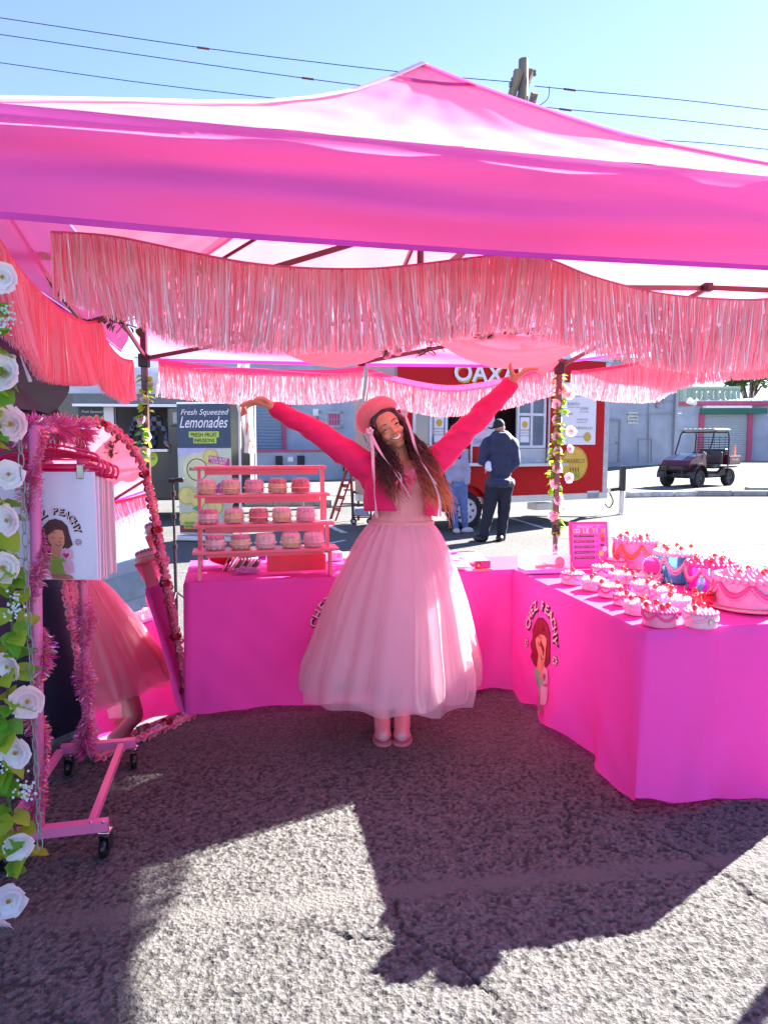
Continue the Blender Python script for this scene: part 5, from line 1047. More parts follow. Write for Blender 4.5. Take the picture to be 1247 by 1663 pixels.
# ---- logo, laid on a cloth surface given by surf(u, v, off) in metres
def arc_text(mb_, fr, s, cx, cy, rx, ry, a0, a1, size, off, bold, wch=None):
    n = len(s)
    for k, ch in enumerate(s):
        if ch == ' ': continue
        a = a0 + (a1 - a0) * k / (n - 1); x = cx + rx * math.cos(a); y = cy + ry * math.sin(a)
        wtext(mb_, fr, ch, x, y, size, off, bold=bold, rot=math.atan2(-math.cos(a) * 1, math.sin(a)) * 1.0 if False else a - PI / 2)
def sub(mb, n=1):
    me = mb.mesh('x', []); bm = bmesh.new(); bm.from_mesh(me); bmesh.ops.triangulate(bm, faces=bm.faces[:])
    return bm
def logo(parent, surf, k=1.0, hair=None, top=None, obj_box=True, pet_off=.004):
    fr = Frame((0, 0, 0), (1, 0, 0)); fr.surf = surf; h_ = hair or hairr; tp_ = top or greenl
    def part(name, m, polys, off):
        mb = MB()
        for pts in polys:
            bm = bmesh.new(); vs = [bm.verts.new((x * k, y * k, 0)) for x, y in pts]; bm.faces.new(vs); bmesh.ops.triangulate(bm, faces=bm.faces[:])
            for _ in range(2):
                es = [e for e in bm.edges if e.calc_length() > .035]
                if es: bmesh.ops.subdivide_edges(bm, edges=es, cuts=1)
                bmesh.ops.triangulate(bm, faces=bm.faces[:])
            bm.verts.index_update(); mb.add([surf(v.co.x, v.co.y, off) for v in bm.verts], [[v.index for v in f.verts] for f in bm.faces]); bm.free()
        return mb.build(name, m, parent, smooth=False)
    o = pet_off
    for kind, m, off, bold in (('lettering_shadow', logo_b, o, .07), ('lettering', logo_p, o + .0015, .012)):
        mb = MB(); s = 'CHEZ PEACHY'
        for i, ch in enumerate(s):
            if ch == ' ': continue
            a = PI * .93 - PI * .86 * i / (len(s) - 1); d = (.006, -.006) if bold > .05 else (0, 0)
            wtext(mb, fr, ch, (.152 * math.cos(a) + d[0]) * k, (.165 * math.sin(a) + .02 + d[1]) * k, .062 * k, off, bold=bold, rot=a - PI / 2)
        mb.build(kind, m, parent)
    for sx in (-1, 1):
        for r_, m, of in ((.0145, logo_b, o), (.010, logo_p, o + .0015)):
            part('daisy', m, [disc(sx * .155 + .0155 * math.cos(t), -.035 + .0155 * math.sin(t), r_ * .62, n=10) for t in [2 * PI * q / 6 for q in range(6)]], of)
    hairp = [(-.075, -.12), (-.1, -.09), (-.085, -.06), (-.108, -.03), (-.085, 0), (-.1, .035), (-.075, .075), (-.04, .115), (0, .125), (.045, .11), (.08, .075), (.09, .03), (.1, -.01), (.112, -.05), (.085, -.075), (.05, -.085), (.02, -.06), (-.02, -.08), (-.04, -.13)]
    part('printed_hair_outline', logo_b, [[(x * 1.04, y * 1.03) for x, y in hairp]], o)
    part('printed_hair', h_, [hairp], o + .001)
    part('printed_neck', skinl, [[(-.035, -.06), (.03, -.08), (.02, -.15), (-.05, -.13)]], o + .0022)
    part('printed_face', skinl, [[(-.055, .015), (-.04, .045), (0, .06), (.05, .045), (.06, .0), (.058, -.045), (.035, -.085), (.01, -.1), (-.025, -.075), (-.05, -.03)]], o + .0028)
    part('printed_fringe_hair', h_, [[(-.065, .0), (-.06, .06), (0, .085), (.06, .06), (.03, .055), (-.005, .05), (-.035, .03)]], o + .0034)
    mb = MB(); cc = lambda pts: [surf(x * k, y * k, o + .0045) for x, y in pts]
    for pts in ([(-.03, .005), (-.018, -.007), (-.003, -.002)], [(.028, -.003), (.038, -.01), (.048, -.004)], [(-.03, .028), (-.015, .036), (0, .03)], [(.022, -.02), (.03, -.035), (.022, -.038)], [(-.004, -.05), (.015, -.062), (.036, -.05)]): mb.tube(smooth_pts(cc(pts), 3), .0016 * k, 4)
    mb.build('printed_features', logo_b, parent)
    part('printed_blouse', tp_, [[(-.075, -.14), (-.03, -.13), (.02, -.15), (.05, -.14), (.06, -.2), (.05, -.27), (-.04, -.27), (-.08, -.21)]], o + .0022)
    part('printed_arm', armp, [[(-.06, -.262), (.06, -.262), (.1, -.275), (.105, -.295), (.06, -.3), (-.04, -.295)]], o + .003)
    if obj_box:
        part('printed_box', pinkl, [[(.02, -.12), (.055, -.075), (.11, -.09), (.115, -.15), (.06, -.165)], [(.03, -.175), (.11, -.17), (.115, -.25), (.05, -.26)]], o + .0035)
        part('printed_heart', mat('magenta_print', (.6, .03, .2), .5), [[(.065, -.15), (.04, -.125), (.05, -.108), (.065, -.118), (.082, -.108), (.09, -.125)]], o + .0045)
# right cloth: left long side = side 3, u from far(0) to near(1); px of logo centre ~ (880,1060)
def surf_r(u, v, o):       # u to the right as seen (towards camera), v up; centre of logo
    return side2(3, max(0, min(1, .495 + u * 1.12 / 1.84)), (ZTOP - .432 - v * .98) / (ZTOP - .05), o)
logo(c2, surf_r, 1.15, pet_off=.004)
def surf_b(u, v, o): return side1(0, max(0, min(1, (.855 + u) / 1.86)), (ZTOP - .44 - v) / (ZTOP - .045), o)
logo(c1, surf_b, 1.15, pet_off=.004)
# ============================================================ THE WOMAN
YW = 3.477
W_ = lambda x, y, d=0.0: at(x, y, YW) + Vector((0, d, 0))
wo = thing('person', 'smiling woman in pink beret, cardigan and long tulle dress with both arms raised', 'person', (.055, YW, 0))
skin = mat('warm_brown_skin', (.74, .35, .215), .45, var=.06, vs=20, spec=.4)
R_ax = Vector((.857, 0, .515)); U_ax = Vector((-.515, 0, .857)); F_ax = Vector((0, -1, 0)); ps = math.radians(9)
Fh = (F_ax * math.cos(ps) + R_ax * math.sin(ps)); Rh = (R_ax * math.cos(ps) - F_ax * math.sin(ps))
HC = at(634.6, 692, YW - .075) - Fh * .085
def H(x, y, z): return HC + Rh * x - Fh * y + U_ax * z     # y positive = back of the head
HM = Matrix((Rh, -Fh, U_ax)).transposed()
mb = MB()
# torso and legs
nk = W_(651, 745, .0); mb.cap(W_(652, 765, .01), H(0, .015, -.07), .056, .05)
mb.ell(W_(653, 778, 0), (.15, .09, .10), 16); mb.ell(W_(653, 820, 0), (.14, .088, .14), 16); mb.ell(W_(653, 870, .01), (.165, .11, .13), 16); mb.cap(W_(612, 766), W_(694, 762), .05, .05)
for x in (622, 653): mb.cap(W_(x + 12 - (6 if x > 640 else 0), 890), (W_(x, 1195).x, YW + .06, .45), .085, .046); mb.cap((W_(x, 1195).x, YW + .06, .45), (W_(x, 1195).x, YW + .065, .1), .042, .032)
# arms
for arm in ([(602, 764, .078, 0), (560, 735, .052, 0), (510, 698, .037, -.01), (449, 666, .027, -.02)], [(698, 756, .07, 0), (722, 733, .052, 0), (773, 680, .038, -.01), (827, 625, .027, -.02)]):
    for (x0, y0, r0, d0), (x1, y1, r1, d1_) in zip(arm, arm[1:]): mb.cap(W_(x0, y0, d0), W_(x1, y1, d1_), r0 * .78, r1 * .9)
# image-left hand: palm up, fingers out to the left and drooping slightly
def fing(pts, r0, r1):
    n = len(pts)
    for i in range(n - 1): mb.cap(pts[i], pts[i + 1], r0 + (r1 - r0) * i / (n - 1), r0 + (r1 - r0) * (i + 1) / (n - 1), 8)
mb.cap(W_(451, 667, -.02), W_(441, 659, -.03), .026, .024)
for q, dy in enumerate((-.062, -.041, -.020, .0)):
    mb.cap(W_(442, 660, -.03 + dy * .3), W_(424, 653.5 + .6 * q, -.01 + dy), .018, .0125, 8)
    L = (1.0, 1.1, 1.04, .84)[q]
    fing([W_(424, 653.5 + .6 * q, -.01 + dy), W_(424 - 11 * L, 653 + .9 * q, -.015 + dy * 1.1), W_(424 - 19 * L, 655.5 + .9 * q, -.015 + dy * 1.15), W_(424 - 26 * L, 659 + q, -.015 + dy * 1.15)], .0098, .0068)
fing([W_(441, 655, -.06), W_(433, 649, -.09), W_(426, 648.5, -.105), W_(421, 651, -.11)], .0125, .008)
# image-right hand: palm open to the sky, fingers to the right, thumb up
mb.cap(W_(826, 626, -.02), W_(832, 617, -.03), .026, .024)
for q, dy in enumerate((-.055, -.036, -.016, .004)):
    mb.cap(W_(831, 617, -.03 + dy * .3), W_(843, 608.5 + q * .5, -.015 + dy), .018, .0125, 8); L = (1.0, 1.08, 1.0, .8)[q]; lift = (0, -.6, -1.6, -3.2)[q]
    fing([W_(843, 608.5 + q * .5, -.015 + dy), W_(843 + 9 * L, 604 + lift, -.02 + dy * 1.2), W_(843 + 16 * L, 602.5 + lift, -.025 + dy * 1.3), W_(843 + 22 * L, 603.5 + lift * 1.2, -.03 + dy * 1.4)], .0098, .0068)
fing([W_(831, 613, -.045), W_(826, 605, -.075), W_(823.5, 599, -.085), W_(824, 594.5, -.085)], .0135, .008)
# head
def he(c, r, M=None): mb.ell(H(*c), r, 14, HM if M is None else HM @ M)
he((0, .028, .028), (.073, .09, .086)); he((0, -.022, .022), (.0605, .066, .066)); he((0, -.024, -.032), (.0565, .058, .075)); he((0, -.048, -.088), (.030, .028, .026)); he((0, -.06, -.062), (.034, .028, .028))
for s in (-1, 1):
    he((s * .035, -.056, -.034), (.0195, .020, .019)); he((s * .0305, -.066, .020), (.022, .016, .0065)); he((s * .033, -.060, -.002), (.0165, .0155, .010)); he((s * .0105, -.091, -.036), (.0085, .0095, .0070)); he((s * .05, -.01, -.06), (.022, .035, .035))
    he((s * .030, -.073, -.0135), (.014, .007, .0045))
mb.cap(H(0, -.075, .006), H(0, -.100, -.031), .0065, .0095, 10); he((0, -.098, -.034), (.0115, .0105, .0085))
he((0, -.078, -.052), (.021, .011, .008)); he((0, -.074, -.079), (.02, .011, .006))
body = blob('body', mb, .0034, skin, wo, 3)
dg = bpy.context.evaluated_depsgraph_get(); bvh = BVHTree.FromPolygons([WM[wo.name] @ v.co for v in body.data.vertices], [tuple(p.vertices) for p in body.data.polygons])
def FS(x, z, o=.0008):                                          # point on the face surface
    h = bvh.ray_cast(H(x, -.25, z), Fh * -1); p = h[0] if h[0] is not None else H(x, -.08, z); return p + Fh * o
lashm = mat('dark_lash', (.015, .008, .006), .5); lipm = mat('rose_lip', (.62, .12, .11), .35); teethm = mat('tooth_white', (.9, .88, .84), .25); browm = mat('dark_brow', (.05, .025, .018), .8)
for s in (-1, 1):
    mb = MB(); mb.grid(lambda u, v: FS(s * (.0215 + .025 * u), -.0050 + .0048 * math.sin(PI * u) - .0048 * math.sin(PI * u) * v * .85 + .0012 * v, .0010), 10, 3); ey = mb.build('eye', mat('eye_white', (.35, .26, .22), .2), wo, smooth=True)
    mb = MB(); mb.poly([FS(s * .0335 + .0046 * math.cos(t), -.0028 + .0030 * math.sin(t), .0018) for t in [2 * PI * k / 12 for k in range(12)]]); mb.build('iris', mat('dark_iris', (.02, .01, .006), .1), ey)
    mb = MB(); mb.tube([FS(s * (.0185 + .031 * k / 10), -.0048 + .0062 * math.sin(PI * k / 10) - .0020 * (k > 8), .0012) for k in range(11)], [.0008, .001, .0012, .0014, .0015, .0015, .0015, .0014, .0013, .0012, .0008], 5); mb.build('upper_lash', lashm, ey)
    mb = MB(); mb.tube([FS(s * (.022 + .024 * k / 8), -.0062 + .0008 * math.sin(PI * k / 8), .0006) for k in range(9)], .0006, 4); mb.build('lower_lash', lashm, ey)
    mb = MB(); mb.grid(lambda u, v: FS(s * (.0145 + .040 * u), .0155 + .0085 * math.sin(PI * (u * .8 + .08)) - .003 * u + (v - .5) * (.0052 - .0036 * u), .0012), 12, 2); mb.build('eyebrow', browm, wo)
mo = lambda u: (u - .5) * 2
mw = .030; mc = -.0560
up_ = lambda x: mc - .0015 + .0105 * (x * x) ** .9; lo_ = lambda x: mc - .0155 + .022 * x * x
mb = MB(); mb.grid(lambda u, v: FS(mo(u) * mw, lo_(mo(u)) * (1 - v) + up_(mo(u)) * v, .0016), 14, 4); mouth = mb.build('mouth', mat('mouth_dark', (.12, .02, .02), .4), wo)
mb = MB(); mb.grid(lambda u, v: FS(mo(u) * mw * .84, (lo_(mo(u) * .84) + .0028) * (1 - v) + (up_(mo(u) * .84) - .0006) * v, .0024), 14, 3); mb.build('teeth', teethm, mouth)
mb = MB(); mb.tube([FS(x * mw, up_(x) + .0012, .0015) for x in [mo(k / 14) for k in range(15)]], [.0006 + .0022 * math.sin(PI * k / 14) for k in range(15)], 6, flat=.8); mb.build('upper_lip', lipm, wo, smooth=True)
mb = MB(); mb.tube([FS(x * mw, lo_(x) - .0012, .0016) for x in [mo(k / 14) for k in range(15)]], [.0006 + .0030 * math.sin(PI * k / 14) for k in range(15)], 6, flat=.8); mb.build('lower_lip', lipm, wo, smooth=True)
for s in (-1, 1): mb = MB(); mb.ell(FS(s * .0055, -.0432, -.0005), .0021, 6); mb.build('nostril', mouth.data.materials[0], wo)
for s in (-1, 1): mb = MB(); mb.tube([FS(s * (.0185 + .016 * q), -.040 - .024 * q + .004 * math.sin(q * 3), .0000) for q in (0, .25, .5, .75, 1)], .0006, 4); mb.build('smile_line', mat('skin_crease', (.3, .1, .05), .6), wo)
# hair: cap plus curls that turn copper towards the ends
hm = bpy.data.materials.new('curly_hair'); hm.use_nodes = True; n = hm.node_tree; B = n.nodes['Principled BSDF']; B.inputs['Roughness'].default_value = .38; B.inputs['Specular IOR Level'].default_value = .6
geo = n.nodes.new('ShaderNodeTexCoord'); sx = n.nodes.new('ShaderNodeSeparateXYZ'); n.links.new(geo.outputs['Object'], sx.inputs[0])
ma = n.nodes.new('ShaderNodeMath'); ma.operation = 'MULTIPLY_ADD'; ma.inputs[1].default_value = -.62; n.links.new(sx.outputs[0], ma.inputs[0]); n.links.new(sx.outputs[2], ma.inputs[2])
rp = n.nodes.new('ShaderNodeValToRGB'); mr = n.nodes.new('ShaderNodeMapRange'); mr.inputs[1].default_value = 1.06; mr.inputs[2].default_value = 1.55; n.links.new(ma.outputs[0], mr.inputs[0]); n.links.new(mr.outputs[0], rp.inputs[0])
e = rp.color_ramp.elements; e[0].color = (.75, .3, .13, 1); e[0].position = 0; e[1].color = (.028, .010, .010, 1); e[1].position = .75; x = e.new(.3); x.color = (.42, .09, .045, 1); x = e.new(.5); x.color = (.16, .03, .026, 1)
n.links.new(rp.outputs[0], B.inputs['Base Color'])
mb = MB(); mb.ell(H(0, .032, .034), (.082, .094, .093), 16, HM)
for s in (-1, 1):
    mb.ell(H(s * .056, -.022, .042), (.025, .034, .034), 12, HM)
    mb.cap(H(s * .060, -.036, .045), H(s * .067, -.026, .0), .013, .014); mb.cap(H(s * .067, -.026, .0), H(s * .068, -.008, -.04), .014, .018); mb.cap(H(s * .072, .01, -.03), H(s * .062, .03, -.12), .024, .034)
mb.cap(H(-.05, -.038, .072), H(.012, -.052, .080), .014, .013); mb.cap(H(.012, -.052, .080), H(.055, -.03, .066), .013, .014)
mb.cap(H(0, .06, -.02), W_(655, 770, .10), .075, .09); mb.cap(H(.05, .02, -.08), W_(700, 778, -.02), .035, .045); mb.cap(H(-.05, .01, -.08), W_(628, 765, -.06), .03, .035)
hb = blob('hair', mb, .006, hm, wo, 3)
mb = MB(); rd = random.Random(5)
def curl(a, m, b, r, turns, tr=.0018):
    pts = smooth_pts([a, a.lerp(m, .5) + Vector((0, -.006, 0)), m, b], 17); n_ = len(pts); out = []; ph = rd.random() * 6
    for i, p in enumerate(pts):
        q = i / n_; th = ph + q * turns * 2 * PI; rr = r * (.25 + .9 * q); out.append(p + Vector((math.cos(th) * rr, math.sin(th) * rr * .8, math.sin(th * .5) * .002)))
    mb.tube(out, [tr * (1 - .5 * i / n_) for i in range(len(out))], 4)
for k in range(105):                                                       # over the image-left chest
    f = rd.random(); a = H(-.066 - .012 * rd.random(), rd.uniform(-.03, .03), rd.uniform(-.06, .035)); m = W_(610 + 34 * f + rd.gauss(0, 4), 742 + rd.gauss(0, 6), -.125 - rd.random() * .03 + .04 * (1 - f)); b = W_(613 + 46 * f + rd.gauss(0, 4), 778 + 26 * math.sin(PI * min(1, f * 1.1)) + rd.gauss(0, 10), -.145 - rd.random() * .03)
    curl(a, m, b, rd.uniform(.007, .013), rd.uniform(5, 8), .0024)
for k in range(165):                                                       # over the image-right shoulder
    f = rd.random(); a = H(.064 + .016 * rd.random(), rd.uniform(-.03, .045), rd.uniform(-.08, .05)); m = W_(672 + 28 * f + rd.gauss(0, 4), 738 + 8 * f + rd.gauss(0, 6), -.12 + .08 * f - rd.random() * .04); b = W_(688 + 46 * f + rd.gauss(0, 5), 790 + 34 * f + rd.gauss(0, 13), -.13 - rd.random() * .04 + .03 * f)
    curl(a, m, b, rd.uniform(.008, .015), rd.uniform(5, 8), .0025)
for k in range(46):
    s = rd.choice((-1, 1)); a = H(s * rd.uniform(.03, .07), -.045, rd.uniform(.03, .072)); b = H(s * .078, -.01, -.03 + rd.gauss(0, .02)); curl(a, a.lerp(b, .5) + Fh * .004, b, .003, 4, .0015)
for (x, y) in ((664, 812), (668, 815), (655, 806), (603, 730)): curl(W_(x - 12, y - 24, -.155), W_(x - 6, y - 12, -.16), W_(x, y, -.16), .007, 4)
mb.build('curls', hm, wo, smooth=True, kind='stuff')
# beret
ber = mat('pink_felt', (.80, .21, .25), .9, sheen=.5, bump=.3, bs=120, var=.05); ribm = mat('pale_pink_satin', (.86, .5, .6), .3, var=.03)
hat = thing('beret', 'pink felt beret tilted back on the smiling woman', 'beret', H(0, .03, .09)); Mt = HM @ Matrix.Rotation(math.radians(-26), 3, 'X')
mb = MB(); mb.ell(H(-.012, .036, .094), (.110, .104, .062), 22, Mt); mb.ell(H(-.05, .05, .072), (.075, .075, .05), 20, Mt); mb.ell(H(.02, .04, .09), (.085, .085, .05), 20, Mt); b_ = blob('felt', mb, .005, ber, hat, 4)
mb = MB(); c = H(-.01, .036, .098) + Mt @ Vector((0, 0, .04)); mb.tube([c, c + Mt @ Vector((0, 0, .02))], .0035, 6); mb.build('stalk', ber, hat)
def ribbon(pts, w, parent, name='ribbon', m=ribm, fold=.3):
    P = smooth_pts(pts, 7); mb = MB(); vs = []; K = len(P)
    for i, p in enumerate(P): a = Vector((math.cos(i * fold * .3), .4 * math.sin(i * fold), 0)) * w / 2; vs += [p - a, p + a]
    mb.add(vs, [(2 * i, 2 * i + 1, 2 * i + 3, 2 * i + 2) for i in range(K - 1)]); return mb.build(name, m, parent, smooth=True)
for (bx, by, tails) in ((601, 701, [[(602, 703), (612, 722), (626, 745), (645, 772), (664, 803)], [(602, 703), (613, 727), (630, 750), (648, 768), (650, 780)], [(603, 705), (605, 735), (606, 770), (609, 800), (613, 835)], [(604, 705), (607, 740), (609, 790), (610, 832)]]), (655, 672, [[(656, 674), (664, 700), (671, 728), (685, 755), (704, 783)], [(656, 674), (666, 702), (675, 733), (692, 765), (707, 800), (710, 832)]])):
    d = -.115 if bx < 640 else -.14
    for t_ in tails: ribbon([W_(x, y, d - .06 * min(1, (y - by) / 60)) for x, y in t_], .0115, hat)
    mb = MB()
    for a in range(6):
        th = a * PI / 3 + .3; c = W_(bx, by, d - .01); L = .021; dr = Vector((math.cos(th), 0, math.sin(th))); pr = Vector((-math.sin(th), 0, math.cos(th)))
        mb.grid(lambda u, v: c + dr * L * v + pr * (u - .5) * .018 * math.sin(PI * (v * .8 + .15)) + Vector((0, -.012 * math.sin(PI * v), 0)), 2, 4)
    mb.build('bow', ribm, hat, smooth=True)
# dress
bodm = mat('peach_pink_bodice', (.95, .40, .40), .7, var=.04, bump=.45, bs=22, stretch=(6, 6, .6), transl=.1)
mb = MB(); mb.ell(W_(653, 779, -.005), (.152, .112, .085), 16); mb.ell(W_(637, 785, -.045), (.06, .065, .065), 14); mb.ell(W_(675, 784, -.045), (.06, .065, .065), 14); mb.cap(W_(652, 800, 0), W_(652, 848, 0), .1, .1); mb.ell(W_(652, 812, 0), (.15, .105, .10), 16); mb.ell(W_(652, 843, 0), (.153, .11, .075), 16)
blob('bodice', mb, .007, bodm, wo, 3)
mb = MB(); mb.lathe([(.156, -.012), (.163, 0), (.157, .012)], 40, W_(652, 849, 0), Matrix.Scale(.76, 4, (0, 1, 0))); mb.build('waistband', bodm, wo, smooth=True)
rufm = mat('pink_chiffon', (.92, .22, .36), .6, transl=.4, var=.06)
mb = MB()
for k in range(26):
    a = k / 25; c = W_(638 + 40 * a, 760 + 13 * math.sin(PI * a), -.115 - .025 * math.sin(PI * a)); th = rd.random() * 6
    mb.grid(lambda u, v: c + Vector((math.cos(th), 0, math.sin(th))) * (.006 + .018 * v) + Vector((-math.sin(th), 0, math.cos(th))) * (u - .5) * .038 + Vector((0, -.008 - .006 * math.sin(u * 9 + k), 0)), 5, 2)
mb.build('neck_ruffle', rufm, wo, smooth=True)
for t_ in ([(655, 773), (651, 785), (656, 797), (657, 812)], [(655, 773), (663, 786), (664, 800), (661, 806)], [(655, 773), (645, 778), (643, 786), (654, 775)], [(656, 773), (667, 776), (668, 784), (656, 775)]): ribbon([W_(x, y, -.165) for x, y in t_], .016, wo, 'ruffle_tie', mat('hot_pink_tie', (.78, .04, .16), .5))
# cardigan
card = mat('hot_pink_knit', (.92, .012, .16), .75, sheen=.15, bump=.35, bs=10, var=.06, transl=.08, tcol=(.9, .02, .16))
mb = MB()
for arm in ([(604, 768, .070, 0), (566, 738, .060, 0), (540, 720, .056, -.005), (510, 698, .049, -.01), (449, 665.5, .036, -.02)], [(696, 763, .066, 0), (722, 735, .059, 0), (748, 707, .055, -.005), (773, 681, .050, -.01), (825, 627, .037, -.02)]):
    for (x0, y0, r0, d0), (x1, y1, r1, d1_) in zip(arm, arm[1:]): mb.cap(W_(x0, y0, d0), W_(x1, y1, d1_), r0, r1, 16)
mb.cap(W_(604, 775, .01), W_(615, 800, .0), .062, .05); mb.cap(W_(697, 770, .01), W_(697, 800, .0), .055, .045); mb.cap(W_(608, 768, .045), W_(694, 764, .045), .055, .055)
bl = blob('cardigan', mb, .006, card, wo, 4, wr=(.0075, 15, (.55, 1, 1.0)))
def bolero(s):
    def f(u, v):
        z0 = W_(650, 762).z; zb = W_(650, 833 if s > 0 else 826).z; z = z0 + (zb - z0) * v + (.012 * math.sin(u * 5) if s < 0 else 0)
        # angle measured from straight towards the camera, image-left negative
        if s < 0: a0, a1 = -.10 - .55 * (1 - v) ** 1.2 - .04, -PI
        else: a0, a1 = .72 - .25 * (1 - v) - .0, PI
        th = a0 + (a1 - a0) * u; rx = .166 + .008 * v + .012 * math.sin(v * 3) + .004 * math.sin(u * 22 + v * 4); ry = .136 + .02 * math.sin(PI * min(1, v * 1.3)) ; c = W_(652, 800)
        return Vector((c.x + rx * math.sin(th) * (1.03 if s < 0 else 1.0), c.y - .002 - ry * math.cos(th), z - .02 * v * math.sin(u * 3)))
    return f
for s in (-1, 1):
    mb = MB(); mb.grid(bolero(s), 44, 20); o = mb.build('cardigan_front', card, bl, smooth=True); so_ = o.modifiers.new('s', 'SOLIDIFY'); so_.thickness = .004
# tulle skirt
tl1 = mat('tulle_inner', (.95, .52, .58), .9, transl=.3, var=.05, vs=3, spec=.1); tl2 = mat('tulle_outer', (.96, .60, .68), .9, transl=.35, transp=.35, var=.06, vs=4, spec=.1); tl3 = mat('tulle_veil', (.97, .66, .74), .9, transl=.35, transp=.55, var=.06, vs=5, spec=.1)
PR = [(1.090, .150), (1.06, .178), (1.02, .205), (.96, .238), (.88, .272), (.81, .302), (.68, .348), (.50, .400), (.38, .438), (.31, .450), (.275, .450), (.235, .446)]
PRz = [(-a, b) for a, b in PR]
def skirt(scale, seed, amp, hemz, nf, inner=0):
    rs = random.Random(seed); ph = [rs.random() * 6 for _ in range(6)]; cx0 = W_(651, 850).x; cx1 = W_(633, 1100).x
    def f(u, v):
        th = 2 * PI * u; z = 1.092 + (hemz + .012 * math.sin(th * 3 + ph[0]) + .008 * math.sin(th * 11 + ph[1]) - 1.092) * (v ** .92)
        r = interp(PRz, -max(z, .235)) * scale
        t = (1.09 - z) / .83; w1 = th * nf + ph[2] + .8 * math.sin(th * 3 + ph[3]) + 1.0 * math.sin(th * 2 + ph[4]) + .35 * math.sin(t * 3 + th * 2)
        fold = (1 - abs(math.sin(w1 / 2)) * 2) * .75 + .25 * math.sin(th * (nf * 2 + 3) + ph[5] + t * 1.1)
        gather = math.sin(th * nf * 3 + ph[1]) * .006 * max(0, 1 - t * 3)
        r += fold * amp * (.10 + .9 * min(1, t * 1.15)) * (1 - .35 * max(0, (t - .85) / .15)) + gather
        cx = cx0 + (cx1 - cx0) * t
        return Vector((cx + r * math.cos(th), YW + r * .84 * math.sin(th), z))
    return f
for nm, m, sc, sd, am, hz, nf in (('skirt_lining', tl1, .88, 3, .026, .36, 8), ('tulle_layer', tl2, .965, 8, .036, .268, 11), ('tulle_layer', tl3, 1.0, 21, .042, .243, 9)):
    mb = MB(); mb.grid(skirt(sc, sd, am, hz, nf), 420, 46, closed_u=True); mb.build(nm, m, wo, smooth=True)
bootm = mat('pink_leather', (.80, .33, .38), .35, var=.05, coat=.2)
for (x, y, rz) in ((620.5, 1197, .07), (653, 1197, -.05)):
    g_ = gz(x, 1195); mb = MB(); M = Matrix.Translation((g_.x, g_.y - .0, 0)) @ Matrix.Rotation(rz, 4, 'Z') @ Matrix.Scale(1.12, 4)
    q = lambda a, b, c: M @ Vector((a, b, c))
    mb.cap(q(0, .07, .36), q(0, .065, .12), .062, .05, 16); mb.cap(q(0, .06, .10), q(0, -.02, .058), .043, .042, 16); mb.cap(q(0, -.02, .056), q(0, -.085, .038), .042, .034, 16); mb.ell(q(0, -.05, .03), (.045, .075, .024), 16)
    bt = blob('boot', mb, .006, bootm, wo, 4); mb = MB(); mb.lathe([(.034, .0), (.036, .05)], 16, q(0, .085, 0), closed=True); pts = [q(.046 * math.cos(t) * (1 - .12 * math.sin(t)), -.045 + .083 * math.sin(t), .002) for t in [2 * PI * k / 24 for k in range(24)]]; mb.prism(pts, (0, 0, .011)); mb.build('sole', mat('pink_sole', (.62, .22, .27), .5), bt, fix=True)
mb = MB(); c = W_(853, 603, -.075); mb.tube([c + Vector((0, .0105 * math.cos(t), .0105 * math.sin(t))) for t in [2 * PI * k / 12 for k in range(13)]], .0012, 5); rg = mb.build('ring', mat('gold', (.8, .5, .15), .2, metal=1)); setp(rg, 'thin gold ring on a finger of the raised hand at the right', 'ring')
# ============================================================ NEIGHBOURING BLACK TENT
bkt = mat('black_tent_canvas', (.030, .038, .075), .5, var=.2, bump=.35, bs=4)
nt2 = thing('black_tent', 'black canvas tent with a closed side wall next to the stall on the left', 'tent', (-2.6, 3.2, 0))
E0, E1 = Vector((-1.90, 1.3, 0)), Vector((-1.74, 3.72, 0)); En = (E1 - E0).normalized(); Eo = Vector((En.y, -En.x, 0))
def wall_f(u, v, o=0):
    p = E0.lerp(E1, u); p.z = .02 + 1.66 * v; return p + Eo * (.03 * math.sin(u * 21 + 2 * math.sin(v * 4)) + .05 * noise.noise(Vector((u * 5, v * 2.4, 3))) + .03 * math.sin(v * 5 + u * 8) + .20 * u * u * max(0, 1 - v) ** .6 + o)
mb = MB(); mb.grid(wall_f, 90, 40); mb.build('side_wall', bkt, nt2, smooth=True)
def roll_f(u, v):
    p = E0.lerp(E1, u); z = 1.62 + .35 * v; p.z = z + .02 * math.sin(u * 9); return p + Eo * (.05 + .05 * math.sin(PI * v) + .025 * math.sin(u * 17 + v * 8) * (1 - v))
mb = MB(); mb.grid(roll_f, 80, 14); mb.build('valance', bkt, nt2, smooth=True)
mb = MB(); mb.grid(lambda u, v: E1 + Vector((-2.9 * u, .35 * u, .02 + (1.95 if v == 1 else 1.95 * v))) + Vector((0, .03 * math.sin(u * 30), 0)), 60, 10); mb.build('back_wall', bkt, nt2, smooth=True)
mb = MB(); mb.grid(lambda u, v: E0.lerp(E1, u) + Vector((-2.6 * v, .3 * v, 1.965 + .55 * v)) + Eo * .05, 12, 8); mb.build('roof', bkt, nt2, smooth=True)
mb = MB(); mb.tube([E0 + Eo * .09 + Vector((0, 0, 1.985)), E1 + Eo * .09 + Vector((0, 0, 2.0))], .014, 8); mb.tube([E1 + Vector((0, .02, 0)), E1 + Vector((0, .02, 1.98))], .016, 8); mb.build('white_pole', MC['white_pole'], nt2)
mb = MB(); c = at(133, 592, 3.9); mb.poly([c + Vector((0, 0, .06)), c + Vector((.055, -.02, -.01)), c + Vector((.0, -.01, -.08))]); mb.poly([c + Vector((-.03, 0, .07)), c + Vector((.055, -.02, -.01)), c + Vector((.0, .03, .05))]); mb.build('loose_flap', bkt, nt2)
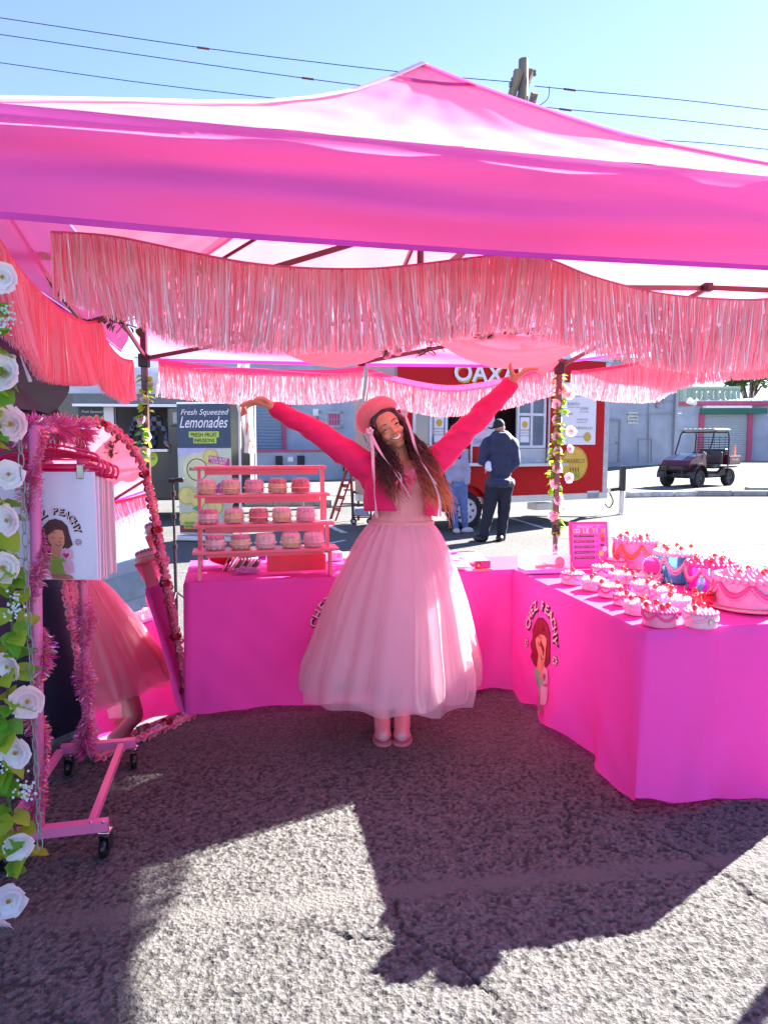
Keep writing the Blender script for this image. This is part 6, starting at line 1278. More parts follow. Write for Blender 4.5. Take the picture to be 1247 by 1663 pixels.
mb = MB(); mb.tube([at(33, 577, 2.6), at(49, 618, 2.5)], [.002, .007], 6); lt = mb.build('white_strap', whitep, nt2)
# ============================================================ CLOTHES RACK
rkm = mat('pink_powder_coat', (.86, .20, .42), .35, var=.03, coat=.2); chrome = mat('chrome', (.6, .6, .62), .2, metal=1)
NR = gz(176, 1339, .12); NL = NR.copy(); d_ = (gz(60, 1352, .12) - NR); NL = NR + d_ * 1.62; FR_ = gz(220, 1206, .12); FL_ = FR_ + d_ * 1.33
rack = thing('clothes_rack', 'pink metal rolling garment rack wrapped in tinsel', 'clothes rack', (NR.x - .2, NR.y + .3, 0))
npost = gz(81, 1331, .12); npost = NR + (NL - NR).normalized() * (npost - NR).length; fpost = gz(141, 1219, .12); ZR = 1.53
def bar_(a, b, name, w=.03): mb = MB(); mb.bar(a, b, w, w); return mb.build(name, rkm, rack)
bar_(NL, NR, 'base_bar', .036); bar_(FL_, FR_, 'base_bar', .036)
s1 = gz(197, 1212, .125); s2 = gz(150, 1335, .125); bar_(s1 + Vector((0, 0, .0)), s2, 'side_rail', .026)
s3 = gz(97, 1222, .125); s4 = gz(32, 1318, .125); bar_(s3, s4, 'side_rail', .026)
tn = Vector((at(56, 700, npost.y).x, npost.y, ZR)); tf = Vector((at(131, 712, fpost.y).x, fpost.y, ZR))
mb = MB(); mb.tube([npost, tn], .018, 12); mb.build('post', rkm, rack, smooth=True); mb = MB(); mb.tube([fpost, tf], .018, 12); mb.build('post', rkm, rack, smooth=True)
mb = MB(); mb.tube([tn + Vector((0, 0, -.0)), tf], .014, 12); mb.build('top_rail', rkm, rack, smooth=True)
for (x, y, r) in ((NR.x - .012, NR.y, 0), (FR_.x - .012, FR_.y, .4), (FL_.x + .03, FL_.y, .2), (NL.x + .03, NL.y, 1)):
    mb = MB(); mb.tube([(x, y, .08), (x, y, .135)], .008, 8); mb.bbox((x - .022, y - .022, .085), (x + .022, y + .022, .1), .004); hs = mb.build('caster', chrome, rack)
    mb = MB(); cx, cy = math.cos(r), math.sin(r)
    for s in (-1, 1): mb.hexa([Vector((x + .017 * s * cx + a * -cy, y + .017 * s * cy + a * cx, z)) + Vector((cx * .002 * e, cy * .002 * e, 0)) for (a, z, e) in ((-.02, .03, 0), (.015, .03, 0), (.015, .03, 1), (-.02, .03, 1), (-.02, .09, 0), (.02, .09, 0), (.02, .09, 1), (-.02, .09, 1))])
    mb.build('fork', bkm, hs); mb = MB(); M = Vector((cx, cy, 0)).to_track_quat('Z', 'Y').to_matrix().to_4x4(); mb.lathe([(.004, -.012), (.026, -.013), (.034, -.009), (.036, 0), (.034, .009), (.026, .013), (.004, .012)], 24, (x + cy * .01, y - cx * .01, .037), M); mb.build('wheel', mat('glossy_black_rubber', (.012, .012, .014), .25), hs, smooth=True)
for p in (gz(147, 1336, .139), gz(176, 1336, .139) - Vector((.02, 0, 0))): mb = MB(); mb.ell(p, .005, 8); mb.build('bolt', chrome, rack)
tin = [mat('magenta_tinsel', (.92, .08, .48), .25, metal=.3, var=.1, transl=.2), mat('rose_tinsel', (.9, .28, .5), .2, metal=.45, var=.1, transl=.2), mat('gold_orange_tinsel', (.85, .38, .16), .25, metal=.5, var=.1), mat('white_tinsel', (.9, .75, .85), .15, metal=.6), mat('violet_tinsel', (.35, .05, .6), .25, metal=.5)]
def tinsel(label, pts, r, dens, spiral=0.0, wt=(5, 4, 1.3, 1.2, .25)):
    P = smooth_pts(pts, 14); t = thing('tinsel_garland', label, 'tinsel garland', P[0]); mb = MB(); L = 0
    for i, (a, b) in enumerate(zip(P, P[1:])):
        ax = (b - a); l = ax.length; ax.normalize(); n_ = int(l * dens); X_ = ax.cross(Vector((.3, 1, .2))).normalized(); Y_ = ax.cross(X_)
        for k in range(n_):
            c = a.lerp(b, random.random()); s_ = L + (c - a).length; th = random.random() * 2 * PI; off = Vector((0, 0, 0)); rr = r
            if spiral: ph = s_ * 17; off = (X_ * math.cos(ph) + Y_ * math.sin(ph)) * spiral; rr = r * (.75 + .35 * math.sin(s_ * 23))
            d = X_ * math.cos(th) + Y_ * math.sin(th) + ax * random.gauss(0, .35); d.normalize(); q = c + off + d * .008; e_ = c + off + d * rr * random.uniform(.6, 1.15) + Vector((0, 0, -.004)); w_ = d.cross(Vector((random.gauss(0, 1), random.gauss(0, 1), random.gauss(0, 1)))).normalized() * random.uniform(.0012, .0022)
            mb.cur = random.choices(range(5), wt)[0]; mb.add([q - w_, q + w_, e_ + w_ * .7, e_ - w_ * .7], [(0, 1, 2, 3)])
        L += l
    mb.build('bristles', tin, t, kind='stuff'); mb = MB(); mb.tube(P, .003, 4); mb.build('cord', tin[0], t)
dn = lambda p, z: Vector((p.x, p.y, z))
tinsel('pink tinsel garland spiralled loosely up the near post of the rack', [npost + Vector((0, 0, .04)), npost.lerp(tn, .3), npost.lerp(tn, .6), tn], .042, 3600, .020, (4, 3.5, 2.6, 1.2, .1))
tinsel('thick pink tinsel garland covering the far post of the rack', [fpost + Vector((.0, -.01, -.02)), fpost.lerp(tf, .5), tf], .050, 5200, .004)
tinsel('shiny pink tinsel garland along the top rail of the rack', [tn + Vector((-.03, 0, .0)), tn.lerp(tf, .5) + Vector((0, -.02, .015)), tf + Vector((.01, 0, -.01))], .060, 6500, .012)
# ============================================================ HANGERS AND TOTE BAGS
hpk = mat('hot_pink_hanger_plastic', (.86, .012, .16), .25, coat=.3, transl=.15); totes = [mat('lilac_canvas', (.84, .80, .95), .85, bump=.06, bs=200, var=.03), mat('blush_canvas', (.92, .74, .80), .85, bump=.06, bs=200, var=.03, transl=.15), mat('cream_pink_canvas', (.92, .66, .72), .85, bump=.06, bs=200, transl=.15)]
silver = mat('steel_clip', (.4, .45, .45), .3, metal=.9)
TR = [(0, 'front tote bag printed with a brown-haired girl in a green top', 0), (.05, 'plain lilac tote bag second from the front on the rack', 0), (.11, 'plain blush tote bag third from the front on the rack', 1), (.17, 'plain pink tote bag fourth from the front on the rack', 2), (.24, 'plain pale tote bag fifth from the front on the rack', 1), (.31, 'plain pink tote bag sixth from the front on the rack', 2), (.39, 'rearmost plain tote bag hanging on the rack', 1)]
tdir = (tf - tn).normalized()
for i, (s, lab, mi) in enumerate(TR):
    c = tn + tdir * (.07 + s * 1.05); c.z = 0; ang = .02 + .012 * i * (-1) ** i; U = Vector((math.cos(ang), math.sin(ang), 0)); zt = at(60, 772, c.y).z - .004 * i + (0.012 if i == 0 else 0); w = .36 if i == 0 else .355; h = .375 - .006 * (i % 3); cx = c + U * (at(153, 800, c.y).x - c.x - w / 2 + .015 * i - (.003 * i))
    wv = lambda u, v, o=0: cx + U * ((u - .5) * w * (1 - .01 * v)) + Vector((0, 0, zt - h * v)) + Vector((0, -1, 0)) * (o + .006 * math.sin(u * 7 + i) * v + .004 * math.sin(u * 15 + v * 3 + i) + .012 * math.sin(PI * u) * math.sin(PI * v))
    t = thing('tote_bag', lab, 'tote bag', (cx.x, cx.y, zt - h), group='tote bags hanging on the pink rack')
    mb = MB(); mb.grid(lambda u, v: wv(u, v), 16, 14); mb.grid(lambda u, v: wv(1 - u, v, -.012 - .012 * math.sin(PI * v) * math.sin(PI * u)), 16, 14); mb.grid(lambda u, v: wv(u, 1, -.012 * v), 16, 1); mb.grid(lambda u, v: wv(1, u, -.012 * v), 14, 1); mb.grid(lambda u, v: wv(0, 1 - u, -.012 * v), 14, 1); mb.build('bag_body', totes[mi], t, smooth=True)
    mb = MB(); mb.grid(lambda u, v: wv(u, .012 + .055 * v, .0016), 16, 1); mb.build('top_seam', totes[mi], t, smooth=True)
    if i == 0:
        u0 = (at(92, 860, c.y) - cx).dot(U); z0 = at(92, 872, c.y).z
        def surf_t(u, v, o): uu = (u0 + u) / w + .5; vv = (zt - (z0 + v)) / h; return wv(uu, vv, o * .5 + .001)
        logo(t, surf_t, .50, hair=mat('logo_brown_hair', (.1, .03, .04), .6), top=mat('logo_lime_top', (.3, .5, .08), .6))
    hg = thing('clip_hanger', ['hot pink clip hanger holding the printed tote bag', 'hot pink clip hanger second from the front on the rack', 'hot pink clip hanger third from the front on the rack', 'hot pink clip hanger fourth from the front on the rack', 'hot pink clip hanger fifth from the front on the rack', 'hot pink clip hanger sixth from the front on the rack', 'rearmost hot pink clip hanger on the rack'][i], 'hanger', (c.x, c.y, ZR), group='hot pink clip hangers on the rack')
    hz = zt + .012; q = lambda a, z: cx + U * a + Vector((0, 0, z)); mb = MB()
    mb.tube(smooth_pts([q(-.19, hz - .005), q(-.2, hz + .03), q(-.17, hz + .055), q(.0, hz + .085), q(.17, hz + .055), q(.2, hz + .03), q(.19, hz - .005)], 5), .0075, 8, flat=.6); mb.tube([q(-.19, hz + .004), q(.19, hz + .004)], .006, 6); mb.tube([q(-.17, hz + .03), q(.17, hz + .03)], .004, 6); mb.build('hanger_body', hpk, hg, smooth=True)
    mb = MB(); bx = (c - cx).dot(U); mb.tube(smooth_pts([q(bx, hz + .08), q(bx, ZR - .04), q(bx - .016, ZR - .01), q(bx - .012, ZR + .018), q(bx + .006, ZR + .022), q(bx + .016, ZR + .004)], 5), .002, 6); mb.build('hook', silver, hg, smooth=True)
    for s_ in (-.135, .135): mb = MB(); Mx = Matrix.Translation(q(s_, hz - .028)) @ Matrix.Rotation(ang, 4, 'Z'); mb.bbox((-.012, -.009, -.008), (.012, .012, .042), .003, Mx); mb.build('clip', silver, hg)
# ============================================================ ARCHED MIRROR WITH ROSES
MO = Vector((-1.335, 3.165, .03)); MU = Vector((.5, .866, 0)).normalized(); Mn = Vector((MU.y, -MU.x, 0)); al = math.radians(12.5); MV = (Vector((0, 0, 1)) * math.cos(al) - Mn * math.sin(al)).normalized(); MN = MU.cross(MV).normalized()
MWd, MHt, MHs = .60, 1.60, 1.24
mir = thing('arched_mirror', 'tall arched standing mirror with a frame of pink fabric roses', 'mirror', (MO.x, MO.y, 0))
ol = [(0, 0), (MWd, 0), (MWd, .4), (MWd, .8)] + [(MWd / 2 + MWd / 2 * math.cos(t), MHs + (MHt - MHs) * math.sin(t)) for t in [PI * k / 20 for k in range(21)]] + [(0, .8), (0, .4)]
mq = lambda u, v, o=0: MO + MU * u + MV * v + MN * o
mb = MB(); mb.poly([mq(u, v, 0) for u, v in ol]); gm_ = bpy.data.materials.new('mirror_silver'); gm_.use_nodes = True; b = gm_.node_tree.nodes['Principled BSDF']; b.inputs['Metallic'].default_value = 1; b.inputs['Roughness'].default_value = .02; b.inputs['Base Color'].default_value = (.86, .83, .85, 1); mb.build('mirror_glass', gm_, mir)
mb = MB(); mb.prism([mq(u, v, -.03) for u, v in ol], MN * .027); mb.build('backing', mat('pink_board', (.7, .2, .35), .6), mir)
rosem = {}
def rose_mesh(name, m):
    mb = MB(); rd2 = random.Random(4)
    for (n, r, h, tilt) in ((3, .25, .62, 0), (4, .5, .5, .3), (5, .78, .34, .7), (5, 1.0, .1, 1.1)):
        for k in range(n):
            a0 = 2 * PI * k / n + r * 3
            pts = [(r * .55, a0 - .55, 0), (r, a0 - .6, h * .8), (r * 1.08, a0, h), (r, a0 + .6, h * .8), (r * .55, a0 + .55, 0)]
            mb.poly([(p[0] * math.cos(p[1]), p[0] * math.sin(p[1]), p[2]) for p in pts])
    mb.lathe([(.22, 0), (.2, .55), (.05, .66)], 6, closed=True); return mb.mesh(name, m, True)
rms = [rose_mesh('rose', mat(n_, c_, .7, var=.12, vs=40, transl=.15)) for n_, c_ in (('rose_pink', (.92, .24, .40)), ('rose_light', (.94, .40, .54)), ('rose_coral', (.92, .28, .34)), ('rose_red', (.5, .01, .02)))]
per = [(MWd * k / 18, 0) for k in range(18)] + [(MWd, MHs * k / 38) for k in range(38)] + [(MWd / 2 + MWd / 2 * math.cos(t), MHs + (MHt - MHs) * math.sin(t)) for t in [PI * k / 26 for k in range(26)]] + [(0, MHs - MHs * k / 38) for k in range(38)]
inv = WM[mir.name].inverted()
for k, (u, v) in enumerate(per):
    for j in (0, 1):
        red_ = (k % 9 == 4 and j == 0); me_ = rms[3] if red_ else rms[random.choice((0, 0, 1, 1, 2))]
        du = random.gauss(0, .004) + (j - .5) * .022; cxv = Vector((u - MWd / 2, v - .7 if v > MHs else 0)) if v > MHs else Vector((1 if u >= MWd else (-1 if u <= 0 else 0), -1 if v == 0 else 0)); cxv = cxv.normalized() if cxv.length else Vector((0, -1))
        p = mq(u + cxv.x * du, v + cxv.y * du + random.gauss(0, .003), .006 + (.012 if red_ else .003 * random.random())); d = MN + MU * random.gauss(0, .3) + MV * random.gauss(0, .3)
        inst('rose', me_, mir, inv @ p, face_rot(d, random.random() * 6), .018 if not red_ else .021)
mb = MB(); mb.tube(smooth_pts([mq(u, v, .004) for u, v in per + per[:1]], 2), .012, 6); mb.build('frame_wire', rms[0].materials[0], mir)
# ============================================================ STEPPED DISPLAY STAND WITH BOXED CAKES
salmon = mat('salmon_pink_paint', (.86, .20, .27), .45, var=.04, coat=.15); TBd = Vector((1.80, .40, 0)).normalized(); TBn = Vector((-TBd.y, TBd.x, 0)); ZB = ZTOP + .005
SO = gz(324, 944, ZB); SO.z = 0; sang = math.atan2(TBd.y, TBd.x)
stand = thing('display_stand', 'salmon pink four-tier wooden display stand on the back table', 'display stand', (SO.x, SO.y, ZB))
SP = lambda a, b, z: SO + TBd * a + TBn * b + Vector((0, 0, z)); SM = Matrix.Translation(SO) @ Matrix.Rotation(sang, 4, 'Z')
tiers = [(-.035, .745, .0, .150, at(425, 894, 3.74).z), (-.03, .735, .10, .235, at(425, 851, 3.84).z), (-.025, .725, .20, .325, at(425, 803, 3.93).z), (-.025, .715, .28, .385, at(425, 757, 4.0).z)]
WS = .70
for i, (a0, a1, b0, b1, z) in enumerate(tiers):
    mb = MB(); mb.bbox((a0, b0 - .012, z - .016), (a1, b1, z), .004, SM); mb.build('shelf_board', salmon, stand)
    mb = MB(); mb.bbox((.03, b0 + (.03 if i else .10), z - .05), (WS - .03, b0 + (.042 if i else .112), z - .018), .002, SM); mb.build('apron', salmon, stand)
for s_ in (.0, WS):
    for i, (a0, a1, b0, b1, z) in enumerate(tiers):
        lo = ZB if i == 0 else tiers[i - 1][4] + .001; w = .016
        mb = MB(); yb = b0 + .02; mb.prism([SM @ Vector((s_ - w / 2, yb + (-.015 if i == 0 else 0), lo)), SM @ Vector((s_ - w / 2, yb + .05, lo)), SM @ Vector((s_ - w / 2, yb + .05, z - .017)), SM @ Vector((s_ - w / 2, yb + .0, z - .017))], TBd * w); mb.build('side_post', salmon, stand, fix=True)
    mb = MB(); mb.bbox((s_ - .008, .33, ZB), (s_ + .008, .385, tiers[3][4] - .017), .002, SM); mb.build('rear_post', salmon, stand)
mb = MB(); mb.bbox((.36, .14, ZB + .01), (WS - .01, .152, tiers[0][4] - .055), .002, SM); mb.build('back_panel', mat('coral_panel', (.85, .05, .10), .5), stand)
clear = mat('clear_plastic', (1, 1, 1), .08, transp=.78, spec=1, var=.0, transl=.1); 
def tone(n_, c_): return mat(n_, c_, .75, var=.2, vs=60, bump=.5, bs=120, transl=.1)
TN = dict(pink=tone('cake_pink', (.92, .38, .48)), olive=tone('cake_olive', (.72, .66, .24)), red=tone('cake_red', (.72, .02, .05)), lilac=tone('frosting_lilac', (.72, .42, .66)), magenta=tone('frosting_magenta', (.72, .05, .26)), cream=tone('cake_cream', (.86, .62, .62)), rose=tone('frosting_rose', (.94, .5, .62)), crim=tone('frosting_crimson', (.66, .04, .12)))
def boxed(i, loc, base, top, label):
    t = thing('boxed_cake', label, 'boxed cake', loc, random.uniform(-.15, .15), group='boxed mini cakes on the pink stand'); K = dict(parent=t, local=True)
    mb = MB(); mb.lathe([(.001, .006), (.044, .006), (.050, .012), (.052, .050), (.047, .058), (.001, .06)], 20); mb.build('cake', TN[base], smooth=True, **K)
    mb = MB()
    for k in range(12): th = k * PI / 6; mb.ell((.040 * math.cos(th), .040 * math.sin(th), .064), (.012, .012, .014), 6)
    mb.ell((0, 0, .064), (.036, .036, .016), 10)
    for k in range(10): th = k * PI / 5 + .2; mb.ell((.048 * math.cos(th), .048 * math.sin(th), .010), (.007, .007, .005), 6)
    mb.build('frosting', TN[top], smooth=True, **K)
    mod = lambda th, j: 1 + .035 * math.cos(12 * th) + .05 * abs(math.cos(2 * th)) * -1 + .02
    mb = MB(); mb.lathe([(.001, .001), (.046, .001), (.054, .008), (.057, .030), (.063, .032), (.063, .034), (.057, .036), (.055, .06), (.048, .079), (.036, .088), (.001, .091)], 48, mod=mod); mb.build('clear_box', clear, smooth=True, **K)
    mb = MB(); mb.lathe([(.058, .030), (.0635, .031), (.0635, .0345), (.058, .036)], 40, mod=mod); mb.build('rim', mat('clear_rim', (.95, .7, .78), .1, transp=.3, spec=1), smooth=True, **K); return t
rows = [(2, 800, (351, 389, 426, 463, 500), [('olive', 'rose'), ('olive', 'rose'), ('pink', 'lilac'), ('olive', 'crim'), ('red', 'crim')], 'upper row'),
        (1, 849, (347, 387, 426, 463, 502), [('cream', 'magenta'), ('olive', 'rose'), ('red', 'crim'), ('olive', 'rose'), ('pink', 'lilac')], 'middle row'),
        (0, 893, (350, 390, 430, 471, 508), [('cream', 'magenta'), ('olive', 'magenta'), ('cream', 'cream'), ('olive', 'rose'), ('pink', 'rose')], 'bottom row')]
ordn = ['leftmost', 'second from left', 'middle', 'second from right', 'rightmost']
for ti, py, xs_, cols, rn in rows:
    a0, a1, b0, b1, z = tiers[ti]
    for j, (px, (bs_, tp_)) in enumerate(zip(xs_, cols)):
        Yc = (SO + TBn * (b0 + .055)).y; a = ((px - 623.5) / FPX * Yc * 1.003 - SO.x) / TBd.x; p = SP(a, b0 + .052, z + .001)
        boxed(j, p, bs_, tp_, '%s boxed cake of the %s, %s with %s frosting' % (ordn[j], rn, {'olive': 'pistachio green', 'pink': 'pink', 'red': 'red', 'cream': 'pale pink'}[bs_], {'rose': 'pink', 'lilac': 'lilac', 'crim': 'red', 'magenta': 'magenta', 'cream': 'cream'}[tp_]))
# ---- under the stand
def tt(px, py, z=ZB): return gz(px, py, z)
bw = thing('red_bowl', 'shiny red bowl tipped under the left end of the stand', 'bowl', tt(352, 930)); mb = MB(); c = tt(350, 922); M = Matrix.Rotation(.35, 4, 'Y')
mb.lathe([(.02, .004), (.05, .01), (.078, .04), (.088, .085), (.085, .085), (.07, .045), (.02, .012)], 28, c + Vector((0, .03, .02)), M, closed=False); mb.build('bowl', mat('glossy_red', (.75, .015, .04), .15), bw, smooth=True)
cardm = [mat('striped_card_pink', (.86, .45, .5), .6), mat('card_dark', (.12, .05, .06), .6), mat('card_white', (.85, .78, .8), .6)]
cs_ = thing('card_stack', 'fanned stack of striped greeting cards in front of the red bowl', 'cards', tt(385, 926))
for k in range(11):
    mb = MB(); c = tt(361 + k * 4.4, 925 + .4 * k) + Vector((0, .015, .001)); Mx = Matrix.Translation(c) @ Matrix.Rotation(.45 + .04 * k, 4, 'Y') @ Matrix.Rotation(.2, 4, 'Z'); mb.box((-.0015, -.05, 0), (.0015, .05, .085), Mx); mb.build('card', cardm[(0, 1, 2, 0, 1)[k % 5]], cs_)
tissue = mat('pink_tissue', (.86, .28, .5), .4, transl=.35, transp=.25, var=.15, vs=20); tissue2 = mat('lilac_tissue', (.75, .32, .7), .4, transl=.35, transp=.2, var=.15, vs=20)
def crumple(name, label, cat, px, py, sx, sy_, sz_, m, seed):
    c = tt(px, py); t = thing(name, label, cat, c); mb = MB(); o = Vector((seed, seed * 2, 0))
    def f(u, v):
        th = 2 * PI * u; ph = PI * (v * .95 + .02); d = Vector((math.sin(ph) * math.cos(th), math.sin(ph) * math.sin(th), math.cos(ph) * .9)); r = 1 + .5 * noise.noise(d * 2.2 + o) + .28 * abs(noise.noise(d * 5 + o))
        p = Vector((d.x * sx * r, d.y * sy_ * r, max(0, sz_ * .75 + d.z * sz_ * r * .9) + .001)); return c + TBd * p.x + TBn * p.y + Vector((0, 0, p.z))
    mb.grid(f, 40, 22, closed_u=True); mb.build('wrapping', m, t); return t
crumple('tissue_bag', 'crumpled lilac-pink tissue bag lying in front of the stand', 'gift bag', 400, 931, .062, .028, .022, tissue2, 3.1)
crumple('tissue_bag', 'crumpled salmon-pink tissue bag under the middle of the stand', 'gift bag', 452, 922, .06, .025, .028, tissue, 7.7)
bk = thing('sticker_pack', 'small purple and red printed sticker pack under the stand', 'sticker pack', tt(425, 910)); mb = MB(); c = tt(425, 911) + Vector((0, .02, 0)); mb.bbox((-.024, -.004, 0), (.024, .004, .05), .002, Matrix.Translation(c) @ Matrix.Rotation(sang, 4, 'Z')); mb.build('pack', mat('purple_print', (.2, .02, .3), .4, var=.8, vs=70), bk)
mb = MB(); mb.bbox((-.024, -.005, .05), (.024, .005, .056), .001, Matrix.Translation(c) @ Matrix.Rotation(sang, 4, 'Z')); mb.build('header', mat('glossy_red', (.75, .015, .04), .15), bk)
cr_ = thing('card_reader', 'small white card reader box beside the right end of the stand', 'card reader', tt(546, 910)); c = tt(547, 911) + Vector((0, .02, 0)); Mx = Matrix.Translation(c) @ Matrix.Rotation(sang + .15, 4, 'Z')
mb = MB(); mb.bbox((-.032, -.03, 0), (.032, .03, .056), .008, Mx); mb.build('reader_body', mat('glossy_white', (.8, .74, .78), .3), cr_); mb = MB(); mb.box((-.007, -.0325, .024), (.009, -.0305, .040), Mx); lg = mb.build('square_mark', ink, cr_); mb = MB(); mb.box((-.004, -.0335, .027), (.006, -.0326, .037), Mx); mb.build('square_centre', mat('glossy_white', (.8, .74, .78)), lg)
pb = thing('pastry_box', 'flat clear pastry box on the back table left of the skirt', 'box', tt(572, 910)); c = tt(572, 909) + Vector((0, .05, 0)); Mx = Matrix.Translation(c) @ Matrix.Rotation(sang, 4, 'Z')
mb = MB(); mb.bbox((-.06, -.05, .0), (.06, .05, .035), .008, Mx); mb.build('clear_lid', clear, pb); mb = MB(); mb.bbox((-.055, -.045, .002), (.055, .045, .02), .006, Mx); mb.build('treats', TN['cream'], pb)
# trays right of the skirt
for (px, py, lab, w, h, m_) in ((742, 924, 'clear clamshell tray of pink treats just right of the skirt', .07, .04, 'pink'), (762, 907, 'clear clamshell tray behind, nearest the food trailer', .08, .035, 'rose'), (770, 916, 'shallow clear tray of pink sweets behind the small sign', .075, .04, 'pink'), (728, 912, 'clear tray of sweets half hidden behind the skirt', .06, .035, 'cream')):
    t = thing('treat_tray', lab, 'treat tray', tt(px, py), sang); K = dict(parent=t, local=True); mb = MB(); mb.bbox((-w, -.045, 0), (w, .045, h), .008, taper=.93); mb.build('clear_lid', clear, **K)
    mb = MB()
    for q in range(6):
        for r_ in range(3): mb.ell((-w * .75 + q * w * .3, -.028 + r_ * .028, h * .4), (.011, .012, .012), 6)
    mb.build('sweets', TN[m_], **K)
    mb = MB(); mb.bbox((-w - .004, -.049, h * .45), (w + .004, .049, h * .52), .002); mb.build('rim', MC['clear_rim'], **K)
sgn = thing('small_sign', 'small pink acrylic sign with a red-haired logo beside the trays', 'sign', tt(783, 927), sang); K = dict(parent=sgn, local=True)
mb = MB(); mb.bbox((-.055, -.02, 0), (.055, .02, .014), .003); mb.build('sign_base', salmon, **K); mb = MB(); mb.bbox((-.048, -.006, .0145), (.048, .002, .058), .002); pl_ = mb.build('sign_plate', mat('magenta_print', (.6, .03, .2), .5), **K)
mb = MB(); mb.box((-.05, -.005, .058), (.05, .001, .063)); mb.build('acrylic_edge', clear, **K)
mb = MB(); fr = Frame((0, -.0065, 0), (1, 0, 0)); mb.cur = 0; wshape(mb, fr, disc(-.025, .036, .014, .016), .001); mb.cur = 1; wshape(mb, fr, disc(-.025, .034, .008, .010), .0018); mb.build('logo_print', [hairr, skinl], pl_, local=True); mb = MB(); wtext(mb, fr, 'PEACHY', .018, .04, .014, .001); wtext(mb, fr, 'CAKES', .018, .028, .011, .001); mb.build('lettering', mat('violet_print', (.45, .05, .5), .5), pl_, local=True)
# ============================================================ RIGHT TABLE: SIGN, CASE, CHERRY TRINKET BOXES
def tr(px, py): return gz(px, py, ZTOP + .006)
c = tr(957, 924); c2v = Vector((c.x, c.y, ZTOP + .006)); ms = thing('menu_sign', 'magenta framed price sign for the peachy cake box collection', 'sign', c2v, .14); K = dict(parent=ms, local=True)
hS = (924 - 848) / FPX * c.y * 1.02; wS = 66 / FPX * c.y; lean = Matrix.Rotation(-.14, 4, 'X')
mb = MB(); mb.bbox((-wS / 2, -.008, 0), (wS / 2, .008, hS), .003, lean); mb.build('frame', mat('hot_magenta_frame', (.88, .01, .2), .3, coat=.3), **K)
mb = MB(); mb.box((-wS / 2 + .012, -.0105, .012), (wS / 2 - .012, -.0085, hS - .012), lean); pn = mb.build('printed_card', mat('orchid_print', (.86, .10, .5), .5, var=.15, vs=14), **K)
fr = Frame(lean @ Vector((0, -.0106, 0)), (1, 0, 0), lean.to_3x3() @ Vector((0, 0, 1))); prt = lambda nm, m, mb_: mb_.build(nm, m, pn, local=True)
mb = MB(); wtext(mb, fr, 'PEACHY', -.022, hS * .90, .024, .0005, bold=.02, wid=wS * .44); wtext(mb, fr, 'CAKE', .056, hS * .925, .010, .0005); wtext(mb, fr, 'BOX', .056, hS * .885, .010, .0005); prt('lettering', mat('pale_pink_print', (.88, .5, .68), .5), mb)
cl_ = [mat('sun_print', (.88, .6, .12), .5), mat('lilac_print', (.8, .6, .85), .5), mat('red_orange_print', (.85, .12, .05), .5)]
mb = MB()
for k, ch in enumerate('COLLECTION'): mb.cur = k % 3; wtext(mb, fr, ch, (-4.5 + k) * wS * .082, hS * .81, .032, .0006, bold=.04)
mb.build('coloured_lettering', cl_, pn, local=True)
mb = MB(); mt = MB(); mp = MB()
for k, (a_, b_) in enumerate((('CAKE CHARM JUTE', '$70'), ('CAKE JEWELRY BOX', '$40'), ('CAKE HEART CHARM', '$40'), ('CAKE PILLOW PURSE', '$55'), ('PEPPERMINT BOX EARRING', '$25'))):
    zz = hS * (.70 - .115 * k); wshape(mb, fr, [(-wS * .40, zz - .007), (wS * .13, zz - .007), (wS * .13, zz + .007), (-wS * .40, zz + .007)], .0005); wtext(mt, fr, a_, -wS * .135, zz, .010, .0012, wid=wS * .48); wtext(mp, fr, b_, wS * .2, zz, .013, .0006, bold=.01)
prt('black_bars', logo_b, mb); prt('bar_lettering', mat('pale_pink_print', (.88, .5, .68)), mt); prt('prices', mat('maroon_print', (.2, .01, .08), .5), mp)
for (u, v, r, m) in ((.33, .68, .017, cl_[2]), (.36, .62, .014, MC['glossy_red']), (.30, .33, .015, cl_[0]), (.40, .42, .014, cl_[1]), (.31, .5, .008, MC['maroon_print']), (.36, .5, .008, MC['maroon_print'])): mb = MB(); wshape(mb, fr, disc(u * wS, v * hS, r, r * 1.1), .0008); prt('doodle', m, mb)
mb = MB(); mb.bbox((-.03, .02, 0), (.03, .09, .006), .002); mb.build('easel_foot', clear, **K)
# acrylic display case
c = tr(889, 932); cs = thing('display_case', 'clear acrylic case with accessories at the far corner of the right table', 'display case', (c.x, c.y, ZTOP + .006), .14); K = dict(parent=cs, local=True); w = .135
mb = MB(); mb.bbox((-w, .0, 0), (w, .12, .025), .004); mb.build('case_base', mat('lilac_base', (.55, .3, .75), .4, var=.1), **K); mb = MB(); mb.bbox((-w, .0, .0255), (w, .12, .105), .004); mb.build('clear_lid', clear, **K)
for (a, b, z, r, m) in ((-.1, .05, .05, .016, 'glossy_white'), (.0, .05, .045, .02, 'glossy_white'), (.09, .05, .055, .03, 'glossy_red')): mb = MB(); mb.ell((a, b, z), (r, r * .7, r * 1.1), 10); mb.build('trinket', MC[m], **K)
mb = MB(); mb.tube([(-.06, .03, .035), (.02, .03, .04), (.1, .03, .035)], .009, 8); mb.build('red_strap', MC['glossy_red'], **K)
cherm = mat('cherry_red', (.55, .004, .01), .12, coat=.8); stm = mat('cherry_stem', (.25, .32, .08), .5)
mbx = MB(); mbx.ell((0, 0, 0), 1, 10); chm = mbx.mesh('cherry', cherm, True)
mbx = MB(); mbx.tube(smooth_pts([(0, 0, .9), (.15, 0, 1.8), (.6, .1, 2.9)], 4), .11, 5); stme = mbx.mesh('stem', stm, True)
pkb = lambda n_, c_: mat(n_, c_, .4, var=.05, vs=30, coat=.25)
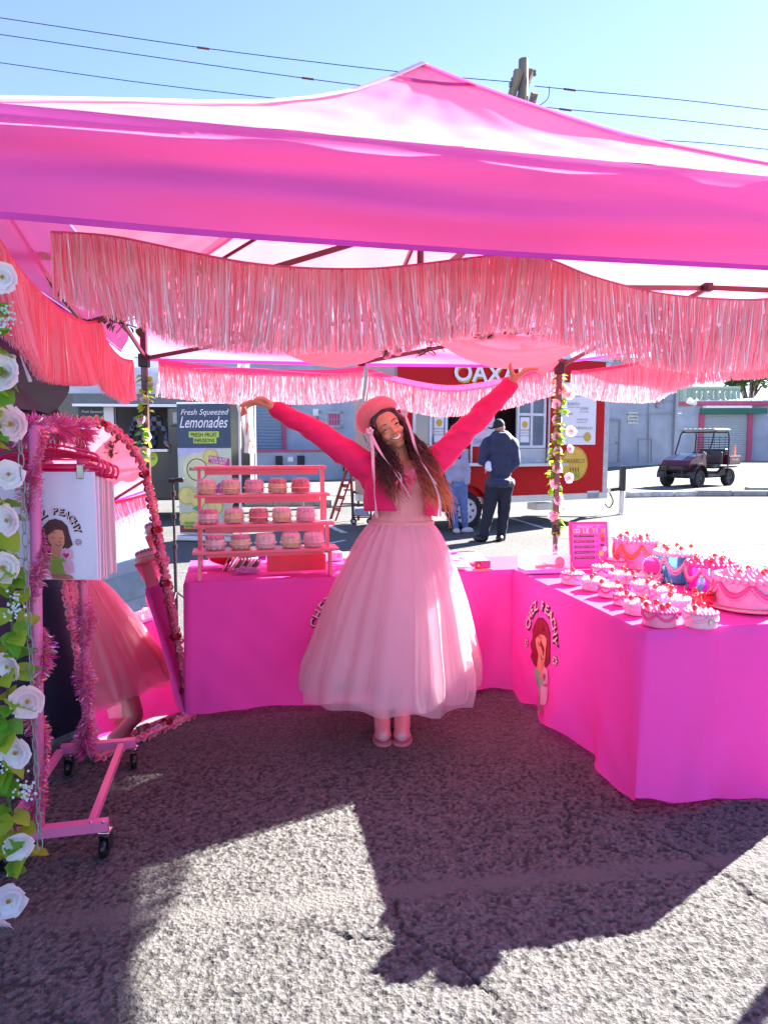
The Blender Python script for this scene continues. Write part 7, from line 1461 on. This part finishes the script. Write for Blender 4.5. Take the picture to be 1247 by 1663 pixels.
BX = dict(pale=pkb('box_pale_pink', (.88, .42, .56)), hot=pkb('icing_hot_pink', (.88, .05, .26)), white=pkb('icing_white', (.9, .78, .82)), pink=pkb('box_pink', (.88, .22, .42)), red=pkb('icing_red', (.72, .01, .03)), orange=pkb('icing_orange', (.9, .16, .03)), blue=mat('iridescent_blue', (.08, .55, .72), .15, metal=.5, var=.35, vs=9), blush=pkb('icing_blush', (.9, .55, .66)), rose=pkb('icing_rose', (.88, .28, .48)))
hol = mat('holographic_film', (.3, .3, .8), .12, metal=.6); n_ = hol.node_tree; rp = n_.nodes.new('ShaderNodeValToRGB'); e = rp.color_ramp.elements; e[0].color = (.9, .05, .6, 1); e[1].color = (.1, .8, .7, 1)
for p_, c_ in ((.3, (.3, .05, .8, 1)), (.5, (.05, .45, .85, 1)), (.7, (.2, .9, .5, 1))): q = e.new(p_); q.color = c_
wv_ = n_.nodes.new('ShaderNodeTexWave'); wv_.inputs['Scale'].default_value = 7; wv_.inputs['Distortion'].default_value = 6; n_.links.new(n_.nodes['Texture Coordinate'].outputs['Object'], wv_.inputs[0]); n_.links.new(wv_.outputs[0], rp.inputs[0]); n_.links.new(rp.outputs[0], n_.nodes['Principled BSDF'].inputs['Base Color'])
def heart(th, j=0): return 1.0 + .13 * math.cos(2 * th) * 0 + (.12 * math.sin(th) - .22 * math.exp(-((th - PI / 2) / .28) ** 2))
def trinket(loc, r, h, body, rim, cream, swagc, nch, label, hrt=False, seed=0, star=False, openlid=False, name='trinket_box', big=False):
    t = thing(name, label, 'trinket box', loc, seed * .7, group='cherry-topped cake trinket boxes'); K = dict(parent=t, local=True); rs = random.Random(seed); mod = heart if hrt else None; rr = lambda th: r * (heart(th) if hrt else 1)
    mb = MB(); mb.lathe([(.001, 0), (r * .97, 0), (r, .004), (r, h * .55), (r * .985, h * .56), (r * .985, h * .58), (r * 1.01, h * .59), (r * 1.01, h * .95), (r * .97, h), (.001, h)], 32, mod=mod); mb.build('box_body', BX.get(body) or hol, smooth=False, **K)
    mb = MB(); n = 26 if not big else 30; b_ = r * .115
    for k in range(n): th = 2 * PI * k / n; mb.ell((rr(th) * 1.01 * math.cos(th), rr(th) * 1.01 * math.sin(th), h * 1.0), (b_, b_, b_ * 1.1), 7)
    mb.build('icing_rim', BX[rim], smooth=True, **K)
    mb = MB(); n = 22
    for k in range(n):
        q = math.sqrt((k + .5) / n) * .82; th = k * 2.4; z = h + b_ * (1.1 - .3 * q); s_ = r * .19 * rs.uniform(.8, 1.2); mb.lathe([(s_, 0), (s_ * .95, s_ * .35), (s_ * .55, s_ * .75), (s_ * .2, s_ * 1.1), (.0005, s_ * 1.35)], 7, (rr(th) * q * math.cos(th), rr(th) * q * math.sin(th), z - s_ * .4), mod=lambda a, j: 1 + .12 * math.cos(a * 3.5 + j))
    mb.build('cream_topping', BX[cream], smooth=True, **K)
    ns = 5 if not big else 6
    for k in range(ns):
        pts = []
        for q in range(9): u = q / 8; th = 2 * PI * (k + u) / ns; pts.append((rr(th) * 1.04 * math.cos(th), rr(th) * 1.04 * math.sin(th), h * (.90 - (.40 if not big else .45) * math.sin(PI * u))))
        mb = MB(); P = smooth_pts(pts, 2)
        for i, p in enumerate(P[:-1]): mb.ell(p, b_ * (.62 + .25 * math.sin(PI * i / len(P))), 6)
        mb.build('icing_swag', BX[swagc], smooth=True, **K)
        if big:
            mb = MB()
            for i, p in enumerate(P[:-1:1]): mb.ell(Vector(p) * 1.012 - Vector((0, 0, h * .13)), b_ * .5, 5)
            mb.build('lower_icing_swag', BX[rim], smooth=True, **K)
    if not big:
        mb = MB()
        for k in range(30): th = 2 * PI * k / 30; mb.ell((rr(th) * 1.005 * math.cos(th), rr(th) * 1.005 * math.sin(th), h * .04), b_ * .4, 5)
        mb.build('base_piping', BX[body if body in BX else 'pale'], smooth=True, **K)
    for k in range(nch):
        th = 2 * PI * (k + .5 * rs.random()) / nch + seed; q = r * rs.uniform(.45, .85) * (1 if nch > 1 else .2); cr = .0125 if not big else .0125
        o = inst('cherry', chm, t, (q * math.cos(th), q * math.sin(th), h + b_ * 1.4 + cr * .9), (rs.uniform(-.4, .4), rs.uniform(-.4, .4), rs.random() * 6), cr)
        inst('stem', stme, o, (0, 0, 0))
    if star:
        mb = MB(); pts = [(.012 * (1 if k % 2 else .5) * math.cos(PI * k / 5), -r * 1.03, h * .5 + .012 * (1 if k % 2 else .5) * math.sin(PI * k / 5)) for k in range(10)]; mb.prism(pts, (0, -.003, 0)); o = mb.build('star_charm', chrome, **K); o.rotation_euler = (0, 0, -seed * .7 + .3)
    if openlid:
        mb = MB(); c0 = Vector((0, r * .85, h + .045)); 
        for k in range(24): th = 2 * PI * k / 24; mb.ell(c0 + Vector((r * .78 * math.cos(th), .0 + .01 * math.sin(th), r * .95 * math.sin(th))), b_ * .9, 6)
        ld = mb.build('open_lid', BX['pale'], smooth=True, **K); mb = MB(); mb.poly([c0 + Vector((r * .76 * math.cos(a), .01 * math.sin(a), r * .92 * math.sin(a))) for a in [2 * PI * k / 20 for k in range(20)]]); mb.build('lid_mirror', gm_, ld, local=True)
    return t
# px of base centre, py of base centre, px width
small = [(929, 947, 36, 'pale', 'hot', 'blush', 'rose', 1, 'pale pink trinket box with a rose pink rim, nearest the price sign', 0),
 (963, 957, 36, 'pale', 'white', 'white', 'blush', 2, 'white-iced trinket box with two cherries, second along the front row', 0),
 (990, 968, 37, 'pale', 'hot', 'white', 'hot', 2, 'trinket box with a hot pink rim and white cream, third along the front row', 0),
 (1013, 981, 34, 'pale', 'hot', 'blush', 'hot', 2, 'hot pink rimmed trinket box, fourth along the front row', 0),
 (1034, 996, 40, 'pale', 'white', 'white', 'blush', 3, 'white-iced trinket box with two front cherries, behind the nearest box', 0),
 (1070, 1014, 54, 'pink', 'hot', 'pink', 'hot', 4, 'nearest trinket box, with hot pink scallops and four cherries', 0),
 (1134, 1016, 52, 'pale', 'rose', 'blush', 'pale', 2, 'pale pink heart-shaped trinket box with a star charm at the near edge', 1),
 (978, 935, 34, 'pale', 'pink', 'blush', 'hot', 1, 'pink trinket box in front of the price sign', 0),
 (1006, 946, 34, 'pale', 'white', 'white', 'rose', 3, 'white-creamed trinket box in the middle row beside the mirror box', 0),
 (1047, 966, 42, 'pale', 'blush', 'white', 'rose', 3, 'blush trinket box with white cream directly in front of the mirror box', 1),
 (1075, 976, 40, 'pale', 'rose', 'white', 'pink', 4, 'rose-rimmed trinket box between the blush box and the red box', 0),
 (1098, 990, 44, 'pale', 'white', 'white', 'blush', 3, 'white-iced trinket box behind the pale heart box', 1),
 (1000, 924, 32, 'pale', 'hot', 'blush', 'rose', 2, 'small rose trinket box behind, next to the tall orange-swagged box', 0),
 (1140, 983, 36, 'red', 'red', 'red', 'hot', 2, 'red trinket box between the holographic box and the heart box', 0),
 (1030, 948, 32, 'pale', 'blush', 'white', 'rose', 2, 'blush trinket box just left of the open mirror box', 0)]
for i, (px, py, wd, b_, r_, cr_2, sw_, nch, lab, hrt) in enumerate(small):
    p = tr(px, py); r = wd / 2 / FPX * p.y * .98; trinket((p.x, p.y, ZTOP + .0055), r, r * .92, b_, r_, cr_2, sw_, nch, lab, bool(hrt), i + 1, star=(i == 6))
p = tr(1056, 944); trinket((p.x, p.y, ZTOP + .0055), .058, .04, 'rose', 'pale', 'white', 'blush', 1, 'pink trinket box standing open with a mirrored oval lid', False, 31, openlid=True)
for (px, py, wd, ht, b_, r_, c_, s_, n, lab, hrt) in ((1030, 926, 64, 52, 'pink', 'rose', 'rose', 'orange', 4, 'tall pink trinket box with orange swags behind the smaller boxes', 0), (1096, 948, 66, 55, 'blue', 'blush', 'white', 'blush', 5, 'tall iridescent blue trinket box iced in white and blush', 0), (1153, 962, 74, 50, 'holo', 'hot', 'hot', 'rose', 6, 'tall holographic trinket box iced in hot pink', 0), (1212, 992, 100, 52, 'rose', 'rose', 'rose', 'hot', 5, 'largest pink trinket box on a plate at the right edge', 0)):
    p = tr(px, py - 6); r = wd / 2 / FPX * p.y; z = ZTOP + .0055 + (.016 if px > 1200 else 0); trinket((p.x, p.y, z), r, ht / FPX * p.y * .84, b_, r_, c_, s_, n, lab, bool(hrt), px, big=True)
    if px > 1200:
        pt_ = thing('cake_plate', 'wide pink plate under the largest trinket box', 'plate', (p.x, p.y, ZTOP + .005)); mb = MB(); mb.lathe([(.001, 0), (r * 1.02, 0), (r * 1.3, .012), (r * 1.28, .0145), (r, .006), (.001, .006)], 40, (p.x, p.y, ZTOP + .0055)); mb.build('plate', BX['pink'], pt_, smooth=True)
# ============================================================ CAR ADDED FOR THE MIRROR TO REFLECT (out of view, right of the stall)
pcr = thing('mirror_filler_car', 'dark blue car added out of view for the arched mirror to reflect', 'car', (6.6, 5.6, 0), .1); K = dict(parent=pcr, local=True)
prof = [(-2.2, .3), (-2.25, .75), (-2.1, .95), (-1.5, 1.02), (-1.0, 1.42), (.6, 1.45), (1.2, 1.0), (2.0, .88), (2.2, .65), (2.2, .3)]
mb = MB(); mb.prism([(-.85, p[0], p[1]) for p in prof], (1.7, 0, 0)); bdy = mb.build('body', mat('dark_blue_car_paint', (.03, .06, .12), .3, coat=.6), fix=True, **K)
mb = MB()
for a, b in ((-1.15, -.3), (-.22, .75)): mb.prism([(-.857, a + .05, 1.02), (-.857, b, 1.02), (-.857, b - (.25 if b > 0 else 0), 1.36), (-.857, a + .18, 1.36)], (.004, 0, 0))
mb.build('side_window', MC['tinted_glass'], fix=True, **K)
for y in (-1.35, 1.35):
    for x in (-.78, .78): wheel(pcr, WM[pcr.name] @ Vector((x, y, .32)), WM[pcr.name].to_3x3() @ Vector((1 if x > 0 else -1, 0, 0)), .32, .2, .2, alu, 6)
for y in (-2.0, 1.95): mb = MB(); mb.bbox((-.862, y - .12, .68), (-.75, y + .12, .78), .01); mb.build('headlight' if y > 0 else 'tail_light', MC['headlight_lens'] if y > 0 else MC['glossy_red'], **K)
W9 = Wall((34, 30), (0, -1)); b9 = thing('mirror_filler_warehouse', 'blue-grey warehouse with rows of windows, added off to the right for the mirror to reflect', 'building', (34, 10, 0)); mb = MB(); mb.box((34, -10, 0), (42, 26, 7.5)); mb.build('wall', stucco, b9)  # unseen warehouse, added to fill the mirror's reflection
for k in range(10):
    for z in (1.2, 3.4, 5.4):
        mb = MB(); mb.box((33.93, -8 + k * 3.3, z), (33.99, -6 + k * 3.3, z + 1.4)); mb.build('window', MC['tinted_glass'], b9)
# wood pallet-like sign seen on the ground reflection is left out; small light patch items end here
